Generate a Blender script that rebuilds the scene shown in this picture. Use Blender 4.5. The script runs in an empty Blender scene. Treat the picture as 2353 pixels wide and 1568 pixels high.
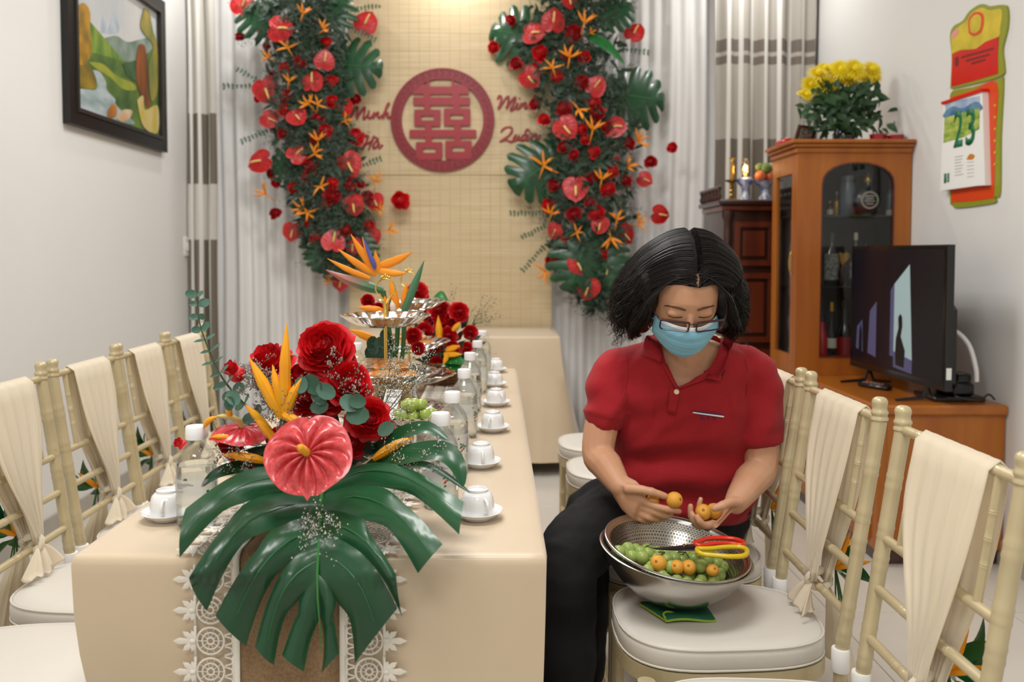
import bpy, bmesh, math, random
from mathutils import Vector, Matrix, Quaternion, noise
from mathutils.bvhtree import BVHTree
from math import sin, cos, pi, sqrt, atan2, radians as RAD

V = Vector
scene = bpy.context.scene
COL = scene.collection
RND = random.Random(7)

# ------------------------------------------------------------------ camera
IMG_W, IMG_H = 2353.0, 1568.0
FPX = 1950.0                      # focal length in photo pixels
PPX, PPY = 1142.0, 667.0          # principal point (lens shift)
PITCH = RAD(2.5)
CAM = V((0.0, 0.0, 1.206))
cam_data = bpy.data.cameras.new('camera')
cam_data.sensor_width = 36.0
cam_data.lens = FPX * 36.0 / IMG_W
cam_data.shift_x = (IMG_W / 2 - PPX) / IMG_W
cam_data.shift_y = (PPY - IMG_H / 2) / IMG_W
cam_data.clip_start = 0.05
cam_data.dof.use_dof = True
cam_data.dof.focus_distance = 1.62
cam_data.dof.aperture_fstop = 4.0
cam = bpy.data.objects.new('camera', cam_data)
cam.location = CAM
cam.rotation_euler = (pi / 2 - PITCH, 0, 0)
COL.objects.link(cam)
scene.camera = cam

# ------------------------------------------------------------------ world, exposure
world = bpy.data.worlds.new('world')
scene.world = world
world.use_nodes = True
world.node_tree.nodes['Background'].inputs[0].default_value = (1.0, 1.0, 1.0, 1)
world.node_tree.nodes['Background'].inputs[1].default_value = 0.2
vs = scene.view_settings
vs.view_transform = 'Standard'
vs.look = 'None'
vs.gamma = 1.0
vs.use_curve_mapping = False
vs.exposure = 0.08

def area_light(name, loc, sx, sy, power, color=(1, 0.95, 0.88), rot=(0, 0, 0)):
    l = bpy.data.lights.new(name, 'AREA')
    l.shape = 'RECTANGLE'; l.size = sx; l.size_y = sy; l.energy = power; l.color = color
    o = bpy.data.objects.new(name, l); o.location = loc; o.rotation_euler = rot
    COL.objects.link(o)
    return o
CEIL = 3.15
# ceiling lamp panels of the room (their housings are built with the ceiling)
LAMPS = [(-0.25, 1.0), (-0.25, 3.3), (-0.25, -1.2)]
for nm, (lx, ly) in zip(('middle', 'far', 'near'), LAMPS):
    area_light('ceiling_panel_%s_offscreen' % nm, (lx, ly, CEIL - 0.075), 1.15, 0.55, 38, (1, 0.985, 0.965))
SPOTS = [(-0.25, 5.02), (-1.45, 4.85), (1.45, 4.85)]
for nm, (lx, ly) in zip(('centre', 'left', 'right'), SPOTS):
    l = area_light('downlight_%s_offscreen' % nm, (lx, ly, CEIL - 0.03), 0.1, 0.1, 7.0, (1, 0.985, 0.965))
    l.data.shape = 'DISK'

# ------------------------------------------------------------------ helpers
def lin(c):
    c = c / 255.0
    return c / 12.92 if c <= 0.04045 else ((c + 0.055) / 1.055) ** 2.4
def col(r, g, b, k=1.0):
    return (min(1, lin(r) * k), min(1, lin(g) * k), min(1, lin(b) * k), 1.0)

def ray(px, py):
    a = (px - PPX) / FPX; b = -(py - PPY) / FPX
    return V((a, cos(PITCH) + sin(PITCH) * b, -sin(PITCH) + cos(PITCH) * b))
def at(px, py, Y):
    """the world point that photo pixel (px, py) shows at depth Y"""
    d = ray(px, py)
    return CAM + d * (Y / d.y)
def onz(px, py, z):
    d = ray(px, py)
    return CAM + d * ((z - CAM.z) / d.z)
def topx(p):
    d = p - CAM
    f = d.y * cos(PITCH) - d.z * sin(PITCH); u = d.y * sin(PITCH) + d.z * cos(PITCH)
    return (PPX + FPX * d.x / f, PPY - FPX * u / f)

MATS = {}
def mat(name, rgb, rough=0.5, metal=0.0, var=0.0, vscale=8.0, bump=0.0, bscale=60.0, rgb2=None, trans=0.0,
        ior=1.45, sss=0.0, sssr=(0.3, 0.1, 0.05), coat=0.0, sheen=0.0, alpha=1.0, emit=0.0, stretch=(1, 1, 1), spec=0.5, coord='Object'):
    if name in MATS: return MATS[name]
    m = bpy.data.materials.new(name); m.use_nodes = True
    nt = m.node_tree; b = nt.nodes['Principled BSDF']
    c = col(*rgb)
    b.inputs['Base Color'].default_value = c
    b.inputs['Roughness'].default_value = rough
    b.inputs['Metallic'].default_value = metal
    b.inputs['Transmission Weight'].default_value = trans
    b.inputs['IOR'].default_value = ior
    b.inputs['Specular IOR Level'].default_value = spec
    b.inputs['Coat Weight'].default_value = coat
    b.inputs['Coat Roughness'].default_value = 0.15
    b.inputs['Sheen Weight'].default_value = sheen
    b.inputs['Alpha'].default_value = alpha
    if sss:
        b.inputs['Subsurface Weight'].default_value = sss
        b.inputs['Subsurface Radius'].default_value = sssr
        b.inputs['Subsurface Scale'].default_value = 0.012
    if emit:
        b.inputs['Emission Color'].default_value = c
        b.inputs['Emission Strength'].default_value = emit
    tc = None
    if var or bump or rgb2:
        tc = nt.nodes.new('ShaderNodeTexCoord'); mp = nt.nodes.new('ShaderNodeMapping')
        mp.inputs['Scale'].default_value = stretch
        nt.links.new(tc.outputs[coord], mp.inputs[0])
    if var or rgb2:
        n = nt.nodes.new('ShaderNodeTexNoise'); n.inputs['Scale'].default_value = vscale; n.inputs['Detail'].default_value = 4
        nt.links.new(mp.outputs[0], n.inputs['Vector'])
        r = nt.nodes.new('ShaderNodeValToRGB')
        c2 = col(*rgb2) if rgb2 else tuple(min(1, x * (1 + var)) for x in c[:3]) + (1,)
        c1 = c if rgb2 else tuple(x * (1 - var) for x in c[:3]) + (1,)
        r.color_ramp.elements[0].position = 0.34; r.color_ramp.elements[1].position = 0.66
        r.color_ramp.elements[0].color = c1; r.color_ramp.elements[1].color = c2
        nt.links.new(n.outputs['Fac'], r.inputs[0]); nt.links.new(r.outputs[0], b.inputs['Base Color'])
    if bump:
        n2 = nt.nodes.new('ShaderNodeTexNoise'); n2.inputs['Scale'].default_value = bscale; n2.inputs['Detail'].default_value = 3
        nt.links.new(mp.outputs[0], n2.inputs['Vector'])
        bp = nt.nodes.new('ShaderNodeBump'); bp.inputs['Strength'].default_value = bump; bp.inputs['Distance'].default_value = 0.002
        nt.links.new(n2.outputs['Fac'], bp.inputs['Height']); nt.links.new(bp.outputs[0], b.inputs['Normal'])
    MATS[name] = m
    return m

def sheer(name, rgb, clear=0.3, rough=0.8, translucent=0.5):
    """thin cloth: diffuse + translucent + a clear share between the threads"""
    if name in MATS: return MATS[name]
    m = bpy.data.materials.new(name); m.use_nodes = True
    nt = m.node_tree; nt.nodes.remove(nt.nodes['Principled BSDF']); out = nt.nodes['Material Output']
    d = nt.nodes.new('ShaderNodeBsdfDiffuse'); d.inputs[0].default_value = col(*rgb)
    t = nt.nodes.new('ShaderNodeBsdfTranslucent'); t.inputs[0].default_value = col(*rgb)
    x = nt.nodes.new('ShaderNodeBsdfTransparent')
    a = nt.nodes.new('ShaderNodeMixShader'); a.inputs[0].default_value = translucent
    nt.links.new(d.outputs[0], a.inputs[1]); nt.links.new(t.outputs[0], a.inputs[2])
    c = nt.nodes.new('ShaderNodeMixShader'); c.inputs[0].default_value = clear
    nt.links.new(a.outputs[0], c.inputs[1]); nt.links.new(x.outputs[0], c.inputs[2])
    nt.links.new(c.outputs[0], out.inputs[0])
    MATS[name] = m
    return m

def thin_glass(name, tint=(1, 1, 1), refl=0.08, rough=0.02):
    if name in MATS: return MATS[name]
    m = bpy.data.materials.new(name); m.use_nodes = True
    nt = m.node_tree; nt.nodes.remove(nt.nodes['Principled BSDF']); out = nt.nodes['Material Output']
    g = nt.nodes.new('ShaderNodeBsdfGlossy'); g.inputs['Roughness'].default_value = rough
    x = nt.nodes.new('ShaderNodeBsdfTransparent'); x.inputs[0].default_value = tuple(tint) + (1,)
    fr = nt.nodes.new('ShaderNodeLayerWeight'); fr.inputs[0].default_value = 0.25
    mx = nt.nodes.new('ShaderNodeMath'); mx.operation = 'MULTIPLY_ADD'; mx.inputs[1].default_value = 0.4; mx.inputs[2].default_value = refl
    nt.links.new(fr.outputs['Fresnel'], mx.inputs[0])
    s = nt.nodes.new('ShaderNodeMixShader'); nt.links.new(mx.outputs[0], s.inputs[0])
    nt.links.new(x.outputs[0], s.inputs[1]); nt.links.new(g.outputs[0], s.inputs[2])
    nt.links.new(s.outputs[0], out.inputs[0])
    MATS[name] = m
    return m

def wood(name, rgb, rgb2, scale=3.0, stretch=(6, 6, 0.6), rough=0.35, coat=0.3):
    return mat(name, rgb, rough, rgb2=rgb2, vscale=scale, stretch=stretch, coat=coat, bump=0.05, bscale=30)

class MB:
    """collects shapes, then links them as ONE mesh object"""
    def __init__(s): s.v = []; s.f = []; s.m = []; s.mi = 0
    def add(s, vs, fs):
        o = len(s.v); s.v += [V(p) for p in vs]
        s.f += [tuple(i + o for i in f) for f in fs]; s.m += [s.mi] * len(fs)
        return s
    def box(s, c, d, rot=None, taper=1.0):
        x, y, z = d[0] / 2, d[1] / 2, d[2] / 2
        p = [V((-x, -y, -z)), V((x, -y, -z)), V((x, y, -z)), V((-x, y, -z)), V((-x * taper, -y * taper, z)), V((x * taper, -y * taper, z)), V((x * taper, y * taper, z)), V((-x * taper, y * taper, z))]
        if rot is not None: p = [rot @ q for q in p]
        return s.add([q + V(c) for q in p], [(3, 2, 1, 0), (4, 5, 6, 7), (0, 1, 5, 4), (1, 2, 6, 5), (2, 3, 7, 6), (3, 0, 4, 7)])
    def rbox(s, c, d, r=0.005, rot=None):
        """box with chamfered edges"""
        x, y, z = d[0] / 2, d[1] / 2, d[2] / 2; r = min(r, x * .9, y * .9, z * .9)
        vs = []; idx = {}
        for sx in (-1, 1):
            for sy in (-1, 1):
                for sz in (-1, 1):
                    for k, q in enumerate(((x, y - r, z - r), (x - r, y, z - r), (x - r, y - r, z))):
                        idx[(sx, sy, sz, k)] = len(vs); vs.append(V((sx * q[0], sy * q[1], sz * q[2])))
        fs = []
        def F(*k): fs.append(tuple(idx[q] for q in k))
        for a in (-1, 1):
            F((a, -1, -1, 0), (a, 1, -1, 0), (a, 1, 1, 0), (a, -1, 1, 0)); F((-1, a, -1, 1), (1, a, -1, 1), (1, a, 1, 1), (-1, a, 1, 1)); F((-1, -1, a, 2), (1, -1, a, 2), (1, 1, a, 2), (-1, 1, a, 2))
            for b in (-1, 1):
                F((a, b, -1, 0), (a, b, 1, 0), (a, b, 1, 1), (a, b, -1, 1)); F((a, -1, b, 0), (a, 1, b, 0), (a, 1, b, 2), (a, -1, b, 2)); F((-1, a, b, 1), (1, a, b, 1), (1, a, b, 2), (-1, a, b, 2))
                for e in (-1, 1): F((a, b, e, 0), (a, b, e, 1), (a, b, e, 2))
        if rot is not None: vs = [rot @ q for q in vs]
        s.add([q + V(c) for q in vs], fs); s.fix = True
        return s
    def tube(s, pts, rad, n=8, cap=True, squash=None, close=False):
        """squash=(axis, k): flatten sections along a world axis"""
        pts = [V(p) for p in pts]; N = len(pts)
        if not hasattr(rad, '__len__'): rad = [rad] * N
        vs = []; fs = []; up = None
        for i in range(N):
            if close: t = pts[(i + 1) % N] - pts[i - 1]
            else: t = pts[min(i + 1, N - 1)] - pts[max(i - 1, 0)]
            t.normalize()
            if up is None:
                up = V((0, 0, 1)) if abs(t.z) < 0.9 else V((1, 0, 0))
            u = up - t * up.dot(t)
            if u.length < 1e-5: u = t.orthogonal()
            u.normalize(); w = t.cross(u); up = u
            for k in range(n):
                a = 2 * pi * k / n
                d = u * cos(a) + w * sin(a)
                if squash:
                    ax = V(squash[0]); d = d - ax * (d.dot(ax) * (1 - squash[1]))
                vs.append(pts[i] + d * rad[i])
        L = N if close else N - 1
        for i in range(L):
            for k in range(n):
                j = (i + 1) % N
                fs.append((i * n + k, i * n + (k + 1) % n, j * n + (k + 1) % n, j * n + k))
        if cap and not close:
            fs.append(tuple(range(n - 1, -1, -1))); fs.append(tuple((N - 1) * n + k for k in range(n)))
        return s.add(vs, fs)
    def loft(s, secs, n=16, cap=True, power=2.0):
        """secs: (center, half vector a, half vector b); super-elliptic sections"""
        vs = []; fs = []
        for c, a, b in secs:
            c, a, b = V(c), V(a), V(b)
            for k in range(n):
                t = 2 * pi * k / n; ct, st = cos(t), sin(t)
                ex = 2.0 / power
                vs.append(c + a * (abs(ct) ** ex * (1 if ct >= 0 else -1)) + b * (abs(st) ** ex * (1 if st >= 0 else -1)))
        for i in range(len(secs) - 1):
            for k in range(n):
                fs.append((i * n + k, i * n + (k + 1) % n, (i + 1) * n + (k + 1) % n, (i + 1) * n + k))
        if cap:
            fs.append(tuple(range(n - 1, -1, -1))); fs.append(tuple((len(secs) - 1) * n + k for k in range(n)))
        s.fix = True
        return s.add(vs, fs)
    def lathe(s, prof, n=24, c=(0, 0, 0), rot=None, cap0=True, cap1=True, wob=None):
        vs = []; fs = []; c = V(c)
        for r, z in prof:
            for k in range(n):
                a = 2 * pi * k / n
                rr = r * (wob(a, r, z) if wob else 1)
                q = V((rr * cos(a), rr * sin(a), z))
                vs.append((rot @ q if rot is not None else q) + c)
        for i in range(len(prof) - 1):
            for k in range(n):
                fs.append((i * n + k, i * n + (k + 1) % n, (i + 1) * n + (k + 1) % n, (i + 1) * n + k))
        if cap0: fs.append(tuple(range(n - 1, -1, -1)))
        if cap1: fs.append(tuple((len(prof) - 1) * n + k for k in range(n)))
        return s.add(vs, fs)
    def ball(s, c, r, nu=12, nv=8, rot=None):
        if not hasattr(r, '__len__'): r = (r, r, r)
        vs = []; fs = []
        for j in range(1, nv):
            p = pi * j / nv
            for i in range(nu):
                a = 2 * pi * i / nu
                vs.append(V((r[0] * sin(p) * cos(a), r[1] * sin(p) * sin(a), r[2] * cos(p))))
        T = len(vs); vs.append(V((0, 0, r[2]))); vs.append(V((0, 0, -r[2])))
        for j in range(nv - 2):
            for i in range(nu):
                fs.append((j * nu + i, (j + 1) * nu + i, (j + 1) * nu + (i + 1) % nu, j * nu + (i + 1) % nu))
        for i in range(nu):
            fs.append((T, i, (i + 1) % nu)); fs.append((T + 1, (nv - 2) * nu + (i + 1) % nu, (nv - 2) * nu + i))
        if rot is not None: vs = [rot @ q for q in vs]
        return s.add([q + V(c) for q in vs], fs)
    def grid(s, fn, nu, nv, closeu=False):
        vs = [fn(i / (nu if closeu else nu - 1), j / (nv - 1)) for j in range(nv) for i in range(nu)]
        fs = []
        for j in range(nv - 1):
            for i in range(nu if closeu else nu - 1):
                fs.append((j * nu + i, j * nu + (i + 1) % nu, (j + 1) * nu + (i + 1) % nu, (j + 1) * nu + i))
        return s.add(vs, fs)
    def prism(s, poly, fn, d0, d1):
        """poly in 2D, fn(x, y, d) -> 3D point"""
        n = len(poly)
        vs = [fn(x, y, d0) for x, y in poly] + [fn(x, y, d1) for x, y in poly]
        fs = [tuple(range(n - 1, -1, -1)), tuple(range(n, 2 * n))] + [(k, (k + 1) % n, n + (k + 1) % n, n + k) for k in range(n)]
        s.fix = True
        return s.add(vs, fs)
    def ringprism(s, out, inn, fn, d0, d1):
        n = len(out); vs = []
        for d in (d0, d1):
            vs += [fn(x, y, d) for x, y in out] + [fn(x, y, d) for x, y in inn]
        fs = []
        for k in range(n):
            j = (k + 1) % n
            fs += [(k, j, n + j, n + k), (2 * n + k, 3 * n + k, 3 * n + j, 2 * n + j), (k, 2 * n + k, 2 * n + j, j), (n + k, n + j, 3 * n + j, 3 * n + k)]
        s.fix = True
        return s.add(vs, fs)
    def xf(s, m):
        s.v = [m @ q for q in s.v]; return s
    def mesh(s, name):
        me = bpy.data.meshes.new(name)
        me.from_pydata([tuple(q) for q in s.v], [], s.f)
        return me
    def build(s, name, mats, parent=None, smooth=True, angle=40, org=None, loc=None, rot=None):
        if org is not None:
            o3 = V(org); s.v = [q - o3 for q in s.v]
        me = s.mesh(name)
        if not isinstance(mats, (list, tuple)): mats = [mats]
        for m in mats: me.materials.append(m)
        if len(mats) > 1: me.polygons.foreach_set('material_index', s.m)
        if getattr(s, 'fix', False):
            bm = bmesh.new(); bm.from_mesh(me); bmesh.ops.recalc_face_normals(bm, faces=bm.faces); bm.to_mesh(me); bm.free()
        if smooth:
            me.polygons.foreach_set('use_smooth', [True] * len(me.polygons))
            if angle < 180: me.set_sharp_from_angle(angle=RAD(angle))
        me.update()
        return link(name, me, parent, loc, rot)

def worldloc(o):
    p = V(o.location)
    while o.parent: o = o.parent; p += V(o.location)
    return p
def link(name, me, parent=None, loc=None, rot=None):
    o = bpy.data.objects.new(name, me)
    COL.objects.link(o)
    if parent is not None: o.parent = parent
    if loc is not None: o.location = loc
    if rot is not None: o.rotation_euler = rot
    return o
def tag(o, label=None, cat=None, group=None, kind=None):
    if label: o['label'] = label
    if cat: o['category'] = cat
    if group: o['group'] = group
    if kind: o['kind'] = kind
    return o
def thing(name, label, cat, loc=(0, 0, 0), rz=0.0, group=None):
    o = bpy.data.objects.new(name, None); COL.objects.link(o)
    o.empty_display_size = 0.05
    o.location = loc; o.rotation_euler = (0, 0, rz)
    return tag(o, label, cat, group)
def copytree(o, parent=None):
    c = o.copy(); COL.objects.link(c); c.parent = parent
    for ch in list(o.children): copytree(ch, c)
    return c
def struct(o): o['kind'] = 'structure'; return o

def remesh(mb, voxel, smooth_it=3, disp=None):
    """one continuous surface from overlapping closed shapes"""
    me = mb.mesh('tmp'); bm = bmesh.new(); bm.from_mesh(me); bmesh.ops.recalc_face_normals(bm, faces=bm.faces); bm.to_mesh(me); bm.free()
    o = bpy.data.objects.new('tmp', me); COL.objects.link(o)
    r = o.modifiers.new('r', 'REMESH'); r.mode = 'VOXEL'; r.voxel_size = voxel
    if smooth_it:
        sm = o.modifiers.new('s', 'SMOOTH'); sm.factor = 0.5; sm.iterations = smooth_it
    dg = bpy.context.evaluated_depsgraph_get()
    out = bpy.data.meshes.new_from_object(o.evaluated_get(dg))
    bpy.data.objects.remove(o); bpy.data.meshes.remove(me)
    if disp:
        data = [(v.co.copy(), v.normal.copy()) for v in out.vertices]
        out.vertices.foreach_set('co', [q for c, n in data for q in disp(c, n)])
        out.update()
    out.polygons.foreach_set('use_smooth', [True] * len(out.polygons))
    return out

def text_mesh(s, size, extrude=0.001, shear=0.0, bold=0.0):
    c = bpy.data.curves.new('t', 'FONT'); c.body = s; c.size = size; c.extrude = extrude; c.shear = shear; c.offset = bold
    c.align_x = 'CENTER'; c.align_y = 'CENTER'; c.resolution_u = 3
    o = bpy.data.objects.new('t', c); COL.objects.link(o)
    dg = bpy.context.evaluated_depsgraph_get()
    me = bpy.data.meshes.new_from_object(o.evaluated_get(dg))
    bpy.data.objects.remove(o); bpy.data.curves.remove(c)
    return me
def smooth_path(p, n=6):
    """Catmull-Rom through 2D/3D points"""
    p = [V(q) for q in p]; out = []
    for i in range(len(p) - 1):
        a, b, c, d = p[max(i - 1, 0)], p[i], p[i + 1], p[min(i + 2, len(p) - 1)]
        for k in range(n):
            t = k / n
            out.append(0.5 * ((2 * b) + (c - a) * t + (2 * a - 5 * b + 4 * c - d) * t * t + (3 * b - a - 3 * c + d) * t ** 3))
    out.append(p[-1])
    return out
def sstep(x, a=0.0, b=1.0):
    x = max(0.0, min(1.0, (x - a) / (b - a))); return x * x * (3 - 2 * x)
def lerp(a, b, t): return a + (b - a) * t
def frame(fwd, up=(0, 0, 1), roll=0.0):
    """rotation whose local +z is fwd and local +y is near up"""
    z = V(fwd).normalized(); u = V(up)
    x = u.cross(z)
    if x.length < 1e-4: x = V((1, 0, 0)).cross(z)
    x.normalize(); y = z.cross(x)
    m = Matrix((x, y, z)).transposed()
    return m @ Matrix.Rotation(roll, 3, 'Z')
def wb(mb, name, m, parent, **k):
    """build a part whose shape was laid out in world coordinates"""
    return mb.build(name, m, parent, org=worldloc(parent), **k)
def onx(px, py, X):
    d = ray(px, py)
    return CAM + d * ((X - CAM.x) / d.x)
# ================================================================== the room
XL, XR, YB, YF = -1.88, 1.95, 5.45, -2.6
m_wall = mat('wall_paint', (227, 226, 223), 0.6, var=0.015, vscale=1.5, bump=0.05, bscale=90)
m_ceil = mat('ceiling_paint', (232, 230, 226), 0.8, var=0.01)
m_grout = mat('grout', (168, 162, 152), 0.8, var=0.05)
m_tile = mat('floor_tile', (206, 200, 190), 0.22, var=0.03, vscale=2.5)
m_base = mat('baseboard_tile', (168, 162, 152), 0.4, var=0.04)
m_white = mat('white_plastic', (236, 235, 232), 0.35)

b = MB(); b.box((0.035, (YB + YF) / 2, -0.06), (XR - XL + 0.4, YB - YF + 0.4, 0.1))
floor = struct(b.build('floor', m_grout, smooth=False))
T = 0.6
tile_me = None
nx, ny = 7, 14
for i in range(nx):
    for j in range(ny):
        x0 = XL + i * T; x1 = min(XR, x0 + T); y0 = YF + j * T; y1 = min(YB, y0 + T)
        if x1 - x0 < 0.05 or y1 - y0 < 0.05: continue
        full = abs(x1 - x0 - T) < 1e-4 and abs(y1 - y0 - T) < 1e-4
        c = V(((x0 + x1) / 2, (y0 + y1) / 2, -0.006))
        if full and tile_me:
            link('tile', tile_me, floor, c)
        else:
            b = MB(); b.rbox((0, 0, 0), (x1 - x0 - 0.003, y1 - y0 - 0.003, 0.012), 0.0012)
            o = b.build('tile', m_tile, floor, loc=c, smooth=False)
            if full: tile_me = o.data
def wallbox(name, c, d, m=m_wall):
    b = MB(); b.box(c, d); return struct(b.build(name, m, smooth=False))
wallbox('wall_left', (XL - 0.06, (YB + YF) / 2, CEIL / 2), (0.12, YB - YF + 0.24, CEIL))
wallbox('wall_right', (XR + 0.06, (YB + YF) / 2, CEIL / 2), (0.12, YB - YF + 0.24, CEIL))
wallbox('wall_back', ((XL + XR) / 2, YB + 0.06, CEIL / 2), (XR - XL, 0.12, CEIL))
wallbox('wall_front', ((XL + XR) / 2, YF - 0.06, CEIL / 2), (XR - XL, 0.12, CEIL))
wallbox('ceiling', ((XL + XR) / 2, (YB + YF) / 2, CEIL + 0.05), (XR - XL + 0.24, YB - YF + 0.24, 0.1), m_ceil)
for nm, c, d in (('baseboard_left', (XL + 0.006, (YB + YF) / 2, 0.05), (0.012, YB - YF, 0.1)), ('baseboard_right', (XR - 0.006, (YB + YF) / 2, 0.05), (0.012, YB - YF, 0.1)),
                 ('baseboard_back', ((XL + XR) / 2, YB - 0.006, 0.05), (XR - XL - 0.03, 0.012, 0.1))):
    wallbox(nm, c, d, m_base)
m_lamp = mat('lamp_diffuser', (240, 238, 232), 0.5)
for lx, ly in LAMPS:
    t = thing('ceiling_lamp', 'flat rectangular panel lamp with white frame under the ceiling', 'lamp', (lx, ly, CEIL), group='panel lamps on the ceiling')
    b = MB(); b.ringprism([(-.63, -.33), (.63, -.33), (.63, .33), (-.63, .33)], [(-.59, -.29), (.59, -.29), (.59, .29), (-.59, .29)], lambda x, y, d: V((x, y, d)), -0.06, 0.0); b.build('frame', m_white, t)
    b = MB(); b.box((0, 0, -0.03), (1.17, 0.57, 0.01)); b.build('diffuser', m_lamp, t)
for lx, ly in SPOTS:
    t = thing('downlight', 'small round downlight set in the ceiling above the curtain', 'lamp', (lx, ly, CEIL), group='downlights above the curtain')
    b = MB(); b.lathe([(0.065, -0.001), (0.065, -0.012), (0.052, -0.012), (0.052, -0.001)], 20, cap0=False, cap1=False); b.build('ring', m_white, t)
    b = MB(); b.lathe([(0.05, -0.002), (0.05, -0.006)], 20); b.build('lens', m_lamp, t)

# wall switch on the left wall
t = thing('wall_switch', 'small white switch plate on the painted wall beside the curtain', 'switch', (XL, 5.13, 1.245))
b = MB(); b.rbox((0.005, 0, 0), (0.01, 0.075, 0.115), 0.003); b.build('plate', m_white, t)
b = MB(); b.rbox((0.012, 0, 0), (0.006, 0.03, 0.05), 0.002); b.build('rocker', m_white, t)

# ------------------------------------------------------------------ curtains
def curtain(name, x0, x1, y, z0, z1, m, label, wl=0.085, amp=0.03, seed=1, group=None, taper=0.0, nz=14):
    r = random.Random(seed); ph = [r.uniform(0, 6.28) for _ in range(6)]
    n = int((x1 - x0) / wl * 9) + 2
    b = MB()
    def fn(u, v):
        x = lerp(x0, x1, u) ; z = lerp(z1, z0, v)
        w = 2 * pi * (x - x0) / wl + 1.1 * sin(3.1 * x + ph[0]) + 0.5 * sin(9 * x + ph[1] + 0.4 * z)
        s = sin(w); s = abs(s) ** 0.7 * (1 if s > 0 else -1)
        yy = y + amp * (0.75 * s + 0.5 * sin(0.47 * w + ph[2])) * (0.8 + 0.35 * v) + 0.01 * sin(2 * z + 5 * x)
        xx = lerp(x, (x0 + x1) / 2, taper * sin(pi * v))
        return V((xx + 0.006 * sin(3 * z + ph[3] + x * 7), yy, z))
    b.grid(fn, n, nz)
    o = b.build(name, m, angle=180)
    sd = o.modifiers.new('thickness', 'SOLIDIFY'); sd.thickness = 0.0015
    return tag(o, label, 'curtain', group)
m_sheer = sheer('white_sheer', (244, 243, 241), 0.02, translucent=0.15)
curtain('sheer_curtain', -1.83, -0.52, 5.33, 0.02, 3.12, m_sheer, 'white sheer curtain hanging between the patterned drape and the bamboo mat', seed=3)
curtain('sheer_curtain', -0.5, 1.36, 5.33, 0.02, 3.12, m_sheer, 'white sheer curtain behind the right garland and the dark altar', seed=5, wl=0.095)

def drape_material(name, dark, mid, light, bands, sx):
    m = bpy.data.materials.new(name); m.use_nodes = True; nt = m.node_tree; bs = nt.nodes['Principled BSDF']
    bs.inputs['Roughness'].default_value = 0.75
    tc = nt.nodes.new('ShaderNodeTexCoord'); sp = nt.nodes.new('ShaderNodeSeparateXYZ'); nt.links.new(tc.outputs['Object'], sp.inputs[0])
    mr = nt.nodes.new('ShaderNodeMath'); mr.operation = 'DIVIDE'; mr.inputs[1].default_value = 3.2; nt.links.new(sp.outputs['Z'], mr.inputs[0])
    rp = nt.nodes.new('ShaderNodeValToRGB'); rp.color_ramp.interpolation = 'CONSTANT'; nt.links.new(mr.outputs[0], rp.inputs[0])
    el = rp.color_ramp.elements
    el[0].position = 0; el[0].color = col(*dark); el[1].position = bands[0] / 3.2; el[1].color = col(*mid)
    for z0, z1 in bands[1]:
        e = el.new(z0 / 3.2); e.color = col(*dark); e = el.new(z1 / 3.2); e.color = col(*mid)
    wv = nt.nodes.new('ShaderNodeMath'); wv.operation = 'MULTIPLY'; wv.inputs[1].default_value = sx; nt.links.new(sp.outputs['X'], wv.inputs[0])
    sn = nt.nodes.new('ShaderNodeMath'); sn.operation = 'SINE'; nt.links.new(wv.outputs[0], sn.inputs[0])
    gt = nt.nodes.new('ShaderNodeMath'); gt.operation = 'GREATER_THAN'; gt.inputs[1].default_value = 0.62; nt.links.new(sn.outputs[0], gt.inputs[0])
    mx = nt.nodes.new('ShaderNodeMix'); mx.data_type = 'RGBA'; nt.links.new(gt.outputs[0], mx.inputs['Factor'])
    nt.links.new(rp.outputs[0], mx.inputs['A']); mx.inputs['B'].default_value = col(*light)
    nt.links.new(mx.outputs['Result'], bs.inputs['Base Color'])
    return m
m_drape = drape_material('striped_drape', (112, 103, 92), (172, 166, 156), (222, 219, 213), (1.9, [(2.35, 2.39), (2.42, 2.5)]), 82.0)
m_drape2 = drape_material('striped_drape_narrow', (112, 105, 90), (200, 196, 187), (226, 223, 217), (1.28, [(1.62, 2.05)]), 118.0)
curtain('striped_drape', 1.33, 1.92, 5.2, 0.02, 3.12, m_drape, 'grey and beige striped drape beside the wooden display cabinet', wl=0.11, amp=0.035, seed=9)
curtain('striped_drape', -1.865, -1.70, 5.17, 0.02, 3.12, m_drape2, 'narrow bunched grey patterned drape beside the landscape painting', wl=0.075, amp=0.03, seed=12)

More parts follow.
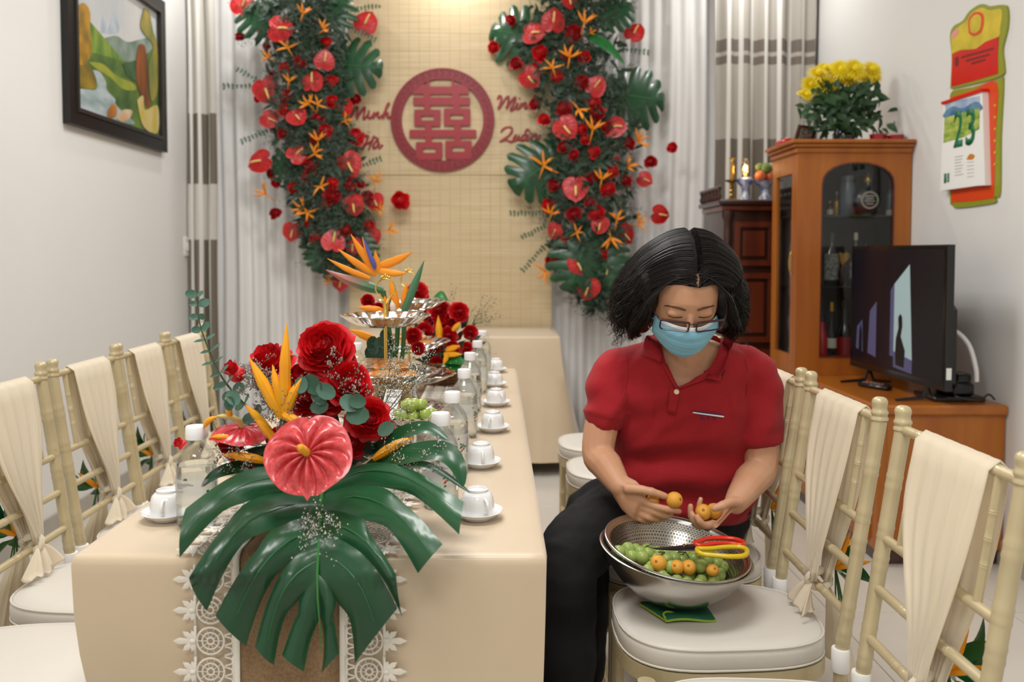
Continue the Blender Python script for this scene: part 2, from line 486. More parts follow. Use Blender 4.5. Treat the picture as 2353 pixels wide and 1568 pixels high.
# ------------------------------------------------------------------ bamboo mat
def bamboo_material():
    m = bpy.data.materials.new('bamboo_weave'); m.use_nodes = True; nt = m.node_tree; bs = nt.nodes['Principled BSDF']
    bs.inputs['Roughness'].default_value = 0.55
    N = nt.nodes.new; L = nt.links.new
    tc = N('ShaderNodeTexCoord')
    def noise_(scale, sc, det=2):
        mp = N('ShaderNodeMapping'); mp.inputs['Scale'].default_value = sc; L(tc.outputs['Object'], mp.inputs[0])
        n = N('ShaderNodeTexNoise'); n.inputs['Scale'].default_value = scale; n.inputs['Detail'].default_value = det; L(mp.outputs[0], n.inputs['Vector']); return n
    n1 = noise_(1.0, (2.2, 1, 170)); n2 = noise_(2.5, (1, 1, 1), 3)
    r1 = N('ShaderNodeValToRGB'); r1.color_ramp.elements[0].position = .3; r1.color_ramp.elements[1].position = .75
    r1.color_ramp.elements[0].color = col(196, 174, 134); r1.color_ramp.elements[1].color = col(216, 197, 160); L(n1.outputs['Fac'], r1.inputs[0])
    sp = N('ShaderNodeSeparateXYZ'); L(tc.outputs['Object'], sp.inputs[0])
    def lines(ch, period, width):
        a = N('ShaderNodeMath'); a.operation = 'PINGPONG'; a.inputs[1].default_value = period / 2; L(sp.outputs[ch], a.inputs[0])
        c = N('ShaderNodeMath'); c.operation = 'LESS_THAN'; c.inputs[1].default_value = width; L(a.outputs[0], c.inputs[0]); return c
    lx = lines('X', 0.062, 0.0022); lz = lines('Z', 0.105, 0.0022)
    ad = N('ShaderNodeMath'); ad.operation = 'MAXIMUM'; L(lx.outputs[0], ad.inputs[0]); L(lz.outputs[0], ad.inputs[1])
    ml = N('ShaderNodeMath'); ml.operation = 'MULTIPLY'; L(ad.outputs[0], ml.inputs[0])
    nm = N('ShaderNodeMapRange'); nm.inputs[1].default_value = .3; nm.inputs[2].default_value = .7; nm.inputs[3].default_value = .1; nm.inputs[4].default_value = .55; L(n2.outputs['Fac'], nm.inputs[0]); L(nm.outputs[0], ml.inputs[1])
    mx = N('ShaderNodeMix'); mx.data_type = 'RGBA'; L(ml.outputs[0], mx.inputs['Factor']); L(r1.outputs[0], mx.inputs['A']); mx.inputs['B'].default_value = col(150, 120, 78)
    L(mx.outputs['Result'], bs.inputs['Base Color'])
    bp = N('ShaderNodeBump'); bp.inputs['Strength'].default_value = .4; bp.inputs['Distance'].default_value = .003; L(n1.outputs['Fac'], bp.inputs['Height']); L(bp.outputs[0], bs.inputs['Normal'])
    return m
m_bamboo = bamboo_material()
MATY = 5.24
mat_l = at(802, 700, MATY).x; mat_r = at(1268, 700, MATY).x
seam = at(1000, 402, MATY).z
t = thing('bamboo_mat', 'tan woven bamboo mat hung as a backdrop behind the double happiness emblem', 'backdrop', ((mat_l + mat_r) / 2, MATY, 0.55))
b = MB(); b.rbox(((mat_l + mat_r) / 2, MATY + 0.004, (0.55 + seam + .04) / 2), (mat_r - mat_l, 0.006, seam + .04 - 0.55), 0.001); wb(b, 'lower_mat', m_bamboo, t, smooth=False)
b = MB(); b.rbox(((mat_l + mat_r) / 2 + .004, MATY - 0.003, (3.1 + seam) / 2), (mat_r - mat_l, 0.006, 3.1 - seam), 0.001); wb(b, 'upper_mat', m_bamboo, t, smooth=False)
b = MB(); b.tube([(mat_l - .02, MATY, 3.1), (mat_r + .02, MATY, 3.1)], .014, 10); wb(b, 'hanging_rod', mat('rod_wood', (150, 110, 70), .5), t)

# ------------------------------------------------------------------ double happiness emblem
m_em = mat('emblem_red', (150, 36, 46), 0.4, var=0.06, vscale=6, bump=.05)
m_em2 = mat('emblem_key_red', (112, 28, 36), 0.45)
EY = MATY - 0.012
def z3(x, y): return (780 + x * .2125, 120 + y * .2125)
def efn(x, y, d):
    p = at(*z3(x, y), EY); p.y = EY - d; return p
ec = efn(1115, 735, 0)
t = thing('double_happiness_emblem', 'round dark red double happiness sign on the bamboo mat', 'sign', (ec.x, EY, ec.z))
ea = RAD(-1.5)
n = 72
def circ(r, n=72): return [(1115 + r * cos(2 * pi * k / n), 735 + r * sin(2 * pi * k / n)) for k in range(n)]
b = MB(); b.ringprism(circ(560), circ(440), efn, -0.004, 0.012); wb(b, 'ring', m_em, t)
for r0 in (553, 452):
    b = MB(); b.ringprism(circ(r0), circ(r0 - 8), efn, 0.0, 0.0145); wb(b, 'ring_bead', m_em2, t)
b = MB()   # the small meander key pattern around the ring
for k in range(44):
    a = 2 * pi * k / 44
    for (u0, w0, u1, w1) in ((-26, -32, 26, -24), (-26, -32, -18, 32), (-26, 24, 26, 32), (18, -8, 26, 32), (-6, -8, 26, 0), (-6, -8, 2, 14)):
        q = [(u0, w0), (u1, w0), (u1, w1), (u0, w1)]
        b.prism([(1115 + (500 + w) * cos(a) - u * sin(a), 735 + (500 + w) * sin(a) + u * cos(a)) for u, w in q], efn, 0.005, 0.0140)
tag(wb(b, 'key_pattern', m_em2, t), kind='stuff')
b = MB(); EK = [0]
def er(x0, y0, x1, y1, hole=None):
    def rr(x0, y0, x1, y1, r=14):
        o = []
        for cx, cy, a0 in ((x1 - r, y1 - r, 0), (x0 + r, y1 - r, 90), (x0 + r, y0 + r, 180), (x1 - r, y0 + r, 270)):
            o += [(cx + r * cos(RAD(a0 + q)), cy + r * sin(RAD(a0 + q))) for q in (0, 45, 90)]
        return o
    EK[0] += 1; dd = .00012 * EK[0]
    if hole: b.ringprism(rr(x0, y0, x1, y1), rr(*hole), efn, -0.003 - dd, 0.0125 + dd)
    else: b.prism(rr(x0, y0, x1, y1, min(8, (x1 - x0) / 3, (y1 - y0) / 3)), efn, -0.003 - dd, 0.0125 + dd)
er(945, 270, 1240, 400, (975, 300, 1215, 375))
er(790, 385, 1400, 458); er(800, 490, 1410, 578); er(790, 350, 960, 400); er(1225, 350, 1400, 400)
for q in ((910, 450, 985, 500), (1220, 450, 1300, 500), (915, 570, 985, 640), (1230, 570, 1305, 630), (925, 790, 1000, 855), (1240, 785, 1315, 850), (930, 915, 1000, 985), (1245, 915, 1315, 975)): er(*q)
er(810, 625, 1095, 802, (885, 690, 1025, 742)); er(1130, 612, 1415, 797, (1200, 678, 1340, 732))
er(760, 842, 1480, 925)
er(828, 975, 1115, 1150, (905, 1038, 1042, 1090)); er(1145, 960, 1430, 1150, (1220, 1025, 1355, 1078))
er(850, 1100, 1110, 1165); er(1150, 1100, 1410, 1160)
wb(b, 'character', m_em, t, smooth=False)

# script lettering either side of the emblem
m_let = mat('lettering_red', (150, 36, 46), 0.4)
def lettering(name, label, strokes, w=11.0):
    pts = [q for st in strokes for q in st]
    cx = sum(p[0] for p in pts) / len(pts); cy = sum(p[1] for p in pts) / len(pts)
    c = efn(cx, cy, 0)
    t = thing(name, label, 'lettering', (c.x, EY, c.z), group='script names beside the emblem')
    for st in strokes:
        b = MB()
        q = smooth_path([efn(x, y, 0.004) for x, y in st], 4)
        r = w * .2125 / FPX * EY
        b.tube(q, [r * (0.75 + 0.35 * abs(sin(i * 0.55))) for i in range(len(q))], 8, squash=((0, 1, 0), 0.55))
        wb(b, 'letter_stroke', m_let, t)
lettering('name_lettering', 'dark red script word between the left garland and the ring, upper line', [
    [(112, 725), (150, 650), (192, 590), (195, 650), (188, 725), (230, 650), (275, 590), (270, 660), (262, 722), (290, 705), (318, 660)],
    [(322, 630), (312, 700), (332, 715), (368, 675)], [(376, 645), (366, 718), (395, 670), (422, 648), (416, 700), (435, 712), (458, 680)],
    [(458, 712), (495, 640), (538, 558), (518, 570), (484, 680), (472, 718), (500, 670), (526, 655), (518, 705), (535, 712), (556, 690)]])
lettering('name_lettering', 'short dark red script word beside the left garland, lower line', [
    [(245, 935), (288, 905), (312, 910), (288, 980), (250, 1055)], [(262, 1000), (310, 985), (352, 960)], [(378, 902), (350, 970), (318, 1055)],
    [(430, 972), (400, 962), (372, 1000), (366, 1035), (395, 1030), (432, 982), (424, 1030), (445, 1032), (466, 1000)], [(388, 915), (424, 948)]])
lettering('name_lettering', 'dark red script word between the ring and the right garland, upper line', [
    [(1708, 515), (1730, 470), (1750, 490), (1740, 550), (1716, 622), (1770, 540), (1822, 474), (1824, 540), (1803, 612), (1850, 540), (1903, 480), (1890, 540), (1850, 620), (1872, 627), (1912, 578)],
    [(1928, 545), (1906, 600), (1925, 614), (1952, 582)], [(1938, 505), (1950, 498)], [(1968, 545), (1943, 612), (1990, 556), (2017, 550), (2000, 600), (2020, 607), (2047, 572)],
    [(2048, 605), (2085, 520), (2112, 465), (2088, 540), (2062, 610), (2100, 560), (2122, 565), (2110, 602), (2142, 588)]])
lettering('name_lettering', 'dark red script word between the ring and the right garland, lower line', [
    [(1743, 865), (1790, 818), (1850, 813), (1868, 845), (1840, 892), (1790, 935), (1730, 967), (1790, 950), (1860, 968), (1898, 948)],
    [(1908, 888), (1880, 945), (1900, 957), (1942, 898), (1930, 950), (1962, 940)], [(2032, 893), (1995, 893), (1965, 935), (1975, 957), (2005, 940), (2037, 893), (2020, 947), (2045, 947), (2068, 918)],
    [(2003, 872), (2035, 833), (2062, 872)], [(2088, 885), (2063, 947), (2105, 895), (2132, 885), (2120, 942), (2150, 937), (2172, 888)]])

# ------------------------------------------------------------------ landscape painting on the left wall
m_black = mat('black_frame', (26, 25, 24), 0.35)
m_lip = mat('frame_lip', (48, 46, 43), 0.35)
fy0, fy1 = 3.70, 4.785; fz0, fz1 = 1.768, 2.60
t = thing('landscape_painting', 'framed landscape painting with wide black frame on the white wall', 'painting', (XL, (fy0 + fy1) / 2, fz0))
def ffn(y, z, d): return V((XL + d, y, z))
def rect(y0, z0, y1, z1): return [(y0, z0), (y1, z0), (y1, z1), (y0, z1)]
B = 0.075
b = MB(); b.ringprism(rect(fy0, fz0, fy1, fz1), rect(fy0 + B, fz0 + B, fy1 - B, fz1 - B), ffn, 0.002, 0.035); wb(b, 'frame', m_black, t, smooth=False)
b = MB(); b.ringprism(rect(fy0 + B - .014, fz0 + B - .014, fy1 - B + .014, fz1 - B + .014), rect(fy0 + B + .004, fz0 + B + .004, fy1 - B - .004, fz1 - B - .004), ffn, 0.02, 0.042); wb(b, 'frame_lip', m_lip, t, smooth=False)
PX = XL + 0.016
def pz(x, y): return (120 + x * .2296, y * .2296)
by0, by1, bz0, bz1 = fy0 + B, fy1 - B, fz0 + B, fz1 - B
def paint(name, pts, c1, c2, lay, sc=9, stretch=(1, 1, 1)):
    q = []
    P = smooth_path(pts + [pts[0]], 5)[:-1] if len(pts) > 4 else [V(p) for p in pts]
    for p in P:
        w = onx(*pz(p[0], p[1]), PX)
        q.append((min(max(w.y, by0), by1), min(max(w.z, bz0), bz1)))
    b = MB()
    b.prism(q, ffn, 0.016 + lay * 0.0005, 0.0164 + lay * 0.0005)
    m = mat('paint_' + name, c1, 0.45, rgb2=c2, vscale=sc, stretch=stretch, bump=.3, bscale=120)
    wb(b, name, m, t, smooth=False)
b = MB(); b.box((XL + .009, (by0 + by1) / 2, (bz0 + bz1) / 2), (.014, by1 - by0, bz1 - bz0)); wb(b, 'canvas', mat('paint_sky', (206, 205, 202), .5, rgb2=(176, 188, 196), vscale=3, bump=.3, bscale=120), t, smooth=False)
paint('painted_peak', [(480, 330), (500, 180), (530, 160), (550, 300), (600, 160), (635, 150), (660, 330)], (160, 176, 192), (196, 204, 210), 1, 12)
paint('painted_far_hill', [(520, 380), (640, 360), (750, 420), (880, 395), (960, 400), (1000, 620), (700, 640), (560, 480)], (148, 160, 152), (100, 124, 104), 2)
paint('painted_hill', [(370, 210), (440, 290), (560, 430), (700, 600), (720, 660), (560, 640), (380, 560), (330, 420)], (70, 120, 52), (140, 160, 60), 3, 7, (1, 3, 1))
paint('painted_meadow', [(240, 520), (420, 530), (700, 610), (860, 610), (1060, 520), (1060, 1340), (860, 1290), (560, 1200), (230, 1090)], (58, 88, 46), (104, 132, 56), 4, 8)
paint('painted_bank', [(360, 620), (500, 640), (640, 760), (800, 830), (830, 900), (700, 890), (580, 780), (440, 690)], (160, 160, 56), (110, 140, 50), 5, 8)
paint('painted_stream', [(400, 700), (470, 720), (530, 820), (540, 900), (620, 990), (640, 1060), (820, 1240), (560, 1190), (240, 1080), (240, 900), (420, 900), (440, 820)], (128, 152, 150), (186, 196, 200), 6, 6, (1, 1, 3))
paint('painted_boulder', [(240, 620), (330, 620), (410, 740), (430, 860), (360, 890), (240, 840)], (196, 160, 40), (110, 96, 40), 7, 6)
paint('painted_tree', [(240, 60), (310, 30), (370, 120), (370, 300), (385, 480), (340, 620), (250, 600)], (190, 140, 40), (120, 100, 36), 8, 14)
paint('painted_dark_grove', [(690, 640), (840, 600), (840, 820), (740, 760)], (36, 74, 44), (70, 100, 60), 8, 12)
paint('painted_pampas', [(860, 440), (920, 470), (950, 700), (950, 900), (975, 1060), (930, 1060), (850, 880), (830, 640)], (150, 82, 28), (96, 56, 30), 9, 14, (1, 1, .4))
paint('painted_reeds', [(910, 80), (960, 110), (1000, 300), (1045, 480), (1045, 900), (980, 1000), (960, 640), (1000, 460), (880, 280)], (170, 150, 70), (110, 120, 60), 9, 12, (1, 1, .4))
paint('painted_rock', [(540, 1110), (600, 1040), (640, 1100), (620, 1170), (550, 1180)], (196, 120, 36), (140, 96, 50), 10)
paint('painted_pebble', [(640, 1180), (700, 1100), (790, 1110), (760, 1190), (680, 1220)], (206, 190, 160), (190, 130, 60), 10)
paint('painted_grass', [(840, 1000), (900, 960), (920, 1100), (1045, 1060), (1045, 1330), (900, 1260)], (190, 170, 60), (210, 196, 160), 10, 10, (1, 1, .4))

# ------------------------------------------------------------------ wall calendar on the right wall
m_cgreen = mat('calendar_green', (146, 152, 44), 0.4); m_cred = mat('calendar_red', (206, 22, 20), 0.4, var=.06)
m_cyel = mat('calendar_yellow', (222, 196, 50), 0.4, rgb2=(190, 172, 40), vscale=12); m_corange = mat('calendar_orange', (222, 72, 26), 0.4)
m_cdark = mat('calendar_print', (120, 26, 20), 0.5); m_paper = mat('calendar_paper', (240, 240, 237), 0.6); m_dg = mat('calendar_digit', (18, 112, 70), 0.5)
def kz(x, y): return (2130 + x * .319, y * .319)
def kfn(x, y, d):
    p = onx(*kz(x, y), XR - 0.012); return V((XR - d, p.y, p.z))
kb = kfn(330, 1490, 0)
t = thing('wall_calendar', 'red and green tear-off wall calendar showing 23', 'calendar', (XR, kb.y, kb.z))
def cal(name, pts, m, d0, d1, sm=True, parent=None):
    q = [(p.x, p.y) for p in smooth_path([(x, y, 0) for x, y in pts + [pts[0]]], 4)[:-1]] if sm else pts
    b = MB(); b.prism(q, kfn, d0, d1); return wb(b, name, m, parent or t, smooth=False)
cal('header_board', [(162, 640), (172, 420), (160, 260), (185, 190), (250, 150), (300, 80), (380, 30), (440, 45), (540, 35), (572, 70), (570, 200), (535, 350), (545, 470), (530, 545), (350, 600)], m_cgreen, .001, .009)
cal('header_yellow', [(176, 390), (172, 260), (210, 205), (280, 150), (320, 95), (390, 55), (450, 75), (535, 70), (525, 200), (515, 262), (420, 300), (350, 350), (240, 360)], m_cyel, .009, .0105)
cal('header_red', [(172, 625), (180, 392), (240, 362), (350, 352), (420, 302), (513, 264), (505, 400), (508, 530), (340, 580)], m_cred, .009, .011, sm=False)
cal('header_oval', [(300, 240), (300, 140), (350, 85), (405, 110), (395, 220), (340, 260)], m_corange, .0105, .012)
cal('header_oval_centre', [(315, 225), (312, 150), (352, 105), (390, 125), (382, 210), (342, 240)], m_cyel, .012, .013)
for k, (x0, y0, x1, y1) in enumerate(((245, 415, 480, 350), (280, 440, 450, 393), (320, 460, 420, 430))):
    cal('header_line', [(x0, y0 - 9), (x1, y1 - 9), (x1, y1 + 7), (x0, y0 + 7)], m_cdark, .011, .0116, sm=False)
cal('header_mark', [(200, 480), (200, 420), (225, 410), (225, 470)], m_cdark, .011, .0116)
cal('header_flower', [(180, 280), (185, 230), (225, 210), (215, 250)], mat('calendar_pink', (232, 150, 150), .5), .0105, .0116)
cal('body_board', [(160, 690), (190, 650), (330, 625), (510, 570), (538, 590), (520, 980), (515, 1380), (480, 1420), (470, 1462), (210, 1497), (180, 1470), (160, 1440), (162, 1050)], m_cgreen, .001, .009)
cal('body_red', [(172, 700), (330, 650), (500, 598), (488, 1000), (480, 1380), (450, 1432), (200, 1456), (172, 1420), (172, 1050)], m_corange, .009, .0105)
pad = cal('paper_pad', [(160, 735), (440, 660), (460, 1335), (400, 1338), (133, 1375)], m_paper, .0105, .035, sm=False)
cal('pad_scene_sky', [(172, 745), (425, 690), (425, 790), (172, 860)], mat('calendar_sky', (120, 150, 200), .5, rgb2=(190, 205, 220), vscale=12), .035, .0354, sm=False, parent=t)
cal('pad_scene_hills', [(172, 800), (230, 765), (300, 780), (380, 735), (426, 745), (424, 800), (172, 850)], mat('calendar_hill', (60, 100, 160), .5, rgb2=(110, 150, 170), vscale=20), .0354, .0358)
cal('pad_scene_field', [(166, 850), (300, 810), (424, 780), (420, 930), (300, 990), (158, 1030)], mat('calendar_field', (106, 150, 50), .5, rgb2=(190, 200, 100), vscale=16, stretch=(1, 1, 3)), .0354, .036, sm=False)
cal('clip_bar', [(150, 735), (445, 640), (448, 660), (155, 755)], m_cred, .0105, .042, sm=False)
for s, px_, py_, h, nm in (('2', 268, 925, 270, 'digit'), ('3', 356, 912, 270, 'digit'), ('1', 172, 1285, 70, 'small_digit'), ('8', 194, 1280, 70, 'small_digit')):
    me = text_mesh(s, 1.0, 0.0, 0.0, 0.02)
    xs = [q.co.x for q in me.vertices]; ys = [q.co.y for q in me.vertices]
    w, hh = max(xs) - min(xs), max(ys) - min(ys); cx, cy = (max(xs) + min(xs)) / 2, (max(ys) + min(ys)) / 2
    c = kfn(px_, py_, .0366); top = kfn(px_, py_ - h / 2, .0366); H = (top.z - c.z) * 2
    wid = 0.068 if h > 100 else 0.018
    for q in me.vertices:
        u = (q.co.x - cx) / w * wid; v = (q.co.y - cy) / hh * H
        q.co = V((XR - .0366, c.y - u, c.z + v)) - worldloc(t)
    me.materials.append(m_dg)
    o = link(nm, me, t)
    sd = o.modifiers.new('thickness', 'SOLIDIFY'); sd.thickness = .0006
m_print = mat('calendar_grey_print', (170, 172, 170), .6)
for k in range(7):
    y = 1130 + k * 22
    cal('text_line', [(240, y), (300 - 6 * (k % 3), y - 10), (300 - 6 * (k % 3), y - 4), (240, y + 6)], m_print, .035, .0355, sm=False)
for k in range(5):
    y = 1170 + k * 26
    cal('text_line', [(330, y), (380, y - 7), (380, y - 2), (330, y + 5)], m_print, .035, .0355, sm=False)
cal('pad_emblem', [(325, 1150), (350, 1110), (385, 1120), (370, 1150)], mat('calendar_gold', (200, 130, 50), .5), .035, .0355)
for k in range(6):
    y = 760 + k * 85
    cal('border_mark', [(478, y), (488, y - 12), (497, y - 3), (487, y + 10)], m_cyel, .0105, .0112, sm=False)
# ================================================================== tables and cloths
TZ = 0.75
m_satin = mat('champagne_satin', (208, 188, 160), 0.34, var=0.03, vscale=3, sheen=0.3, bump=0.06, bscale=14)
m_tbl = mat('table_board', (140, 110, 80), 0.5, var=.1)
m_steel_leg = mat('table_leg_metal', (120, 120, 120), 0.4, metal=.8)
nl = onz(165, 1275, TZ + .006); nr = onz(1243, 1256, TZ + .006)
TX0, TX1 = nl.x, nr.x; TY0 = (nl.y + nr.y) / 2; TY1 = onz(1192, 847, TZ).y
def table(name, label, x0, x1, y0, y1, h):
    t = thing(name, label, 'table', ((x0 + x1) / 2, (y0 + y1) / 2, 0))
    b = MB(); b.rbox(((x0 + x1) / 2, (y0 + y1) / 2, h - .02), (x1 - x0 - .03, y1 - y0 - .03, .03), .004); wb(b, 'tabletop', m_tbl, t)
    for x in (x0 + .16, x1 - .16):
        for y in (y0 + .2, y1 - .2):
            b = MB(); b.tube([(x, y, 0), (x, y, h - .035)], .016, 10); wb(b, 'leg', m_steel_leg, t)
table('banquet_table', 'long banquet table laid with cups and flowers under champagne cloth', TX0, TX1, TY0, TY1, TZ)

def cloth(name, label, x0, x1, y0, y1, z, zb, m, pull, fold, seed, group=None):
    r = random.Random(seed); b = MB()
    per = []
    def side(a, c, n):
        for i in range(n): per.append(lerp(V(a), V(c), i / n))
    nX, nY = 44, 64
    side((x0, y0), (x1, y0), nX); side((x1, y0), (x1, y1), nY); side((x1, y1), (x0, y1), nX); side((x0, y1), (x0, y0), nY)
    cx, cy = (x0 + x1) / 2, (y0 + y1) / 2; N = len(per)
    levels = [(-0.012, 0.0), (0.0, 0.0), (.005, -.0015), (.0085, -.006), (.010, -.014)] + [(None, lerp(-.03, zb - z, k / 11)) for k in range(12)]
    vs = []; fs = []
    for li, (off, dz) in enumerate(levels):
        q = -dz / (z - zb)
        for k, p in enumerate(per):
            nrm = V((0, 0))
            if k < nX: nrm = V((0, -1))
            elif k < nX + nY: nrm = V((1, 0))
            elif k < 2 * nX + nY: nrm = V((0, 1))
            else: nrm = V((-1, 0))
            if k == 0: nrm = V((-1, -1)).normalized()
            if k == nX: nrm = V((1, -1)).normalized()
            if k == nX + nY: nrm = V((1, 1)).normalized()
            if k == 2 * nX + nY: nrm = V((-1, 1)).normalized()
            o = off if off is not None else .010 + pull(p.x, p.y, q) + fold * q * (sin(p.x * 19 + p.y * 11 + seed) + .6 * sin(p.x * 43 - p.y * 27 + 2 * seed))
            if o > 0 and off is not None: o *= 1
            vs.append(V((p.x + nrm.x * o, p.y + nrm.y * o, z + dz)))
    for i in range(len(levels) - 1):
        for k in range(N):
            fs.append((i * N + k, (i + 1) * N + k, (i + 1) * N + (k + 1) % N, i * N + (k + 1) % N))
    fs.append(tuple(range(N)))
    b.add(vs, fs); b.fix = True
    o = b.build(name, m, angle=60)
    return tag(o, label, 'tablecloth', group)
def pull_main(x, y, q):
    # the cloth is tucked in towards the legs at the near left corner
    d = sqrt((x - TX0) ** 2 + (y - TY0) ** 2); d2 = sqrt((x - TX1) ** 2 + (y - TY0) ** 2)
    return -0.095 * sstep(q, .08, .9) * math.exp(-(d / .22) ** 2) - .012 * sstep(q, .1, .9) * math.exp(-(d2 / .15) ** 2) - .004 * q
cloth('tablecloth', 'champagne satin tablecloth on the long table with cups and bottles', TX0, TX1, TY0, TY1, TZ, .03, m_satin, pull_main, .0075, 2)

BX0, BX1, BY0, BY1 = at(800, 773, 4.66).x, at(1283, 773, 4.66).x, 4.66, 5.17
BZ = onz(1200, 773, 0).z + 0.0
bz = CAM.z + (at(1200, 773, 4.66).z - CAM.z)
table('side_table', 'small table against the bamboo mat under a flared champagne cloth', BX0, BX1, BY0, BY1, bz)
cloth('tablecloth', 'champagne cloth flaring out from the table below the bamboo mat', BX0, BX1, BY0, BY1, bz, .075, m_satin, lambda x, y, q: .13 * q ** 1.2 if y < BY1 - .001 else -.01, .012, 5)

# ------------------------------------------------------------------ lace and burlap runner
m_burlap = mat('burlap', (140, 112, 82), 0.9, var=.18, vscale=260, bump=.8, bscale=420)
m_lace = mat('lace_thread', (232, 226, 214), 0.85, bump=.3, bscale=400)
RX = at(678, 1400, 1.28).x; RW = .157; ZT = TZ + .0045; YD = TY0 - .0145; DROP = .66; RLEN = TY1 - TY0 - .06
def rpath(s):
    """point and normal along the runner: negative s hangs down the front"""
    r = .012
    if s < -r: return V((0, YD - .006 * min(1, -s * 3), ZT + s)), V((0, -1, 0))
    if s < r:
        a = (s + r) / (2 * r) * pi / 2
        return V((0, YD + r - r * cos(a), ZT - r + r * sin(a))), V((0, -cos(a), sin(a)))
    return V((0, YD + s, ZT)), V((0, 0, 1))
t = thing('table_runner', 'brown burlap runner edged with white lace down the long table', 'table runner', (RX, TY0, TZ))
ss = [-DROP + i * .03 for i in range(int((DROP - .02) / .03))] + [-.018, -.012, -.006, 0, .006, .012, .02] + [.05 + i * .06 for i in range(int((RLEN - .05) / .06))]
b = MB()
def strip(x0, x1, off, nx=8, wob=.0):
    vs = []; fs = []
    for s in ss:
        p, n = rpath(s)
        for i in range(nx): vs.append(p + n * (off + wob * sin(s * 31 + i)) + V((RX + lerp(x0, x1, i / (nx - 1)), 0, 0)))
    for j in range(len(ss) - 1):
        for i in range(nx - 1): fs.append((j * nx + i, j * nx + i + 1, (j + 1) * nx + i + 1, (j + 1) * nx + i))
    b.add(vs, fs)
strip(-RW / 2, RW / 2, .0035, 8, .0006)
o = wb(b, 'burlap_strip', m_burlap, t, angle=180); sd = o.modifiers.new('thickness', 'SOLIDIFY'); sd.thickness = .0016
SP = .0465
def lace_motif():
    b = MB()
    def ring(r, w, n=18, c=(0, 0)):
        b.tube([(c[0] + r * cos(2 * pi * k / n), c[1] + r * sin(2 * pi * k / n), 0) for k in range(n)], w, 4, close=True, squash=((0, 0, 1), .5))
    ring(.0205, .0019); ring(.0128, .0016, 12); ring(.0055, .0019, 8)
    for k in range(10):
        a = 2 * pi * k / 10; b.tube([(.006 * cos(a), .006 * sin(a), 0), (.0205 * cos(a), .0205 * sin(a), 0)], .001, 3, cap=False)
    # arches joining the rosettes to the burlap side, then the leaf on the outside
    for y in (-.0155, 0, .0155):
        b.tube([(-.021, y - .007, 0), (-.031, y - .004, 0), (-.033, y, 0), (-.031, y + .004, 0), (-.021, y + .007, 0)], .0014, 4, squash=((0, 0, 1), .5))
    b.tube([(-.034, -SP / 2, 0), (-.034, SP / 2, 0)], .0022, 4, squash=((0, 0, 1), .4)); b.tube([(.0225, -SP / 2, 0), (.0235, 0, 0), (.0225, SP / 2, 0)], .0024, 4, squash=((0, 0, 1), .4))
    for a, l, w in ((0, .034, .0052), (38, .024, .0044), (-38, .024, .0044), (72, .017, .0036), (-72, .017, .0036)):
        ca, sa = cos(RAD(a)), sin(RAD(a)); p0 = V((.023, 0, 0)); d = V((ca, sa, 0)); w2 = V((-sa, ca, 0)) * w
        b.add([p0, p0 + d * l * .35 + w2 * .8, p0 + d * l * .7 + w2, p0 + d * l, p0 + d * l * .7 - w2, p0 + d * l * .35 - w2 * .8, p0 + d * l * .6 + V((0, 0, .0018))],
              [(0, 6, 1), (1, 6, 2), (2, 6, 3), (3, 6, 4), (4, 6, 5), (5, 6, 0)])
    b.tube([(.022, 0, 0), (.030, 0, .001)], .004, 5)
    return b
band = None
for sx in (-1, 1):
    bb = MB(); b = bb
    strip(sx * RW / 2 - sx * .004, sx * (RW / 2 + .006), .0046, 3)
    lb = wb(bb, 'lace_band', m_lace, t, angle=180); sd = lb.modifiers.new('thickness', 'SOLIDIFY'); sd.thickness = .001
    s = -DROP + .02
    while s < RLEN - .02:
        if abs(s) > .006:
            p, nrm = rpath(s); p = p + nrm * .0045 + V((RX + sx * (RW / 2 + .040), 0, 0))
            xa = V((sx, 0, 0)); ya = nrm.cross(xa)
            R3 = Matrix((xa, ya, nrm)).transposed()
            if band is None:
                o = lace_motif().build('lace_motif', m_lace, lb, angle=180); band = o.data
            else: o = link('lace_motif', band, lb)
            o.matrix_local = Matrix.Translation(p - worldloc(t)) @ R3.to_4x4()
            lb.location = (0, 0, 0)
        s += SP

# ================================================================== chairs
m_gold = mat('champagne_gold_paint', (194, 179, 142), 0.38, metal=.2, var=.05, vscale=14, coat=.2)
m_cush = mat('white_vinyl', (216, 211, 202), 0.42, var=.015, vscale=6, bump=.06, bscale=160)
m_piping = mat('cushion_piping', (214, 208, 196), 0.5)
m_clip = mat('white_strap', (240, 239, 236), .5)
CH = .94; PS = .345 / 2
def backx(z): return -.193 - .07 * max(0, (z - .44) / .49) ** 1.05 - .01 * (1 - min(1, z / .44))
def ringed(pts, r, rings, n=12):
    """tube path with bamboo knuckle rings at the given fractions"""
    P = []; Rr = []
    fr = sorted(set([i / 14 for i in range(15)] + [x + d for x in rings for d in (-.016, -.011, -.004, .004, .011, .016)]))
    pts = [V(p) for p in pts]
    def pos(f):
        k = min(len(pts) - 2, int(f * (len(pts) - 1))); return lerp(pts[k], pts[k + 1], f * (len(pts) - 1) - k)
    for f in fr:
        if f < 0 or f > 1: continue
        q = 1.0
        for x in rings:
            d = abs(f - x)
            if d < .0135: q = 1.08
            if d < .005: q = 1.02
        P.append(pos(f)); Rr.append((r(f) if callable(r) else r) * q)
    b = MB(); b.tube(P, Rr, n); return b
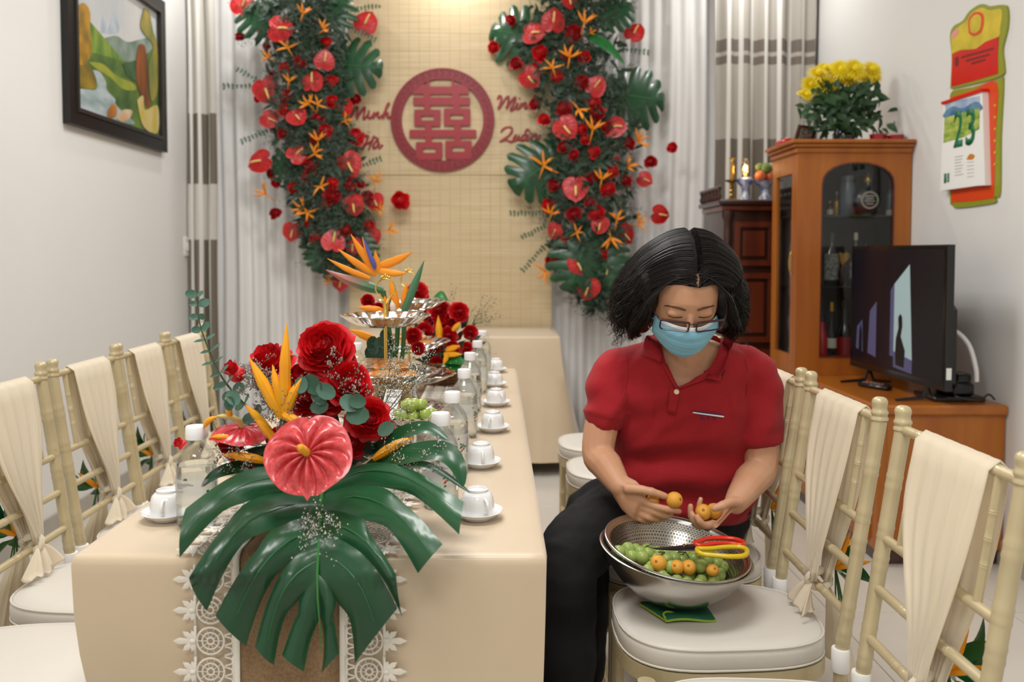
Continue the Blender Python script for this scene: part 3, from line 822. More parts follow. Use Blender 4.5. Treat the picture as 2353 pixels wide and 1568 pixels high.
def make_chair():
    t = thing('banquet_chair', 'x', 'chair')
    for sy in (-1, 1):
        pts = [(backx(z), sy * (PS - .012 * (1 - min(1, z / .5))), z) for z in [i * (CH - .045) / 12 for i in range(13)]]
        p = ringed(pts, lambda f: .0118 + .0016 * f, [.12, .3, .545, .60, .74, .80, .90])
        post = p.build('back_post', m_gold, t)
        b = MB(); zt = CH - .045; b.lathe([(.0130, 0), (.0155, .002), (.0155, .006), (.0135, .0085), (.0135, .011), (.0152, .0135), (.0152, .0175), (.0130, .0205), (.0125, .026), (.0140, .033), (.0140, .037), (.0115, .042), (.007, .0445), (.001, .045)], 16, (backx(zt), sy * PS, zt)); b.build('finial', m_gold, post)
        b = MB(); b.lathe([(.0155, -.022), (.0165, -.02), (.0165, .02), (.0155, .022)], 14, (backx(.44), sy * PS, .443)); b.build('strap', m_clip, t)
        ringed([(.178, sy * (PS + .01), .0), (.172, sy * (PS + .006), .405)], lambda f: .013 + .004 * f, [.2, .5, .8]).build('front_leg', m_gold, t)
        for z in (.16, .27):
            ringed([(backx(z), sy * PS, z), (.174, sy * (PS + .008), z)], .009, [.35, .65], 8).build('stretcher', m_gold, t)
    for z in (.14,):
        ringed([(.177, -PS, z), (.177, PS, z)], .009, [.3, .7], 8).build('stretcher', m_gold, t)
    def rail(z, r, rings): return ringed([(backx(z), -PS, z), (backx(z), PS, z)], r, rings, 10)
    rail(.898, .0092, [.18, .3, .7, .82]).build('top_rail', m_gold, t)
    for z in (.705, .617, .528): rail(z, .0085, [.3, .38, .62, .7]).build('cross_rail', m_gold, t)
    for y in (-.115, -.04, .04, .115):
        ringed([(backx(.705), y, .705), (backx(.898), y, .898)], .0066, [.3, .5, .7], 8).build('spindle', m_gold, t)
    # seat frame and padded cushion
    def outline(o, n=48):
        P = []
        for k in range(n):
            a = 2 * pi * k / n; ca, sa = cos(a), sin(a); e = .62
            x = (abs(ca) ** e) * (1 if ca > 0 else -1); y = (abs(sa) ** e) * (1 if sa > 0 else -1)
            x *= .205 + o; y *= (.163 + .012 * x / .2) + o
            if ca > 0: x *= 1 - .07 * (abs(y) / .18) ** 2
            P.append((x, y))
        return P
    b = MB(); b.prism(outline(.004), lambda x, y, d: V((x, y, d)), .380, .412); b.build('seat_frame', m_gold, t)
    b = MB(); vs = []; fs = []; n = 48
    lv = [(-.012, .412), (0, .415), (.003, .425), (.003, .442), (.001, .453), (-.008, .460), (-.03, .4635), (-.09, .466), (-.15, .467)]
    for o_, z in lv: vs += [V((x, y, z)) for x, y in outline(o_)]
    for i in range(len(lv) - 1):
        for k in range(n): fs.append((i * n + k, i * n + (k + 1) % n, (i + 1) * n + (k + 1) % n, (i + 1) * n + k))
    fs.append(tuple((len(lv) - 1) * n + k for k in range(n))); fs.append(tuple(range(n - 1, -1, -1)))
    b.add(vs, fs); cu = b.build('cushion', m_cush, t, angle=180)
    for z, o_ in ((.4555, .0005), (.417, .002)):
        b = MB(); b.tube([(x, y, z) for x, y in outline(o_)], .0024, 6, close=True); b.build('piping', m_piping, cu)
    return t
proto = make_chair()

m_tulle = sheer('cream_tulle', (248, 237, 216), 0.22, translucent=0.30)
m_chiffon = sheer('cream_chiffon', (246, 236, 216), 0.04, translucent=0.35)
def make_sash(chair, mt, seed):
    """cloth sash over the top rail: a part of its chair, its other pieces sub-parts"""
    r = random.Random(seed)
    ph = [r.uniform(0, 6) for _ in range(8)]
    zk = .54
    y0 = r.uniform(-.01, .01)
    def width(v): return lerp(.105, .016, sstep(v, .18, 1.05) ** 1.25) * (1 - .12 * v)
    t = None
    for nm, sgn in (('sash', 1), ('back_drape', -1)):
        b = MB()
        def fn(u, v, sgn=sgn):
            z = lerp(.910, zk, v); s = u * 2 - 1
            if v < .06: z = .898 + .0145 * cos(v / .06 * pi / 2)
            w = width(v)
            fold = .0045 * sin(s * 15 + ph[0] + 1.5 * v) + .003 * sin(s * 31 + ph[1] + 3 * v)
            x = backx(z) + sgn * (.0145 * min(1, sqrt(v / .05)) + .006 * sin(v * pi)) + fold * (.5 + v * .8) * (1 if v > .03 else .3)
            return V((x, y0 + s * w + .02 * v + .004 * sin(7 * v + ph[2]), z))
        b.grid(fn, 30, 18)
        o = b.build(nm, mt, t or chair, angle=180); o.modifiers.new('thickness', 'SOLIDIFY').thickness = .0012
        if t is None: t = o; t['label'] = 'cream tulle sash tied over the chair back'
    b = MB(); pk = V((backx(zk), y0 + .02, zk))   # knot around the low rail
    b.tube([pk + V((.021 * cos(a), .006 * sin(2 * a), .017 * sin(a))) for a in [2 * pi * k / 14 for k in range(14)]], .009, 8, close=True)
    b.build('knot', m_chiffon, t)
    for nm, dx, ln, sp in (('tail', .022, .075, .06), ('tail', -.055, .24, .085)):
        b = MB()
        def fn(u, v, dx=dx, ln=ln, sp=sp):
            s = u * 2 - 1; w = lerp(.014, sp, v ** .75)
            z = zk - .006 - ln * v ** 1.1 * .8 + .012 * sin(s * 9 + ph[3]) * v
            zf = max(z, .475 + .01 * sin(s * 11 + ph[5])) if dx > 0 else z
            x = pk.x + dx * v ** .8 * (1.0 if dx < 0 else 1.5) + .014 * v * sin(s * 8 + ph[4]) + .006 * v * sin(s * 21)
            return V((x + (.018 if dx > 0 else -.018) * (1 - v), pk.y + s * w - .012 * v, zf))
        b.grid(fn, 26, 12)
        o = b.build(nm, mt, t, angle=180); o.modifiers.new('thickness', 'SOLIDIFY').thickness = .0012
chair_a = copytree(proto); make_sash(chair_a, m_tulle, 4)
chair_b = proto; make_sash(chair_b, m_chiffon, 9)

m_leaf = mat('glossy_leaf', (22, 84, 42), 0.32, rgb2=(44, 112, 56), vscale=7, coat=.15)
m_bract = mat('orange_bract', (238, 150, 14), 0.42, rgb2=(250, 178, 30), vscale=10, sss=.1)
m_stem = mat('green_stem', (60, 100, 50), 0.5, var=.15)
def leafshape(b, p0, p1, nrm, w, curl=.2, n=8, fold=.25):
    """lanceolate leaf from p0 to p1"""
    p0, p1, nrm = V(p0), V(p1), V(nrm).normalized(); d = p1 - p0; L = d.length; t = d.normalized(); sdir = t.cross(nrm).normalized(); nn = sdir.cross(t)
    vs = []; fs = []
    for i in range(n + 1):
        f = i / n; ww = w * (sin(pi * min(1, f ** .8)) ** .8) * (1 - .25 * f) if 0 < f < 1 else .0006
        c = p0 + d * f + nn * (curl * L * (sin(pi * f) * .5 - f * f * .5))
        vs += [c - sdir * ww + nn * ww * fold, c, c + sdir * ww + nn * ww * fold]
    for i in range(n):
        for k in range(2): fs.append((i * 3 + k, i * 3 + k + 1, i * 3 + 4 + k, i * 3 + 3 + k))
    return b.add(vs, fs)
def claw(b, p0, p1, w, bend=(0, 0, 0), n=6, sides=6, flat=None):
    """pointed canoe-shaped bract"""
    p0, p1, bend = V(p0), V(p1), V(bend)
    P = [lerp(p0, p1, i / n) + bend * sin(pi * i / n) for i in range(n + 1)]
    Rr = [w * (.35 + .65 * sin(pi * min(1, (i / n) * 1.25 + .12)) if i / n < .5 else 1.0 * (1 - ((i / n - .5) / .5) ** 1.3)) + .0004 for i in range(n + 1)]
    return b.tube(P, Rr, sides, squash=flat)
def make_bouquet(seed):
    r = random.Random(seed); t = thing('chair_posy', 'x', 'posy')
    base = V((backx(.55) - .035, .02, .56))
    for k in range(7):
        a = r.uniform(-1.4, 1.4); el = r.uniform(-.9, 1.1); L = r.uniform(.07, .12)
        d = V((-.35 - .3 * r.random(), sin(a), el)).normalized()
        b = MB(); leafshape(b, base + d * .012, base + d * L, V((-1, .3 * r.uniform(-1, 1), .4)), r.uniform(.016, .024)); o = b.build('leaf', m_leaf, t, angle=180)
    for k in range(3):
        a = r.uniform(-1, 1); d = V((-.25, sin(a), r.uniform(-.2, 1))).normalized()
        b = MB(); claw(b, base, base + d * r.uniform(.06, .1), .0075); b.build('bract', m_bract, t)
    b = MB()
    for k in range(5): b.tube([base, base + V((-.01, r.uniform(-.03, .03), -r.uniform(.05, .1)))], .0018, 5)
    b.build('stems', m_stem, t)
    return t
posy_a = make_bouquet(3); posy_b = make_bouquet(8)

used = {}
def take(p):
    if p.name in used: return copytree(p)
    used[p.name] = 1; return p
def setchair(x, y, rz, label, group, ch, posy, pl, pg):
    c = take(ch); c.location = (x, y, 0); c.rotation_euler = (0, 0, rz); tag(c, label, 'chair', group)
    q = take(posy); q.location = (x, y, 0); q.rotation_euler = (0, 0, rz); tag(q, pl, 'posy', pg)
    return c
ORD = ('first', 'second', 'third', 'fourth', 'fifth', 'sixth')
RCX = .452; LCX = -.862
for y, lab, pl in (
    (1.30, 'gold bamboo-style chair next to the chair holding the steel bowl', 'leafy posy tied behind the chair next to the bowl chair'),
    (1.735, 'gold bamboo-style chair with the steel bowl on its white cushion', 'leafy posy tied behind the chair that holds the steel bowl'),
    (2.14, 'gold bamboo-style chair under the seated woman', 'leafy posy tied behind the chair the woman sits on')):
    setchair(RCX, y, pi, lab, 'chairs along the cabinet side of the table', chair_a, posy_a, pl, 'posies tied behind the chairs')
for y, o_ in ((2.54, 'third'), (2.94, 'second'), (3.34, 'first')):
    setchair(RCX, y, pi, 'gold bamboo-style chair behind the seated woman, %s from the curtain' % o_, 'chairs behind the seated woman', chair_b, posy_b, 'leafy posy behind the %s chair from the curtain, cabinet side' % o_, 'posies behind the seated woman')
for k, y in enumerate((1.15, 1.525, 1.90, 2.30, 2.67, 3.04)):
    setchair(LCX, y, 0, 'gold bamboo-style chair along the painting wall, %s from the curtain' % ORD[5 - k], 'chairs along the painting wall', chair_b, posy_b if k % 2 else posy_a, 'leafy posy behind the %s chair from the curtain, painting wall side' % ORD[5 - k], 'posies along the painting wall')
# ================================================================== flower library
m_rose = mat('rose_red', (190, 8, 20), 0.5, rgb2=(216, 20, 28), vscale=6, sss=.12)
m_rose_d = mat('rose_dark_red', (150, 8, 20), 0.5, rgb2=(182, 16, 26), vscale=6)
m_anth = mat('anthurium_red', (172, 10, 16), 0.42, rgb2=(192, 26, 28), vscale=3, coat=.12)
m_anth_c = mat('anthurium_coral', (190, 48, 54), 0.3, rgb2=(212, 82, 82), vscale=9, coat=.4)
m_spadix = mat('spadix_cream', (240, 214, 130), 0.5, bump=.5, bscale=300); m_spadix_y = mat('spadix_yellow', (240, 170, 40), 0.4, bump=.5, bscale=500)
m_mon = mat('monstera_green', (10, 58, 30), 0.36, rgb2=(20, 78, 42), vscale=5, coat=.25)
m_mon_w = m_mon
m_mon_s = mat('monstera_glossy', (10, 58, 30), 0.30, rgb2=(20, 78, 42), vscale=5, coat=.6)
m_vein = mat('leaf_vein', (58, 124, 60), 0.45)
m_orange = mat('paradise_orange', (230, 126, 14), 0.45, rgb2=(240, 154, 24), vscale=9); m_blue = mat('paradise_blue', (84, 84, 160), 0.45); m_beak = mat('paradise_beak', (62, 104, 66), 0.4, rgb2=(176, 88, 84), vscale=4)
m_euc = mat('eucalyptus', (84, 118, 102), 0.6, rgb2=(62, 98, 82), vscale=1.5); m_euc_d = mat('eucalyptus_dark', (44, 78, 58), 0.6, rgb2=(60, 94, 76), vscale=1.5)
m_mist = mat('statice_grey', (100, 106, 96), 0.8, rgb2=(64, 72, 64), vscale=20); m_fill = mat('filler_leaf', (28, 54, 36), 0.6, rgb2=(46, 70, 50), vscale=9)
m_breath = mat('babys_breath', (206, 202, 192), 0.7); m_twig = mat('twig', (74, 92, 60), 0.6)
m_wicker = mat('wicker', (124, 84, 46), 0.6, rgb2=(92, 58, 30), vscale=60, bump=.5, bscale=180)

def rose_mesh(seed, npet=22, nu=7, nv=6, openness=1.0):
    """dense cupped rose: petal rims lie on a dome, frilled; outer petals roll back"""
    r = random.Random(seed); b = MB()
    for k in range(npet):
        f = k / (npet - 1); ph = k * 2.39996 + r.uniform(-.25, .25)
        rim = lerp(.10, .93, f ** .72) * (1 if openness > .5 else .62); zr = (.66 - .98 * f ** 1.9 * openness) * r.uniform(.92, 1.06) + (.25 if openness < .5 else 0)
        spread = lerp(1.7, .80, f ** .6)
        w1, w2, w3 = r.uniform(0, 6), r.uniform(0, 6), r.uniform(.02, .055) * (.5 + f)
        def fn(u, v):
            s = u * 2 - 1
            vv = v * (1 - .22 * abs(s) ** 2.4)
            a = ph + s * spread * (.6 + .4 * vv)
            rho = .03 + (rim - .03) * vv ** .62 + w3 * sin(s * 4 + w1) * vv ** 2 + .03 * sin(s * 10 + w2) * vv ** 4
            z = lerp(-.5, zr, vv ** .9) + w3 * sin(s * 6 + w2) * vv ** 2
            roll = max(0, vv - .8) / .2 * f * openness
            return V(((rho + .07 * roll) * cos(a), (rho + .07 * roll) * sin(a), z - .10 * roll ** 2))
        b.grid(fn, nu, nv)
    b.ball((0, 0, -.10), (.56, .56, .50), 10, 7)
    return b
def interp(tab, x):
    for (a, p), (c, q) in zip(tab, tab[1:]):
        if x <= c: return lerp(p, q, sstep((x - a) / (c - a)) * .5 + .5 * (x - a) / (c - a))
    return tab[-1][1]
HEART = [(0, 1.26), (10, 1.13), (40, 1.04), (90, 1.0), (130, 1.02), (155, .95), (172, .78), (180, .58)]
HEART_R = [(0, 1.06), (7, .95), (40, .94), (90, 1.0), (130, 1.0), (158, .97), (174, .90), (180, .80)]
def anth_mesh(nth=64, nr=9, ridge=.05, ridges=13, seed=0, cup=.14, tab=None, ay=.28, tw=.16):
    """heart-shaped spathe: tip towards -y, faces +z, half width 1, spadix at (0, .28)"""
    r = random.Random(seed); b = MB(); ph = r.uniform(0, 6)
    def fn(u, v):
        th = (u * 2 - 1) * 180
        R_ = interp(tab or HEART, abs(th)) * (1 + .02 * sin(RAD(th) * 5 + ph)); f = v ** .9
        tt = RAD(th) * (1 - tw * f ** 2 * (1 - (abs(th) / 180) ** 3))
        x = R_ * f * sin(tt); y = ay - R_ * f * cos(tt)
        rr = abs(cos(RAD(th) * ridges / 2.0)) ** .6
        z = -cup * f ** 2 + ridge * sin(pi * min(1, f * 1.08)) * (rr - .5) + .05 * sstep(f, .8, 1) + .04 * x * sin(ph) + .03 * sin(3 * x + ph) * f
        z += .12 * max(0, abs(th) - 150) / 30 * f - .06 * max(0, -y - .5)
        return V((x, y, z))
    b.grid(fn, nth + 1, nr)
    return b
def spadix_mesh(l=.75, w=.085, up=.25):
    b = MB(); P = [V((0, .28 - l * f, .02 + up * sin(f * 1.9))) for f in [i / 7 for i in range(8)]]
    b.tube(P, [w * (1.0 - .35 * i / 7) * (.6 if i in (7,) else 1) for i in range(8)], 8); return b
def monstera_mesh(seed=0, n=5, na=10, nb=5, droop=.22, gm=.17):
    """leaf of length ~1, base at origin, tip +y, faces +z"""
    r = random.Random(seed); b = MB()
    for s in (-1, 1):
        def E(t):
            th = pi * (1 - t) * .93
            return V((s * .52 * sin(th) * (1 + .1 * sin(th * 2)), .40 + .57 * cos(th), 0))
        def M(t): return V((0, .02 + .86 * t ** 1.15, 0))
        a0 = [r.uniform(.3, .55) for _ in range(n + 1)]
        for i in range(n):
            def fn(u, v):
                bb = u * 2 - 1
                g = [gm * sstep((v - a0[j]) / (1 - a0[j])) ** .6 if v > a0[j] else 0 for j in (i, i + 1)]
                if i == 0: g[0] = 0
                if i == n - 1: g[1] = 0
                t = (i + lerp(g[0], 1 - g[1], u)) / n
                t = min(1, t)
                am = v * (1 - .10 * abs(bb) ** 3)
                e, m_ = E(t), M(t)
                p = lerp(m_, e, am) + V((0, -.07 * sin(pi * am) * (1 - t), 0)) + V((0, .05 * am ** 2 * (1 - t), 0))
                p.z = -droop * am ** 2 * .5 + .022 * (1 - bb * bb) * am - droop * .35 * max(0, p.y - .3) ** 2
                return p
            b.grid(fn, nb, na)
    v_ = MB(); v_.tube([(0, -.02 + i * .1, .004 - droop * .35 * max(0, i * .1 - .3) ** 2) for i in range(10)], [.010 - .0008 * i for i in range(10)], 5)
    return b, v_
def bop_mesh(seed, n=5, spread=1.3):
    r = random.Random(seed); b = MB()
    for k in range(n):
        a = lerp(-spread, spread, k / (n - 1)) + r.uniform(-.2, .2); L = r.uniform(.7, 1.05)
        d = V((sin(a), cos(a), r.uniform(.1, .5))).normalized()
        claw(b, (0, 0, 0), d * L, .085, bend=V((r.uniform(-.1, .1), r.uniform(-.1, .1), .05)), flat=((0, 0, 1), .55))
    b.tube([(0, -.75, -.2), (0, -.3, -.03), (0, .05, 0)], [.03, .05, .05], 6)
    return b
def disc_leaf(n=10):
    b = MB(); P = [(.0, 0, 0)]
    vs = [V((0, .5, -.06))] + [V((.5 * sin(2 * pi * k / n) * .78, .5 - .5 * cos(2 * pi * k / n), .05 * abs(sin(2 * pi * k / n)))) for k in range(n)]
    b.add(vs, [(0, 1 + k, 1 + (k + 1) % n) for k in range(n)]); return b
LIB = {}
def lib(key, fn, m):
    if key not in LIB:
        o = fn().build(key, m, angle=180); LIB[key] = o.data; bpy.data.objects.remove(o)
    return LIB[key]
def put(me, name, parent, p, fwd=(0, -1, 0), roll=0.0, s=1.0, up=(0, 0, 1), sub=None):
    o = link(name, me, parent)
    Rm = frame(fwd, up, roll).to_4x4()
    pl = V(p) - (worldloc(parent))
    o.matrix_local = Matrix.Translation(pl) @ Rm @ Matrix.Diagonal((s, s, s, 1) if not hasattr(s, '__len__') else tuple(s) + (1,))
    if sub: link(sub[1], sub[0], o)
    return o
ROSES = [lib('rose_%d' % k, lambda k=k: rose_mesh(k, 20, 6, 5, 1), m_rose if k % 2 else m_rose_d) for k in range(4)]
ROSES_HI = [lib('rose_hi_%d' % k, lambda k=k: rose_mesh(20 + k, 40, 9, 8, 1), m_rose) for k in range(3)]
ANTHS = [lib('anth_%d' % k, lambda k=k: anth_mesh(48, 7, seed=k), m_anth) for k in range(3)]
SPAD = lib('spadix_c', lambda: spadix_mesh(.85), m_spadix)
MON = []
for k, (mm) in enumerate((m_mon_w, m_mon_s)):
    for sd_ in (1, 5):
        lb_, v_ = monstera_mesh(sd_ + k * 3, 7, 10, 4)
        LIB['mv%d%d' % (k, sd_)] = None
        o = v_.build('v', m_vein, angle=180); vm = o.data; bpy.data.objects.remove(o)
        MON.append((lib('mon_%d_%d' % (k, sd_), lambda: lb_, mm), vm))
BOPS = [lib('bop_%d' % k, lambda k=k: bop_mesh(k, 4 + k % 2, 1.0 + .3 * (k % 3)), m_orange) for k in range(4)]
DISC = lib('disc', disc_leaf, m_euc); DISC_D = lib('disc_d', disc_leaf, m_euc_d)

def sprig(b, p, d, L, r, n=9, w=.0012, blob=.0022, tw=None):
    """a branching wispy twig with tiny heads"""
    d = V(d).normalized()
    e = V(p) + d * L
    (tw or b).tube([p, lerp(V(p), e, .5) + V((r.uniform(-1, 1), r.uniform(-1, 1), r.uniform(-1, 1))) * L * .06, e], [w, w * .8, w * .4], 3, cap=False)
    for k in range(n):
        f = r.uniform(.35, 1); q = lerp(V(p), e, f) + V((r.gauss(0, 1), r.gauss(0, 1), r.gauss(0, 1))) * L * .11
        s = blob * r.uniform(.6, 1.4)
        b.add([q + V((s, 0, -s * .5)), q + V((-s * .6, s * .8, -s * .5)), q + V((-s * .6, -s * .8, -s * .5)), q + V((0, 0, s))], [(0, 1, 3), (1, 2, 3), (2, 0, 3), (0, 2, 1)])

# ================================================================== the two wall garlands
def garland(label, ox, spine, anths, roses, bops, mons, twigs, seed, extra_leaf=()):
    r = random.Random(seed)
    S = 480 / 1045.0
    def P(x, y, Y): return at(ox + x * S, y * S, Y)
    base = P(spine[-1][0], spine[-1][1], 5.15)
    t = thing('wall_garland', label, 'garland', base)
    def near(x, y):
        best = 1e9
        for (ax, ay, ah), (bx, by, bh) in zip(spine, spine[1:]):
            dx, dy = bx - ax, by - ay; f = max(0, min(1, ((x - ax) * dx + (y - ay) * dy) / (dx * dx + dy * dy)))
            q = sqrt((x - ax - dx * f) ** 2 + (y - ay - dy * f) ** 2) / lerp(ah, bh, f)
            best = min(best, q)
        return best
    def depth(x, y, out): return 5.175 - .13 * max(0, 1 - near(x, y) ** 2) - out
    # wire-and-foam core that carries the flowers
    b = MB(); pts = [P(x, y, 5.17) for x, y, h in spine]; q = smooth_path(pts, 5)
    b.tube(q, [.045 * (1 - .6 * i / len(q)) for i in range(len(q))], 8); wb(b, 'core', m_fill, t)
    b = MB(); g = MB(); tw = MB()
    for k in range(3200):
        i = r.randrange(len(spine) - 1); f = r.random(); x = lerp(spine[i][0], spine[i + 1][0], f); y = lerp(spine[i][1], spine[i + 1][1], f); h = lerp(spine[i][2], spine[i + 1][2], f)
        x += r.gauss(0, .5) * h; y += r.gauss(0, .3) * h
        if near(x, y) > .92: continue
        p = P(x, y, depth(x, y, r.uniform(-.02, .03)))
        a = r.uniform(0, 2 * pi); d = V((cos(a), r.uniform(-.9, .1), sin(a)))
        if k % 2: leafshape(b, p, p + d.normalized() * r.uniform(.045, .10), V((r.uniform(-.4, .4), -1, r.uniform(-.3, .6))), r.uniform(.009, .020), n=3)
        else: sprig(g, p, d, r.uniform(.05, .13), r, 12, .0012, .0038, tw)
    for x, y, ln in [(spine[k][0] + r.uniform(-1, 1) * spine[k][2] * .95, spine[k][1] + r.uniform(-60, 60), 0) for k in range(len(spine)) for _ in range(9)]:
        p = P(x, y, depth(x, y, 0)); a = atan2(0, (x - 520)) + r.uniform(-.9, .9)
        sprig(g, p, V((cos(a), -.3, sin(a) - .15)), r.uniform(.1, .17), r, 26, .0012, .0036, tw)
    tag(wb(b, 'filler_foliage', m_fill, t, angle=180), kind='stuff'); tag(wb(g, 'grey_statice', m_mist, t, angle=180), kind='stuff'); tag(wb(tw, 'twigs', m_twig, t, angle=180), kind='stuff')
    for x, y, rad, ang, kk in mons:      # ang: direction of the leaf tip, degrees clockwise from up
        p0 = P(x - rad * .9 * sin(RAD(ang)), y + rad * .9 * cos(RAD(ang)), depth(x, y, .055) + .01)
        s = rad * 2.0 * S / FPX * 5.1
        me, vm = MON[kk]
        put(me, 'monstera_leaf', t, p0, (r.uniform(-.25, .25) , -1, .12), -RAD(ang), s, sub=(vm, 'midrib'))
    for x, y, a, L in extra_leaf:
        b = MB(); p0 = P(x - L / 2 * sin(RAD(a)), y + L / 2 * cos(RAD(a)), 5.06); p1 = P(x + L / 2 * sin(RAD(a)), y - L / 2 * cos(RAD(a)), 5.04)
        leafshape(b, p0, p1, (0, -1, .3), .038, n=10); wb(b, 'broad_leaf', mat('bright_leaf', (20, 110, 44), .35, coat=.2), t, angle=180)
    for k, (x, y, rad) in enumerate(roses):
        p = P(x, y, depth(x, y, r.uniform(.03, .05)))
        s = rad * S / FPX * 5.05 * 1.2
        o = put(ROSES[k % 4], 'rose', t, p, (r.uniform(-.5, .5), -1, r.uniform(-.1, .55)), r.uniform(0, 6), s)
        if near(x, y) > 1.05:        # a bloom standing clear of the mass shows its stem
            c = min(spine, key=lambda q: (q[0] - x) ** 2 + (q[1] - y) ** 2)
            b = MB(); e = P(lerp(x, c[0], .75), lerp(y, c[1], .75), 5.15); b.tube([p + V((0, .02, 0)), lerp(p, e, .5) + V((0, .01, -.01)), e], .003, 5); wb(b, 'stem', m_stem, o)
            o.children[0].matrix_parent_inverse = o.matrix_local.inverted(); 
    for k, (x, y, rad, ang) in enumerate(anths):
        p = P(x, y, depth(x, y, r.uniform(.055, .075)))
        s = rad * S / FPX * 5.05 * 1.05
        put(ANTHS[k % 3], 'anthurium', t, p, (r.uniform(-.35, .35), -1, r.uniform(-.1, .4)), RAD(ang), s, sub=(SPAD, 'spadix'))
        c = min(spine, key=lambda q: (q[0] - x) ** 2 + (q[1] - y) ** 2)
    for k, (x, y, rad, ang) in enumerate(bops):
        p = P(x, y, depth(x, y, r.uniform(.06, .08)))
        put(BOPS[k % 4], 'bird_of_paradise', t, p, (r.uniform(-.3, .3), -1, r.uniform(0, .3)), -RAD(ang), rad * S / FPX * 5.05)
    for x0, y0, x1, y1 in twigs:
        a, e = P(x0, y0, 5.13), P(x1, y1, 5.08)
        b = MB(); b.tube([a, lerp(a, e, .5) + V((0, 0, .006)), e], [.0014, .0012, .0008], 4, cap=False); tg = wb(b, 'eucalyptus_twig', m_twig, t)
        n = int((e - a).length / .022)
        b = MB()
        for k in range(n):
            q = lerp(a, e, k / n)
            for sg in (-1, 1):
                d = ((e - a).normalized().cross(V((0, 1, 0))) * sg + V((0, r.uniform(-.6, .3), 0)) + (e - a).normalized() * .4).normalized()
                leafshape(b, q, q + d * r.uniform(.012, .026), (0, -1, .2), .008, n=3)
        tag(b.build('twig_leaves', m_euc_d, tg, org=worldloc(t), angle=180), kind='stuff')
    return t
LS = [(400, -60, 250), (480, 150, 230), (520, 330, 230), (500, 520, 225), (530, 700, 230), (560, 880, 230), (620, 1050, 210), (640, 1200, 170), (620, 1330, 90)]
garland('tall hanging garland of red anthuriums and roses left of the emblem', 480, LS,
    [(175, 15, 60, 160), (365, 143, 64, 80), (790, 105, 58, 150), (580, 295, 48, 170), (518, 397, 52, 175), (290, 462, 64, 20), (443, 585, 50, 40), (310, 600, 46, 60), (448, 765, 50, 130), (245, 810, 62, -70), (705, 832, 64, 30),
     (835, 1015, 46, 35), (725, 1035, 50, 10), (415, 1165, 48, -10), (625, 1195, 56, 170), (810, 1195, 50, 5), (660, 1415, 48, -5), (720, 1235, 42, 0), (680, 530, 45, 160)],
    [(155, 180, 24), (268, 158, 26), (288, 228, 24), (585, 210, 32), (455, 308, 34), (375, 340, 30), (322, 372, 22), (605, 405, 32), (397, 478, 34), (612, 505, 32), (735, 495, 28), (385, 545, 40), (540, 590, 32), (580, 650, 37), (375, 665, 30), (732, 680, 44), (505, 820, 40),
     (335, 912, 26), (312, 865, 24), (425, 935, 34), (490, 880, 27), (620, 915, 32), (700, 922, 32), (735, 1000, 37), (620, 980, 44), (590, 1020, 30), (790, 985, 32), (955, 1000, 46), (330, 1065, 30), (540, 1185, 40), (680, 1150, 40), (800, 1130, 34), (410, 1150, 30), (500, 1110, 24), (530, 690, 24), (240, 495, 16), (760, 920, 22)],
    [(470, 70, 60, 20), (575, 150, 62, 60), (395, 240, 62, -30), (300, 290, 55, -60), (400, 410, 50, 10), (500, 520, 62, -40), (545, 525, 55, 10), (680, 605, 58, 70), (545, 705, 62, 0), (530, 770, 62, 60), (555, 935, 60, 100), (835, 910, 65, 10), (285, 970, 70, -50), (470, 1040, 72, -60), (490, 1065, 66, 150), (900, 1150, 70, 90), (610, 1405, 55, -80), (850, 1050, 50, 100)],
    [(715, 330, 145, 95, 0), (395, 810, 105, 250, 1), (250, 80, 120, 300, 0), (760, 1250, 90, 170, 1), (620, 60, 110, 40, 1), (560, 1280, 80, 200, 0)],
    [(270, 420, 130, 338), (230, 432, 58, 432), (330, 645, 150, 712), (740, 840, 872, 790), (600, 60, 870, 32), (640, 100, 845, 205)], 11)
RS = [(560, -60, 260), (420, 140, 240), (480, 320, 250), (520, 520, 260), (560, 720, 260), (560, 900, 260), (560, 1080, 240), (540, 1240, 190), (560, 1380, 130), (580, 1530, 40)]
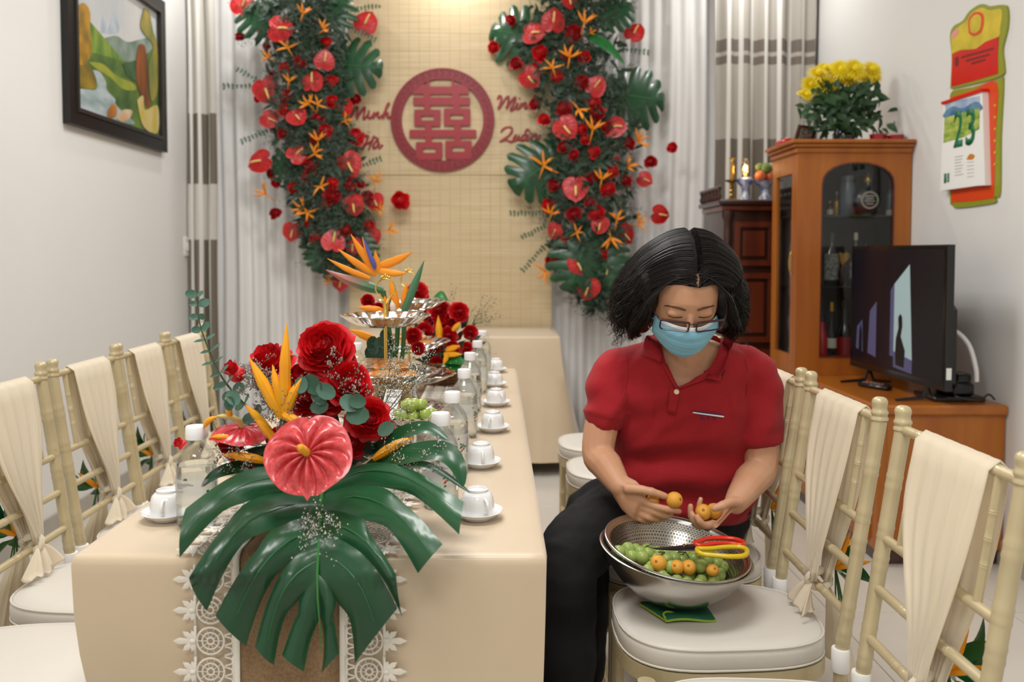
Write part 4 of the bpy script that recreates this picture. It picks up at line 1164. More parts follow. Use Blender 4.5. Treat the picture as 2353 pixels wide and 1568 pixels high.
garland('tall hanging garland of red anthuriums and roses right of the emblem', 1100, RS,
    [(455, 5, 42, 0), (375, 95, 56, 175), (280, 165, 54, 80), (785, 155, 50, 150), (260, 395, 54, 40), (590, 425, 50, 140), (440, 645, 60, 40), (690, 635, 54, 80), (485, 950, 62, 0), (605, 1130, 44, -10), (735, 1180, 52, 40), (915, 1075, 48, 80), (380, 1160, 40, -20), (500, 1330, 50, 15), (645, 1355, 47, -10), (545, 1450, 56, -15), (835, 900, 40, 60)],
    [(162, 97, 28), (75, 235, 30), (475, 160, 44), (310, 260, 42), (185, 315, 34), (290, 325, 27), (280, 520, 30), (325, 595, 32), (515, 410, 40), (395, 385, 34), (425, 545, 44), (580, 510, 37), (590, 565, 42), (525, 280, 34), (640, 630, 30), (515, 645, 32), (420, 735, 30), (530, 695, 27), (475, 775, 27), (580, 760, 34),
     (755, 715, 32), (970, 738, 28), (860, 808, 32), (670, 855, 34), (570, 890, 34), (645, 945, 40), (380, 925, 32), (350, 1025, 34), (475, 1070, 40), (590, 1065, 44), (555, 1015, 30), (435, 1210, 32), (365, 1305, 38), (615, 1275, 37), (735, 905, 30), (690, 795, 16), (445, 270, 32)],
    [(530, 115, 75, 20), (455, 285, 75, 10), (370, 340, 66, -20), (500, 550, 70, 150), (570, 650, 75, 10), (800, 710, 78, 60), (325, 830, 90, 20), (745, 835, 72, 70), (615, 900, 66, 10), (365, 1070, 62, 20), (490, 1165, 50, 60), (690, 1100, 66, 10), (660, 1190, 80, 170), (800, 1120, 72, 80), (335, 1360, 80, 200), (560, 165, 40, 60)],
    [(195, 165, 155, 285, 2), (790, 480, 160, 95, 0), (300, 850, 160, 235, 0), (500, 1310, 150, 200, 1), (640, 1330, 140, 165, 0), (680, 60, 100, 70, 1)],
    [(380, 1065, 145, 1070), (330, 1130, 205, 1195), (350, 1210, 210, 1365), (720, 250, 865, 262)], 12, extra_leaf=[(635, 240, 125, 250)])

# ================================================================== front centrepiece
def basket(t, c, r0, r1, h, name='basket'):
    b = MB(); n = 8
    for k in range(n):
        f = k / (n - 1); R_ = lerp(r0, r1, f); z = h * f
        b.tube([V(c) + V((R_ * (1 + .02 * (-1) ** (i + k)) * cos(2 * pi * i / 28), R_ * (1 + .02 * (-1) ** (i + k)) * sin(2 * pi * i / 28), z + .003)) for i in range(28)], h / n * .62, 5, close=True)
    b.lathe([(r0 * .97, .001), (r1 * .95, h * .9)], 20, c)
    return wb(b, name, m_wicker, t)
def px_r(px, Y): return px / FPX * Y
CPY = 1.45
cb = V((at(722, 1000, CPY).x, CPY, TZ + .0098))
cen = thing('front_centrepiece', 'centrepiece with big monstera leaf and coral anthurium at the table end', 'flower arrangement', cb)
basket(cen, cb, .055, .075, .075)

# the big monstera leaf that hangs over the table end, lobe by lobe
def lfY(px, py):
    Yc = interp([(1090, 1.36), (1130, 1.335), (1200, 1.27), (1240, 1.236), (1280, 1.218), (1350, 1.203), (1540, 1.195)], py)
    return Yc - .00022 * max(0, abs(px - 735) - 40) * (1 if py < 1330 else .5) + .006
LEFT = [((742, 1112), (738, 1146), (432, 1165), (419, 1276)), ((738, 1146), (735, 1186), (440, 1322), (481, 1398)), ((735, 1186), (733, 1245), (500, 1408), (570, 1478)), ((733, 1245), (730, 1330), (590, 1478), (634, 1522)), ((730, 1330), (736, 1420), (652, 1498), (702, 1536))]
RIGHT = [((742, 1112), (740, 1140), (1066, 1150), (1056, 1224)), ((740, 1140), (738, 1175), (1018, 1246), (962, 1312)), ((738, 1175), (735, 1225), (912, 1315), (926, 1412)), ((735, 1225), (731, 1320), (915, 1392), (818, 1518)), ((731, 1320), (736, 1420), (782, 1496), (742, 1540))]
A0 = {(-1, 0): .42, (-1, 1): .30, (-1, 2): .22, (-1, 3): .28, (1, 0): .40, (1, 1): .36, (1, 2): .30, (1, 3): .34}
b = MB()
for sg, lobes in ((-1, LEFT), (1, RIGHT)):
    def edge(i, which, a):
        m0, m1, c0, c1 = lobes[i]
        s_, e_ = (m0, c0) if which == 0 else (m1, c1)
        S_, E_ = V(s_), V(e_); d = E_ - S_
        nrm = V((sg * abs(d.y), -abs(d.x))).normalized()
        bulge = (.20 if i < 2 else .13 if i < 4 else .05) * d.length
        return lerp(S_, E_, a) + nrm * bulge * sin(pi * a ** .85)
    for i in range(len(lobes)):
        def fn(u, v):
            q = []
            for which in (0, 1):
                j = i if which == 1 else i - 1
                own = edge(i, which, v)
                if 0 <= j < len(lobes) - 1:
                    sh = (edge(j, 1, v) + edge(j + 1, 0, v)) * .5
                    a0 = A0[(sg, j)]
                    # closed near the midrib, then a round-ended slit
                    own = lerp(sh, own, sstep(v, a0, a0 + .22))
                q.append(own)
            p = lerp(q[0], q[1], u)
            bb = u * 2 - 1
            w = at(p.x, p.y, lfY(p.x, p.y))
            tipdrop = V((0, -.010 * v ** 2, -.0))
            return w + V((0, -.010 * (1 - bb * bb) * sstep(v, 0, .3), .004 * (1 - bb * bb))) + tipdrop
        b.grid(fn, 9, 20)
hl = wb(b, 'monstera_leaf', m_mon, cen, angle=180)
b = MB(); P = [at(x, y, lfY(x, y) - .0035) for x, y in ((742, 1105), (738, 1150), (735, 1200), (732, 1260), (729, 1320), (730, 1380), (735, 1440), (737, 1500))]
b.tube(P, [.0030, .0028, .0026, .0022, .0019, .0015, .001, .0006], 6); b.build('midrib', m_vein, hl, org=cb)
for sg, lobes in ((-1, LEFT), (1, RIGHT)):
    for i, (m0, m1, c0, c1) in enumerate(lobes[:4]):
        S_ = V(m0) * .5 + V(m1) * .5; E_ = V(c0) * .5 + V(c1) * .5; d = E_ - S_; nrm = V((sg * abs(d.y), -abs(d.x))).normalized(); bl = (.20 if i < 2 else .13) * d.length
        b = MB(); P = []
        for k in range(9):
            a = k / 8 * .92; q = lerp(S_, E_, a) + nrm * bl * sin(pi * a ** .85); P.append(at(q.x, q.y, lfY(q.x, q.y) - .0105 * sstep(a, 0, .3) - .010 * a * a) + V((0, 0, .004 * sstep(a, 0, .3))))
        b.tube(P, [.0011 * (1 - .085 * k) for k in range(9)], 4); b.build('side_vein', mat('leaf_side_vein', (40, 108, 62), .4), hl, org=cb)
# other leaf blades of the centrepiece
def blade(name, pts, wpx, t, m=m_mon, fold=.25, n=12, face=(0, -.6, .8)):
    """pts: (px, py, Y) along the midrib"""
    q = smooth_path([at(*p) for p in pts], 5); b = MB(); N = len(q); vs = []; fs = []
    for i, c in enumerate(q):
        f = i / (N - 1); tg = (q[min(i + 1, N - 1)] - q[max(i - 1, 0)]).normalized(); sd = tg.cross(V(face)).normalized(); nn = sd.cross(tg)
        w = px_r(wpx, pts[0][2]) * (sin(pi * min(1, .08 + f ** .75 * .92)) ** .7 if f < 1 else .01) 
        for k in (-1, -.5, 0, .5, 1): vs.append(c + sd * w * k + nn * w * fold * abs(k))
    for i in range(N - 1):
        for k in range(4): fs.append((i * 5 + k, i * 5 + k + 1, i * 5 + 6 + k, i * 5 + 5 + k))
    b.add(vs, fs); return wb(b, name, m, t, angle=180)
blade('leaf_blade', [(850, 1045, 1.42), (920, 1002, 1.40), (980, 986, 1.38), (1030, 1012, 1.36)], 24, cen)
blade('leaf_blade', [(840, 1075, 1.40), (920, 1052, 1.36), (1010, 1040, 1.33), (1050, 1070, 1.31), (1064, 1120, 1.30)], 30, cen)
blade('leaf_blade', [(880, 1075, 1.41), (960, 1070, 1.38), (1010, 1085, 1.36), (1082, 1134, 1.33)], 12, cen)
blade('leaf_blade', [(640, 1075, 1.42), (560, 1075, 1.40), (500, 1090, 1.38), (462, 1120, 1.37)], 20, cen)
blade('leaf_blade', [(600, 1020, 1.44), (560, 1010, 1.44), (530, 1020, 1.44)], 18, cen)
blade('leaf_blade', [(800, 1110, 1.40), (860, 1085, 1.38), (960, 1090, 1.36)], 22, cen)
# dark filler so the basket mouth is full
r = random.Random(5); b = MB()
for k in range(170):
    a = r.uniform(0, 2 * pi); el = r.uniform(.05, 1.2); d = V((cos(a) * cos(el) * 1.25, sin(a) * cos(el) * .8, sin(el) * .9)); p = cb + V((0, 0, .075)) + d * r.uniform(.01, .09)
    leafshape(b, p, p + (d + V((r.gauss(0, .4), r.gauss(0, .4), r.gauss(0, .4)))).normalized() * r.uniform(.03, .06), (r.gauss(0, .6), -.7, .6), r.uniform(.008, .014), n=4)
tag(wb(b, 'filler_foliage', m_fill, cen, angle=180), kind='stuff')
# coral anthurium facing the camera
me = lib('anth_hero', lambda: anth_mesh(156, 22, ridge=.27, ridges=12, seed=2, cup=.14, tab=HEART_R, ay=.1, tw=.34), m_anth_c)
ah = put(me, 'anthurium', cen, at(707, 1052, 1.262), (-.02, -.86, .5), RAD(4), px_r(103, 1.262))
b = MB(); b.tube([(-.02, .08, -.02), (-.02, .10, .08), (-.06, .12, .22), (-.12, .15, .32), (-.16, .17, .36)], [.075, .095, .10, .085, .03], 12); b.build('spadix', m_spadix_y, ah)
ah['label'] = 'large coral anthurium with yellow spadix'
me = lib('anth_mid', lambda: anth_mesh(72, 12, ridge=.06, seed=4, cup=.3), mat('anthurium_pinkred', (206, 50, 62), .3, rgb2=(190, 30, 40), vscale=4, coat=.4))
a2 = put(me, 'anthurium', cen, at(540, 985, 1.40), (.15, -.28, 1), RAD(-78), px_r(62, 1.4))
b = MB(); b.tube([(0, .28, 0), (0, .15, .3), (0, -.15, .5), (0, -.5, .62), (0, -.72, .66)], [.09, .11, .10, .085, .03], 10); b.build('spadix', m_spadix, a2)
for k, (x, y, rp, Y, fw) in enumerate(((745, 800, 66, 1.44, (-.15, -1, .45)), (618, 832, 52, 1.47, (-.5, -.5, .9)), (800, 880, 56, 1.42, (.35, -1, .5)), (848, 962, 50, 1.40, (.3, -1, .25)), (760, 905, 46, 1.44, (0, -1, .6)), (700, 868, 42, 1.48, (0, -1, .6)),
        (886, 985, 26, 1.42, (.8, -.8, .3)), (640, 1010, 34, 1.43, (-.4, -.9, .4)), (530, 1022, 32, 1.42, (-.4, -1, .3)), (815, 1020, 30, 1.42, (0, -1, .4)), (575, 1110, 34, 1.40, (-.5, -.8, -.2)), (925, 1095, 24, 1.45, (.6, -.8, 0)), (735, 985, 36, 1.44, (0, -1, .4)), (700, 920, 36, 1.47, (0, -1, .6)))):
    put(ROSES_HI[k % 3], 'rose', cen, at(x, y, Y), fw, k * 1.3, px_r(rp, Y) * 1.16)
rb = lib('rosebud', lambda: rose_mesh(44, 14, 7, 6, .25), m_rose)
put(rb, 'rose_bud', cen, at(543, 858, 1.43), (-.55, -.45, .7), 0, px_r(38, 1.43))
put(rb, 'rose_bud', cen, at(418, 1022, 1.60), (-.6, -.5, .5), 1, px_r(22, 1.6))
# heliconia claws
for nm, pts in (('a', [((655, 962), (659, 742), 17), ((648, 960), (572, 822), 17), ((652, 950), (626, 838), 13), ((655, 955), (694, 868), 14), ((650, 950), (700, 985), 15)]),
                ('b', [((620, 990), (563, 930), 11), ((655, 1040), (575, 945), 12), ((610, 1060), (508, 1046), 13), ((860, 1055), (952, 1004), 14), ((470, 980), (500, 958), 8), ((530, 960), (522, 905), 9), ((870, 1110), (962, 1085), 8), ((540, 1010), (482, 1006), 8)])):
    for p0, p1, w in pts:
        b = MB(); Y = 1.36 if nm == 'a' else 1.39
        claw(b, at(*p0, Y), at(*p1, Y - .01), px_r(w * .8, Y), bend=V((0, -.006, .004)), n=9, sides=8); wb(b, 'heliconia_bract', m_bract, cen)
# tall eucalyptus stem and round leaves
def eucalyptus(t, pts, size, seed, dark=False, n=None):
    r = random.Random(seed); q = smooth_path([at(*p) for p in pts], 7); b = MB()
    b.tube(q, [.0022 * (1 - .6 * i / len(q)) for i in range(len(q))], 5); st = wb(b, 'eucalyptus_stem', m_twig, t)
    N = len(q); step = 3 if len(pts) > 5 else 2
    for i in range(2, N, step):
        for sg in (-1, 1):
            tg = (q[min(i + 1, N - 1)] - q[i - 1]).normalized(); side = tg.cross(V((0, 1, 0))).normalized() * sg
            f = i / N
            d = (side + tg * .25 + V((0, r.uniform(-.7, .4), 0))).normalized(); nrm = (tg * (2.4 if .25 < f < .72 else .35) + V((0, -.8, 0)) + V((r.gauss(0, .2), 0, r.gauss(0, .3)))).normalized()
            s = size * r.uniform(.8, 1.15) * (1.25 - .35 * f)
            o = link('leaf', DISC_D if dark else DISC, st)
            x_ = d.cross(nrm).normalized(); z_ = x_.cross(d)
            o.matrix_local = Matrix.Translation(q[i] - worldloc(t)) @ Matrix((x_, d, z_)).transposed().to_4x4() @ Matrix.Diagonal((s, s, s, 1))
eucalyptus(cen, [(600, 965, 1.42), (545, 912, 1.41), (505, 860, 1.40), (478, 800, 1.40), (458, 740, 1.40), (453, 678, 1.40)], .0190, 3)
for k, (x, y, s) in enumerate(((735, 905, .038), (770, 912, .034), (795, 950, .042), (826, 940, .036), (745, 930, .034), (712, 940, .030), (800, 918, .03), (690, 905, .028), (870, 1000, .03), (548, 930, .028), (525, 945, .024))):
    put(DISC if k % 2 else DISC_D, 'eucalyptus_leaf', cen, at(x, y, 1.345), (r.uniform(-.5, .5), -1, r.uniform(-.1, .6)), r.uniform(-2.2, 2.2), s)
# wispy white and grey sprays
g = MB(); tw = MB(); r = random.Random(9)
for (x, y, n, Y) in ((600, 880, 46, 1.39), (632, 930, 50, 1.375), (650, 965, 30, 1.37), (565, 890, 14, 1.40), (690, 890, 10, 1.40), (780, 860, 8, 1.38), (820, 905, 8, 1.37), (530, 1040, 10, 1.41), (560, 1100, 8, 1.38)):
    for k in range(n): sprig(g, at(x + r.gauss(0, 14), y + r.gauss(0, 20), Y + r.uniform(-.02, .02)), (r.gauss(0, .5), -.3, r.uniform(.2, 1)), r.uniform(.015, .035), r, 11, .0006, .0017, tw)
tag(wb(g, 'grey_statice', mat('statice_pale', (176, 164, 156), .8, rgb2=(120, 112, 104), vscale=60), cen, angle=180), kind='stuff')
g = MB()
for (x, y, n, Y, dx, dz) in ((860, 905, 16, 1.50, .7, .6), (900, 880, 14, 1.52, .6, .8), (880, 940, 10, 1.50, .8, .2), (722, 1165, 16, 1.255, .05, -.7), (738, 1190, 14, 1.235, .1, -.6), (900, 1050, 12, 1.36, .6, .1), (975, 1055, 14, 1.35, .5, .2), (845, 1120, 7, 1.36, .5, -.2), (545, 1060, 8, 1.38, -.4, .3), (925, 1030, 8, 1.38, .6, .4)):
    for k in range(n): sprig(g, at(x + r.gauss(0, 16), y + r.gauss(0, 16), Y + r.uniform(-.015, .0)), (dx + r.gauss(0, .4), -.2, dz + r.gauss(0, .4)), r.uniform(.02, .05), r, 9, .0005, .0014, tw)
for x0, y0, x1, y1 in ((860, 985, 935, 805), (860, 985, 1000, 800), (870, 960, 905, 790), (868, 975, 985, 850)):
    a, e = at(x0, y0, 1.50), at(x1, y1, 1.54)
    tw.tube([a, lerp(a, e, .5) + V((.004, 0, .004)), e], [.001, .0008, .0005], 4)
    for k in range(22):
        f = r.uniform(.35, 1); sprig(g, lerp(a, e, f), (r.gauss(.2, .6), -.2, r.gauss(.5, .5)), r.uniform(.012, .028), r, 6, .0004, .0012, tw)
tag(wb(g, 'babys_breath', m_breath, cen, angle=180), kind='stuff'); tag(wb(tw, 'fine_twigs', m_twig, cen, angle=180), kind='stuff')

# ================================================================== middle arrangement with the bird of paradise
Ym = 2.22
mb_ = V((at(900, 800, Ym).x, Ym, TZ + .0098))
mid = thing('middle_centrepiece', 'bird of paradise arrangement rising between the two tiered stands', 'flower arrangement', mb_)
b = MB(); b.lathe([(.036, 0), (.042, .004), (.052, .10), (.053, .104), (.048, .104), (.046, .09)], 20, mb_); wb(b, 'kraft_pot', mat('kraft_paper', (196, 160, 100), .6, var=.06), mid)
def cl(name, p0, p1, w, m, Y=2.18, bend=(0, 0, 0), sides=8, flat=None):
    b = MB(); claw(b, at(*p0, Y), at(*p1, Y - .01), px_r(w * .72, Y), bend=bend, n=9, sides=sides, flat=flat); return wb(b, name, m, mid)
cl('beak', (880, 668), (748, 620), 17, m_beak, bend=V((0, 0, -.006)))
for p0, p1, w in (((866, 632), (776, 572), 11), ((862, 622), (806, 538), 12), ((868, 628), (862, 575), 12), ((862, 618), (832, 545), 9), ((872, 612), (948, 579), 14), ((868, 620), (936, 628), 12), ((850, 640), (752, 594), 9)): cl('tepal', p0, p1, w, m_orange, bend=V((0, 0, -.004)), flat=((0, 1, 0), .5))
for p0, p1, w in (((862, 620), (834, 545), 6), ((862, 615), (848, 580), 8)): cl('blue_petal', p0, p1, w, m_blue, Y=2.165)
cl('beak', (925, 725), (975, 598), 13, mat('beak_green', (70, 116, 84), .4)); cl('beak', (880, 790), (905, 660), 10, mat('beak_green', (70, 116, 84), .4), Y=2.21)
for p0, p1, w in (((912, 710), (897, 640), 13), ((925, 700), (935, 650), 9), ((880, 715), (822, 706), 12), ((888, 715), (884, 680), 9), ((866, 784), (802, 757), 13)): cl('tepal', p0, p1, w, m_orange, flat=((0, 1, 0), .5))
cl('white_petal', (905, 718), (900, 690), 10, mat('petal_white', (232, 214, 206), .5))
for x0, y0, x1, y1 in ((905, 880, 880, 668), (900, 880, 915, 720), (915, 880, 930, 720), (890, 880, 870, 790)):
    b = MB(); b.tube([at(x0, y0, 2.22), at((x0 + x1) / 2 + 4, (y0 + y1) / 2, 2.21), at(x1, y1, 2.18)], [.006, .006, .007], 7); wb(b, 'stem', m_stem, mid)
for k, (x, y, s) in enumerate([(870 + 40 * ((i * 7) % 5) / 5 - 45 + 8 * (i // 3), 835 - 12 * (i // 2) + 8 * (i % 2), .034) for i in range(12)]):
    put(DISC_D if k % 3 else DISC, 'eucalyptus_leaf', mid, at(838 + (k % 4) * 13 + (k // 4) * 5, 842 - (k // 4) * 20 - (k % 4) * 5, 2.08), (r.uniform(-.4, .4), -1, r.uniform(0, .5)), r.uniform(-2, 2), .034)
for k, (x, y, rp) in enumerate(((845, 690, 18), (950, 770, 22), (870, 706, 14), (962, 800, 18))): put(ROSES_HI[k % 3], 'rose', mid, at(x, y, 2.26), (.1, -1, .4), k, px_r(rp, 2.26))
g = MB(); tw = MB(); r = random.Random(19)
for (x, y, n) in ((830, 880, 12), (850, 900, 8), (970, 850, 6), (850, 925, 10), (925, 905, 8)):
    for k in range(n): sprig(g, at(x + r.gauss(0, 18), y + r.gauss(0, 14), 2.12 + r.uniform(-.03, .03)), (r.gauss(0, .6), -.4, r.uniform(.1, 1)), r.uniform(.03, .07), r, 12, .0006, .0019, tw)
tag(wb(g, 'babys_breath', m_breath, mid, angle=180), kind='stuff'); tag(wb(tw, 'fine_twigs', m_twig, mid, angle=180), kind='stuff')

# ================================================================== rear rose basket
Yr = 2.88
rbz = V((at(1015, 800, Yr).x, Yr, TZ + .0098))
rear = thing('rear_centrepiece', 'small wicker basket of red roses behind the tiered stands', 'flower arrangement', rbz)
basket(rear, rbz, .05, .065, .07)
for k, (x, y, rp) in enumerate(((958, 670, 29), (1008, 712, 30), (1055, 716, 27), (1080, 763, 20), (975, 760, 24), (1030, 770, 24), (1005, 838, 25), (1072, 800, 18), (1040, 800, 20), (985, 725, 20), (1015, 745, 22), (940, 720, 18), (1000, 790, 24), (1035, 735, 22))):
    put(ROSES_HI[k % 3], 'rose', rear, at(x, y, 2.84 - .03 * (k % 3)), (.15 * ((k % 3) - 1), -1, .35), k * 1.1, px_r(rp, 2.82))
for p0, p1, w in (((1010, 790), (1007, 725), 8), ((1025, 805), (1058, 795), 7), ((1020, 815), (1062, 815), 7), ((1030, 812), (1018, 840), 6), ((1040, 760), (1058, 740), 6), ((945, 690), (965, 700), 8)):
    b = MB(); claw(b, at(*p0, 2.77), at(*p1, 2.76), px_r(w, 2.77)); wb(b, 'heliconia_bract', m_bract, rear)
for x0, y0, x1, y1 in ((1020, 825, 1072, 835), (1015, 840, 1062, 850), (990, 790, 920, 775), (1030, 690, 1000, 680), (965, 800, 925, 812)):
    b = MB(); leafshape(b, at(x0, y0, 2.80), at(x1, y1, 2.74), (0, -.8, .6), .026); wb(b, 'leaf', mat('bright_leaf', (20, 110, 44), .35, coat=.2), rear, angle=180)
b = MB(); g = MB(); tw = MB(); r = random.Random(29)
for k in range(90):
    a = r.uniform(0, 2 * pi); el = r.uniform(.1, 1.4); d = V((cos(a) * cos(el), sin(a) * cos(el) * .8, sin(el) * 1.3)); p = rbz + V((0, 0, .07)) + d * r.uniform(.02, .12)
    leafshape(b, p, p + d.normalized() * .05, (0, -1, .4), .012, n=3)
    if k % 2: sprig(g, p + d * .05, d + V((.2, -.3, 0)), r.uniform(.03, .08), r, 10, .0006, .002, tw)
for k in range(10): sprig(g, at(1085, 745, 2.82), (r.uniform(.3, 1), -.1, r.uniform(0, 1)), r.uniform(.06, .12), r, 16, .0006, .002, tw)
tag(wb(b, 'filler_foliage', m_fill, rear, angle=180), kind='stuff'); tag(wb(g, 'babys_breath', m_mist, rear, angle=180), kind='stuff'); tag(wb(tw, 'fine_twigs', m_twig, rear, angle=180), kind='stuff')
# ================================================================== things on the long table
TT = TZ + .0005
m_pet = thin_glass('clear_bottle', (.97, .98, .98), .05, .06); m_water = mat('water', (245, 250, 250), 0.0, trans=1.0, ior=1.10); m_cap = mat('bottle_cap', (242, 243, 244), .4)
m_film = sheer('bottle_film', (236, 238, 236), .55, translucent=.3); m_pr_g = mat('label_green', (50, 110, 70), .5); m_pr_r = mat('label_red', (190, 60, 50), .5); m_pr_k = mat('label_dark', (70, 70, 74), .5)
def make_bottle():
    t = thing('water_bottle', 'x', 'bottle')
    b = MB(); b.lathe([(.022, .001), (.029, .002), (.0325, .008), (.033, .02), (.0322, .034), (.033, .04), (.033, .088), (.0318, .094), (.033, .100), (.0322, .110), (.029, .121), (.0225, .133), (.0155, .141), (.0135, .145), (.0135, .150), (.016, .151), (.016, .153), (.0125, .154), (.0125, .160)], 32)
    b.build('body', m_pet, t)
    b = MB(); b.lathe([(.028, .003), (.0310, .009), (.0312, .1), (.0305, .106), (.001, .106)], 28); b.build('water', m_water, t)
    b = MB(); b.lathe([(.0165, .148), (.0168, .152), (.0168, .167), (.0155, .1695), (.004, .170)], 36, wob=lambda a, r, z: 1 + (.012 * cos(18 * a) if r > .016 else 0)); b.build('cap', m_cap, t)
    b = MB(); b.lathe([(.0336, .045), (.0336, .086)], 32, cap0=False, cap1=False); lb_ = b.build('label', m_film, t)
    r = random.Random(2)
    for nm, m, n, a0 in (('print_green', m_pr_g, 9, -1.2), ('print_red', m_pr_r, 5, -1.25), ('print_dark', m_pr_k, 8, -.75)):
        b = MB()
        for side in (0, pi):
            for k in range(n):
                a = a0 + side + (r.gauss(0, .12) if nm != 'print_dark' else r.gauss(0, .015)); z = .064 + (r.gauss(0, .006) if nm != 'print_dark' else (k - n / 2) * .004); w = .0022 if nm != 'print_dark' else .0016
                q = [V((.0339 * cos(a + du), .0339 * sin(a + du), z + dz)) for du, dz in ((-w * 30, -w), (w * 30, -w * .4), (w * 30, w), (-w * 30, w * .4))]
                b.add(q, [(0, 1, 2, 3)])
        tag(b.build(nm, m, lb_), kind='stuff')
    return t
bottle0 = make_bottle(); first = {}
def clone(o, p, rz=0.0, label=None, cat=None, group=None):
    c = o if o.name not in first else copytree(o); first[o.name] = 1
    c.location = p; c.rotation_euler = (0, 0, rz); tag(c, label, cat, group); return c
m_porc = mat('white_porcelain', (234, 234, 233), .12, coat=.5)
def make_cup():
    t = thing('tea_cup', 'x', 'cup')
    b = MB(); b.lathe([(.0295, .0), (.0305, .001), (.0300, .012), (.0285, .026), (.0255, .036), (.0205, .0405), (.0185, .041), (.0185, .0455), (.0165, .0465), (.015, .0445), (.0145, .0425), (.002, .0422)], 32, cap0=False); b.lathe([(.0295, 0), (.027, .002), (.0265, .02), (.002, .036)], 24, cap0=False); b.build('bowl', m_porc, t)
    b = MB(); b.tube([(.0275 + .013 * sin(a) , 0, .022 - .012 * cos(a)) for a in [pi * k / 10 for k in range(11)]], .0026, 8); b.build('handle', m_porc, t)
    return t
def make_saucer():
    b = MB(); b.lathe([(.022, 0), (.0235, .0), (.025, .003), (.036, .0075), (.0435, .0145), (.0445, .0150), (.0440, .0160), (.036, .0095), (.026, .0058), (.002, .0052)], 40)
    return b.build('saucer', m_porc)
cup0 = make_cup(); sau0 = make_saucer()
def bot(px, py, label, group=None, z=.17, rz=0):
    p = onz(px, py, TT + z); p.z = TT; return clone(bottle0, p, rz, label, 'bottle', group)
for k, (px, py) in enumerate(((1012, 948), (1040, 900), (1067, 848), (1080, 810), (1097, 783), (1108, 760))):
    bot(px, py, 'clear water bottle beside the upturned cups, %s from the curtain' % ORD[5 - k], 'water bottles along the right cups', rz=.3 * k)
bot(450, 978, 'clear water bottle with white cap standing left of the coral anthurium', rz=.6)
bot(820, 788, 'clear water bottle half hidden behind the tiered stand and centrepiece', rz=1.6)
def cupset(px, py, right, k, cl_, sl_, g1, g2):
    p = onz(px, py, TT + .004); p.z = TT
    clone(sau0, p, 0, sl_, 'saucer', g2)
    clone(cup0, p + V((0, 0, .0062)), -1.1 - .35 * (k % 3), cl_, 'cup', g1)
for k, (px, py) in enumerate(((1097, 1186), (1105, 1069), (1132, 988), (1140, 930), (1136, 887), (1139, 853))):
    cupset(px, py, True, k, 'white upturned tea cup beside the bottle row, %s from the curtain' % ORD[5 - k], 'white saucer beside the bottle row, %s from the curtain' % ORD[5 - k], 'upturned cups beside the bottle row', 'saucers beside the bottle row')
cupset(386, 1188, False, 1, 'white tea cup upside down beside the lone bottle by the anthurium', 'white saucer under the cup by the lone bottle', None, None)
cupset(560, 1078, False, 2, 'white tea cup upside down behind the big centrepiece', 'white saucer behind the big centrepiece leaves', None, None)

# ------------------------------------------------------------------ tiered stands
m_silver = mat('polished_silver', (214, 212, 208), .13, metal=1.0, bump=.1, bscale=70); m_goldw = mat('gold_wire', (222, 186, 96), .22, metal=1.0)
def tray(c, r, h, foot=False):
    b = MB(); fl = lambda a, rr, z: 1 + .085 * (abs(cos(9 * a)) - .6) * (rr / r) ** 2.5
    prof = [(r * .12, 0), (r * .5, .001), (r * .62, .004), (r * .80, h * .5), (r * .95, h * .92), (r, h), (r * 1.01, h + .002), (r, h + .0035), (r * .94, h * .92 + .004), (r * .78, h * .5 + .004), (r * .60, .008), (r * .1, .006)]
    b.lathe(prof, 144, c, wob=fl); return b
def stand(x, y, label, rs, zs):
    c = V((x, y, TT)); t = thing('tiered_stand', label, 'cake stand', c)
    b = MB(); b.lathe([(.062, 0), (.064, .002), (.060, .006), (.046, .012), (.030, .03), (.022, .055), (.02, zs[0])], 32, c); wb(b, 'foot', m_silver, t)
    for r, z in zip(rs, zs): wb(tray(c + V((0, 0, z)), r, .026), 'tray', m_silver, t, angle=60)
    b = MB(); b.tube([c + V((0, 0, zs[0])), c + V((0, 0, zs[2] + .055))], .0042, 10)
    for z in zs: b.lathe([(.008, .0), (.012, .004), (.006, .012), (.0045, .03)], 12, c + V((0, 0, z + .006)))
    wb(b, 'rod', m_goldw, t)
    b = MB(); z0 = zs[2] + .055
    for s in (-1, 1):
        q = smooth_path([V(p) for p in ((s * .002, 0, 0), (s * .008, 0, .012), (s * .022, 0, .028), (s * .020, 0, .046), (s * .009, 0, .056), (0, 0, .058))], 5)
        b.tube([c + V((0, 0, z0)) + p for p in q], .0019, 7)
        b.tube([c + V((s * (.006 + .004 * sin(a)), 0, z0 + .010 + .004 * cos(a))) for a in [k * .8 for k in range(6)]], .0013, 5)
    for k in range(5):
        a = (k - 2) * .5; b.ball(c + V((.011 * sin(a), 0, z0 + .058 + .006 * cos(a))), .0032, 8, 6)
    b.ball(c + V((0, 0, z0 + .067)), .0034, 8, 6)
    wb(b, 'handle', m_goldw, t)
    return c
SA = stand(at(886, 740, 2.0).x, 2.0, 'silver tiered stand with gold handle next to the bird of paradise', (.135, .120, .104), (.060, .150, .282))
SB = stand(at(940, 790, 2.48).x, 2.48, 'silver tiered stand with gold handle in front of the rose basket', (.135, .118, .104), (.076, .172, .288))
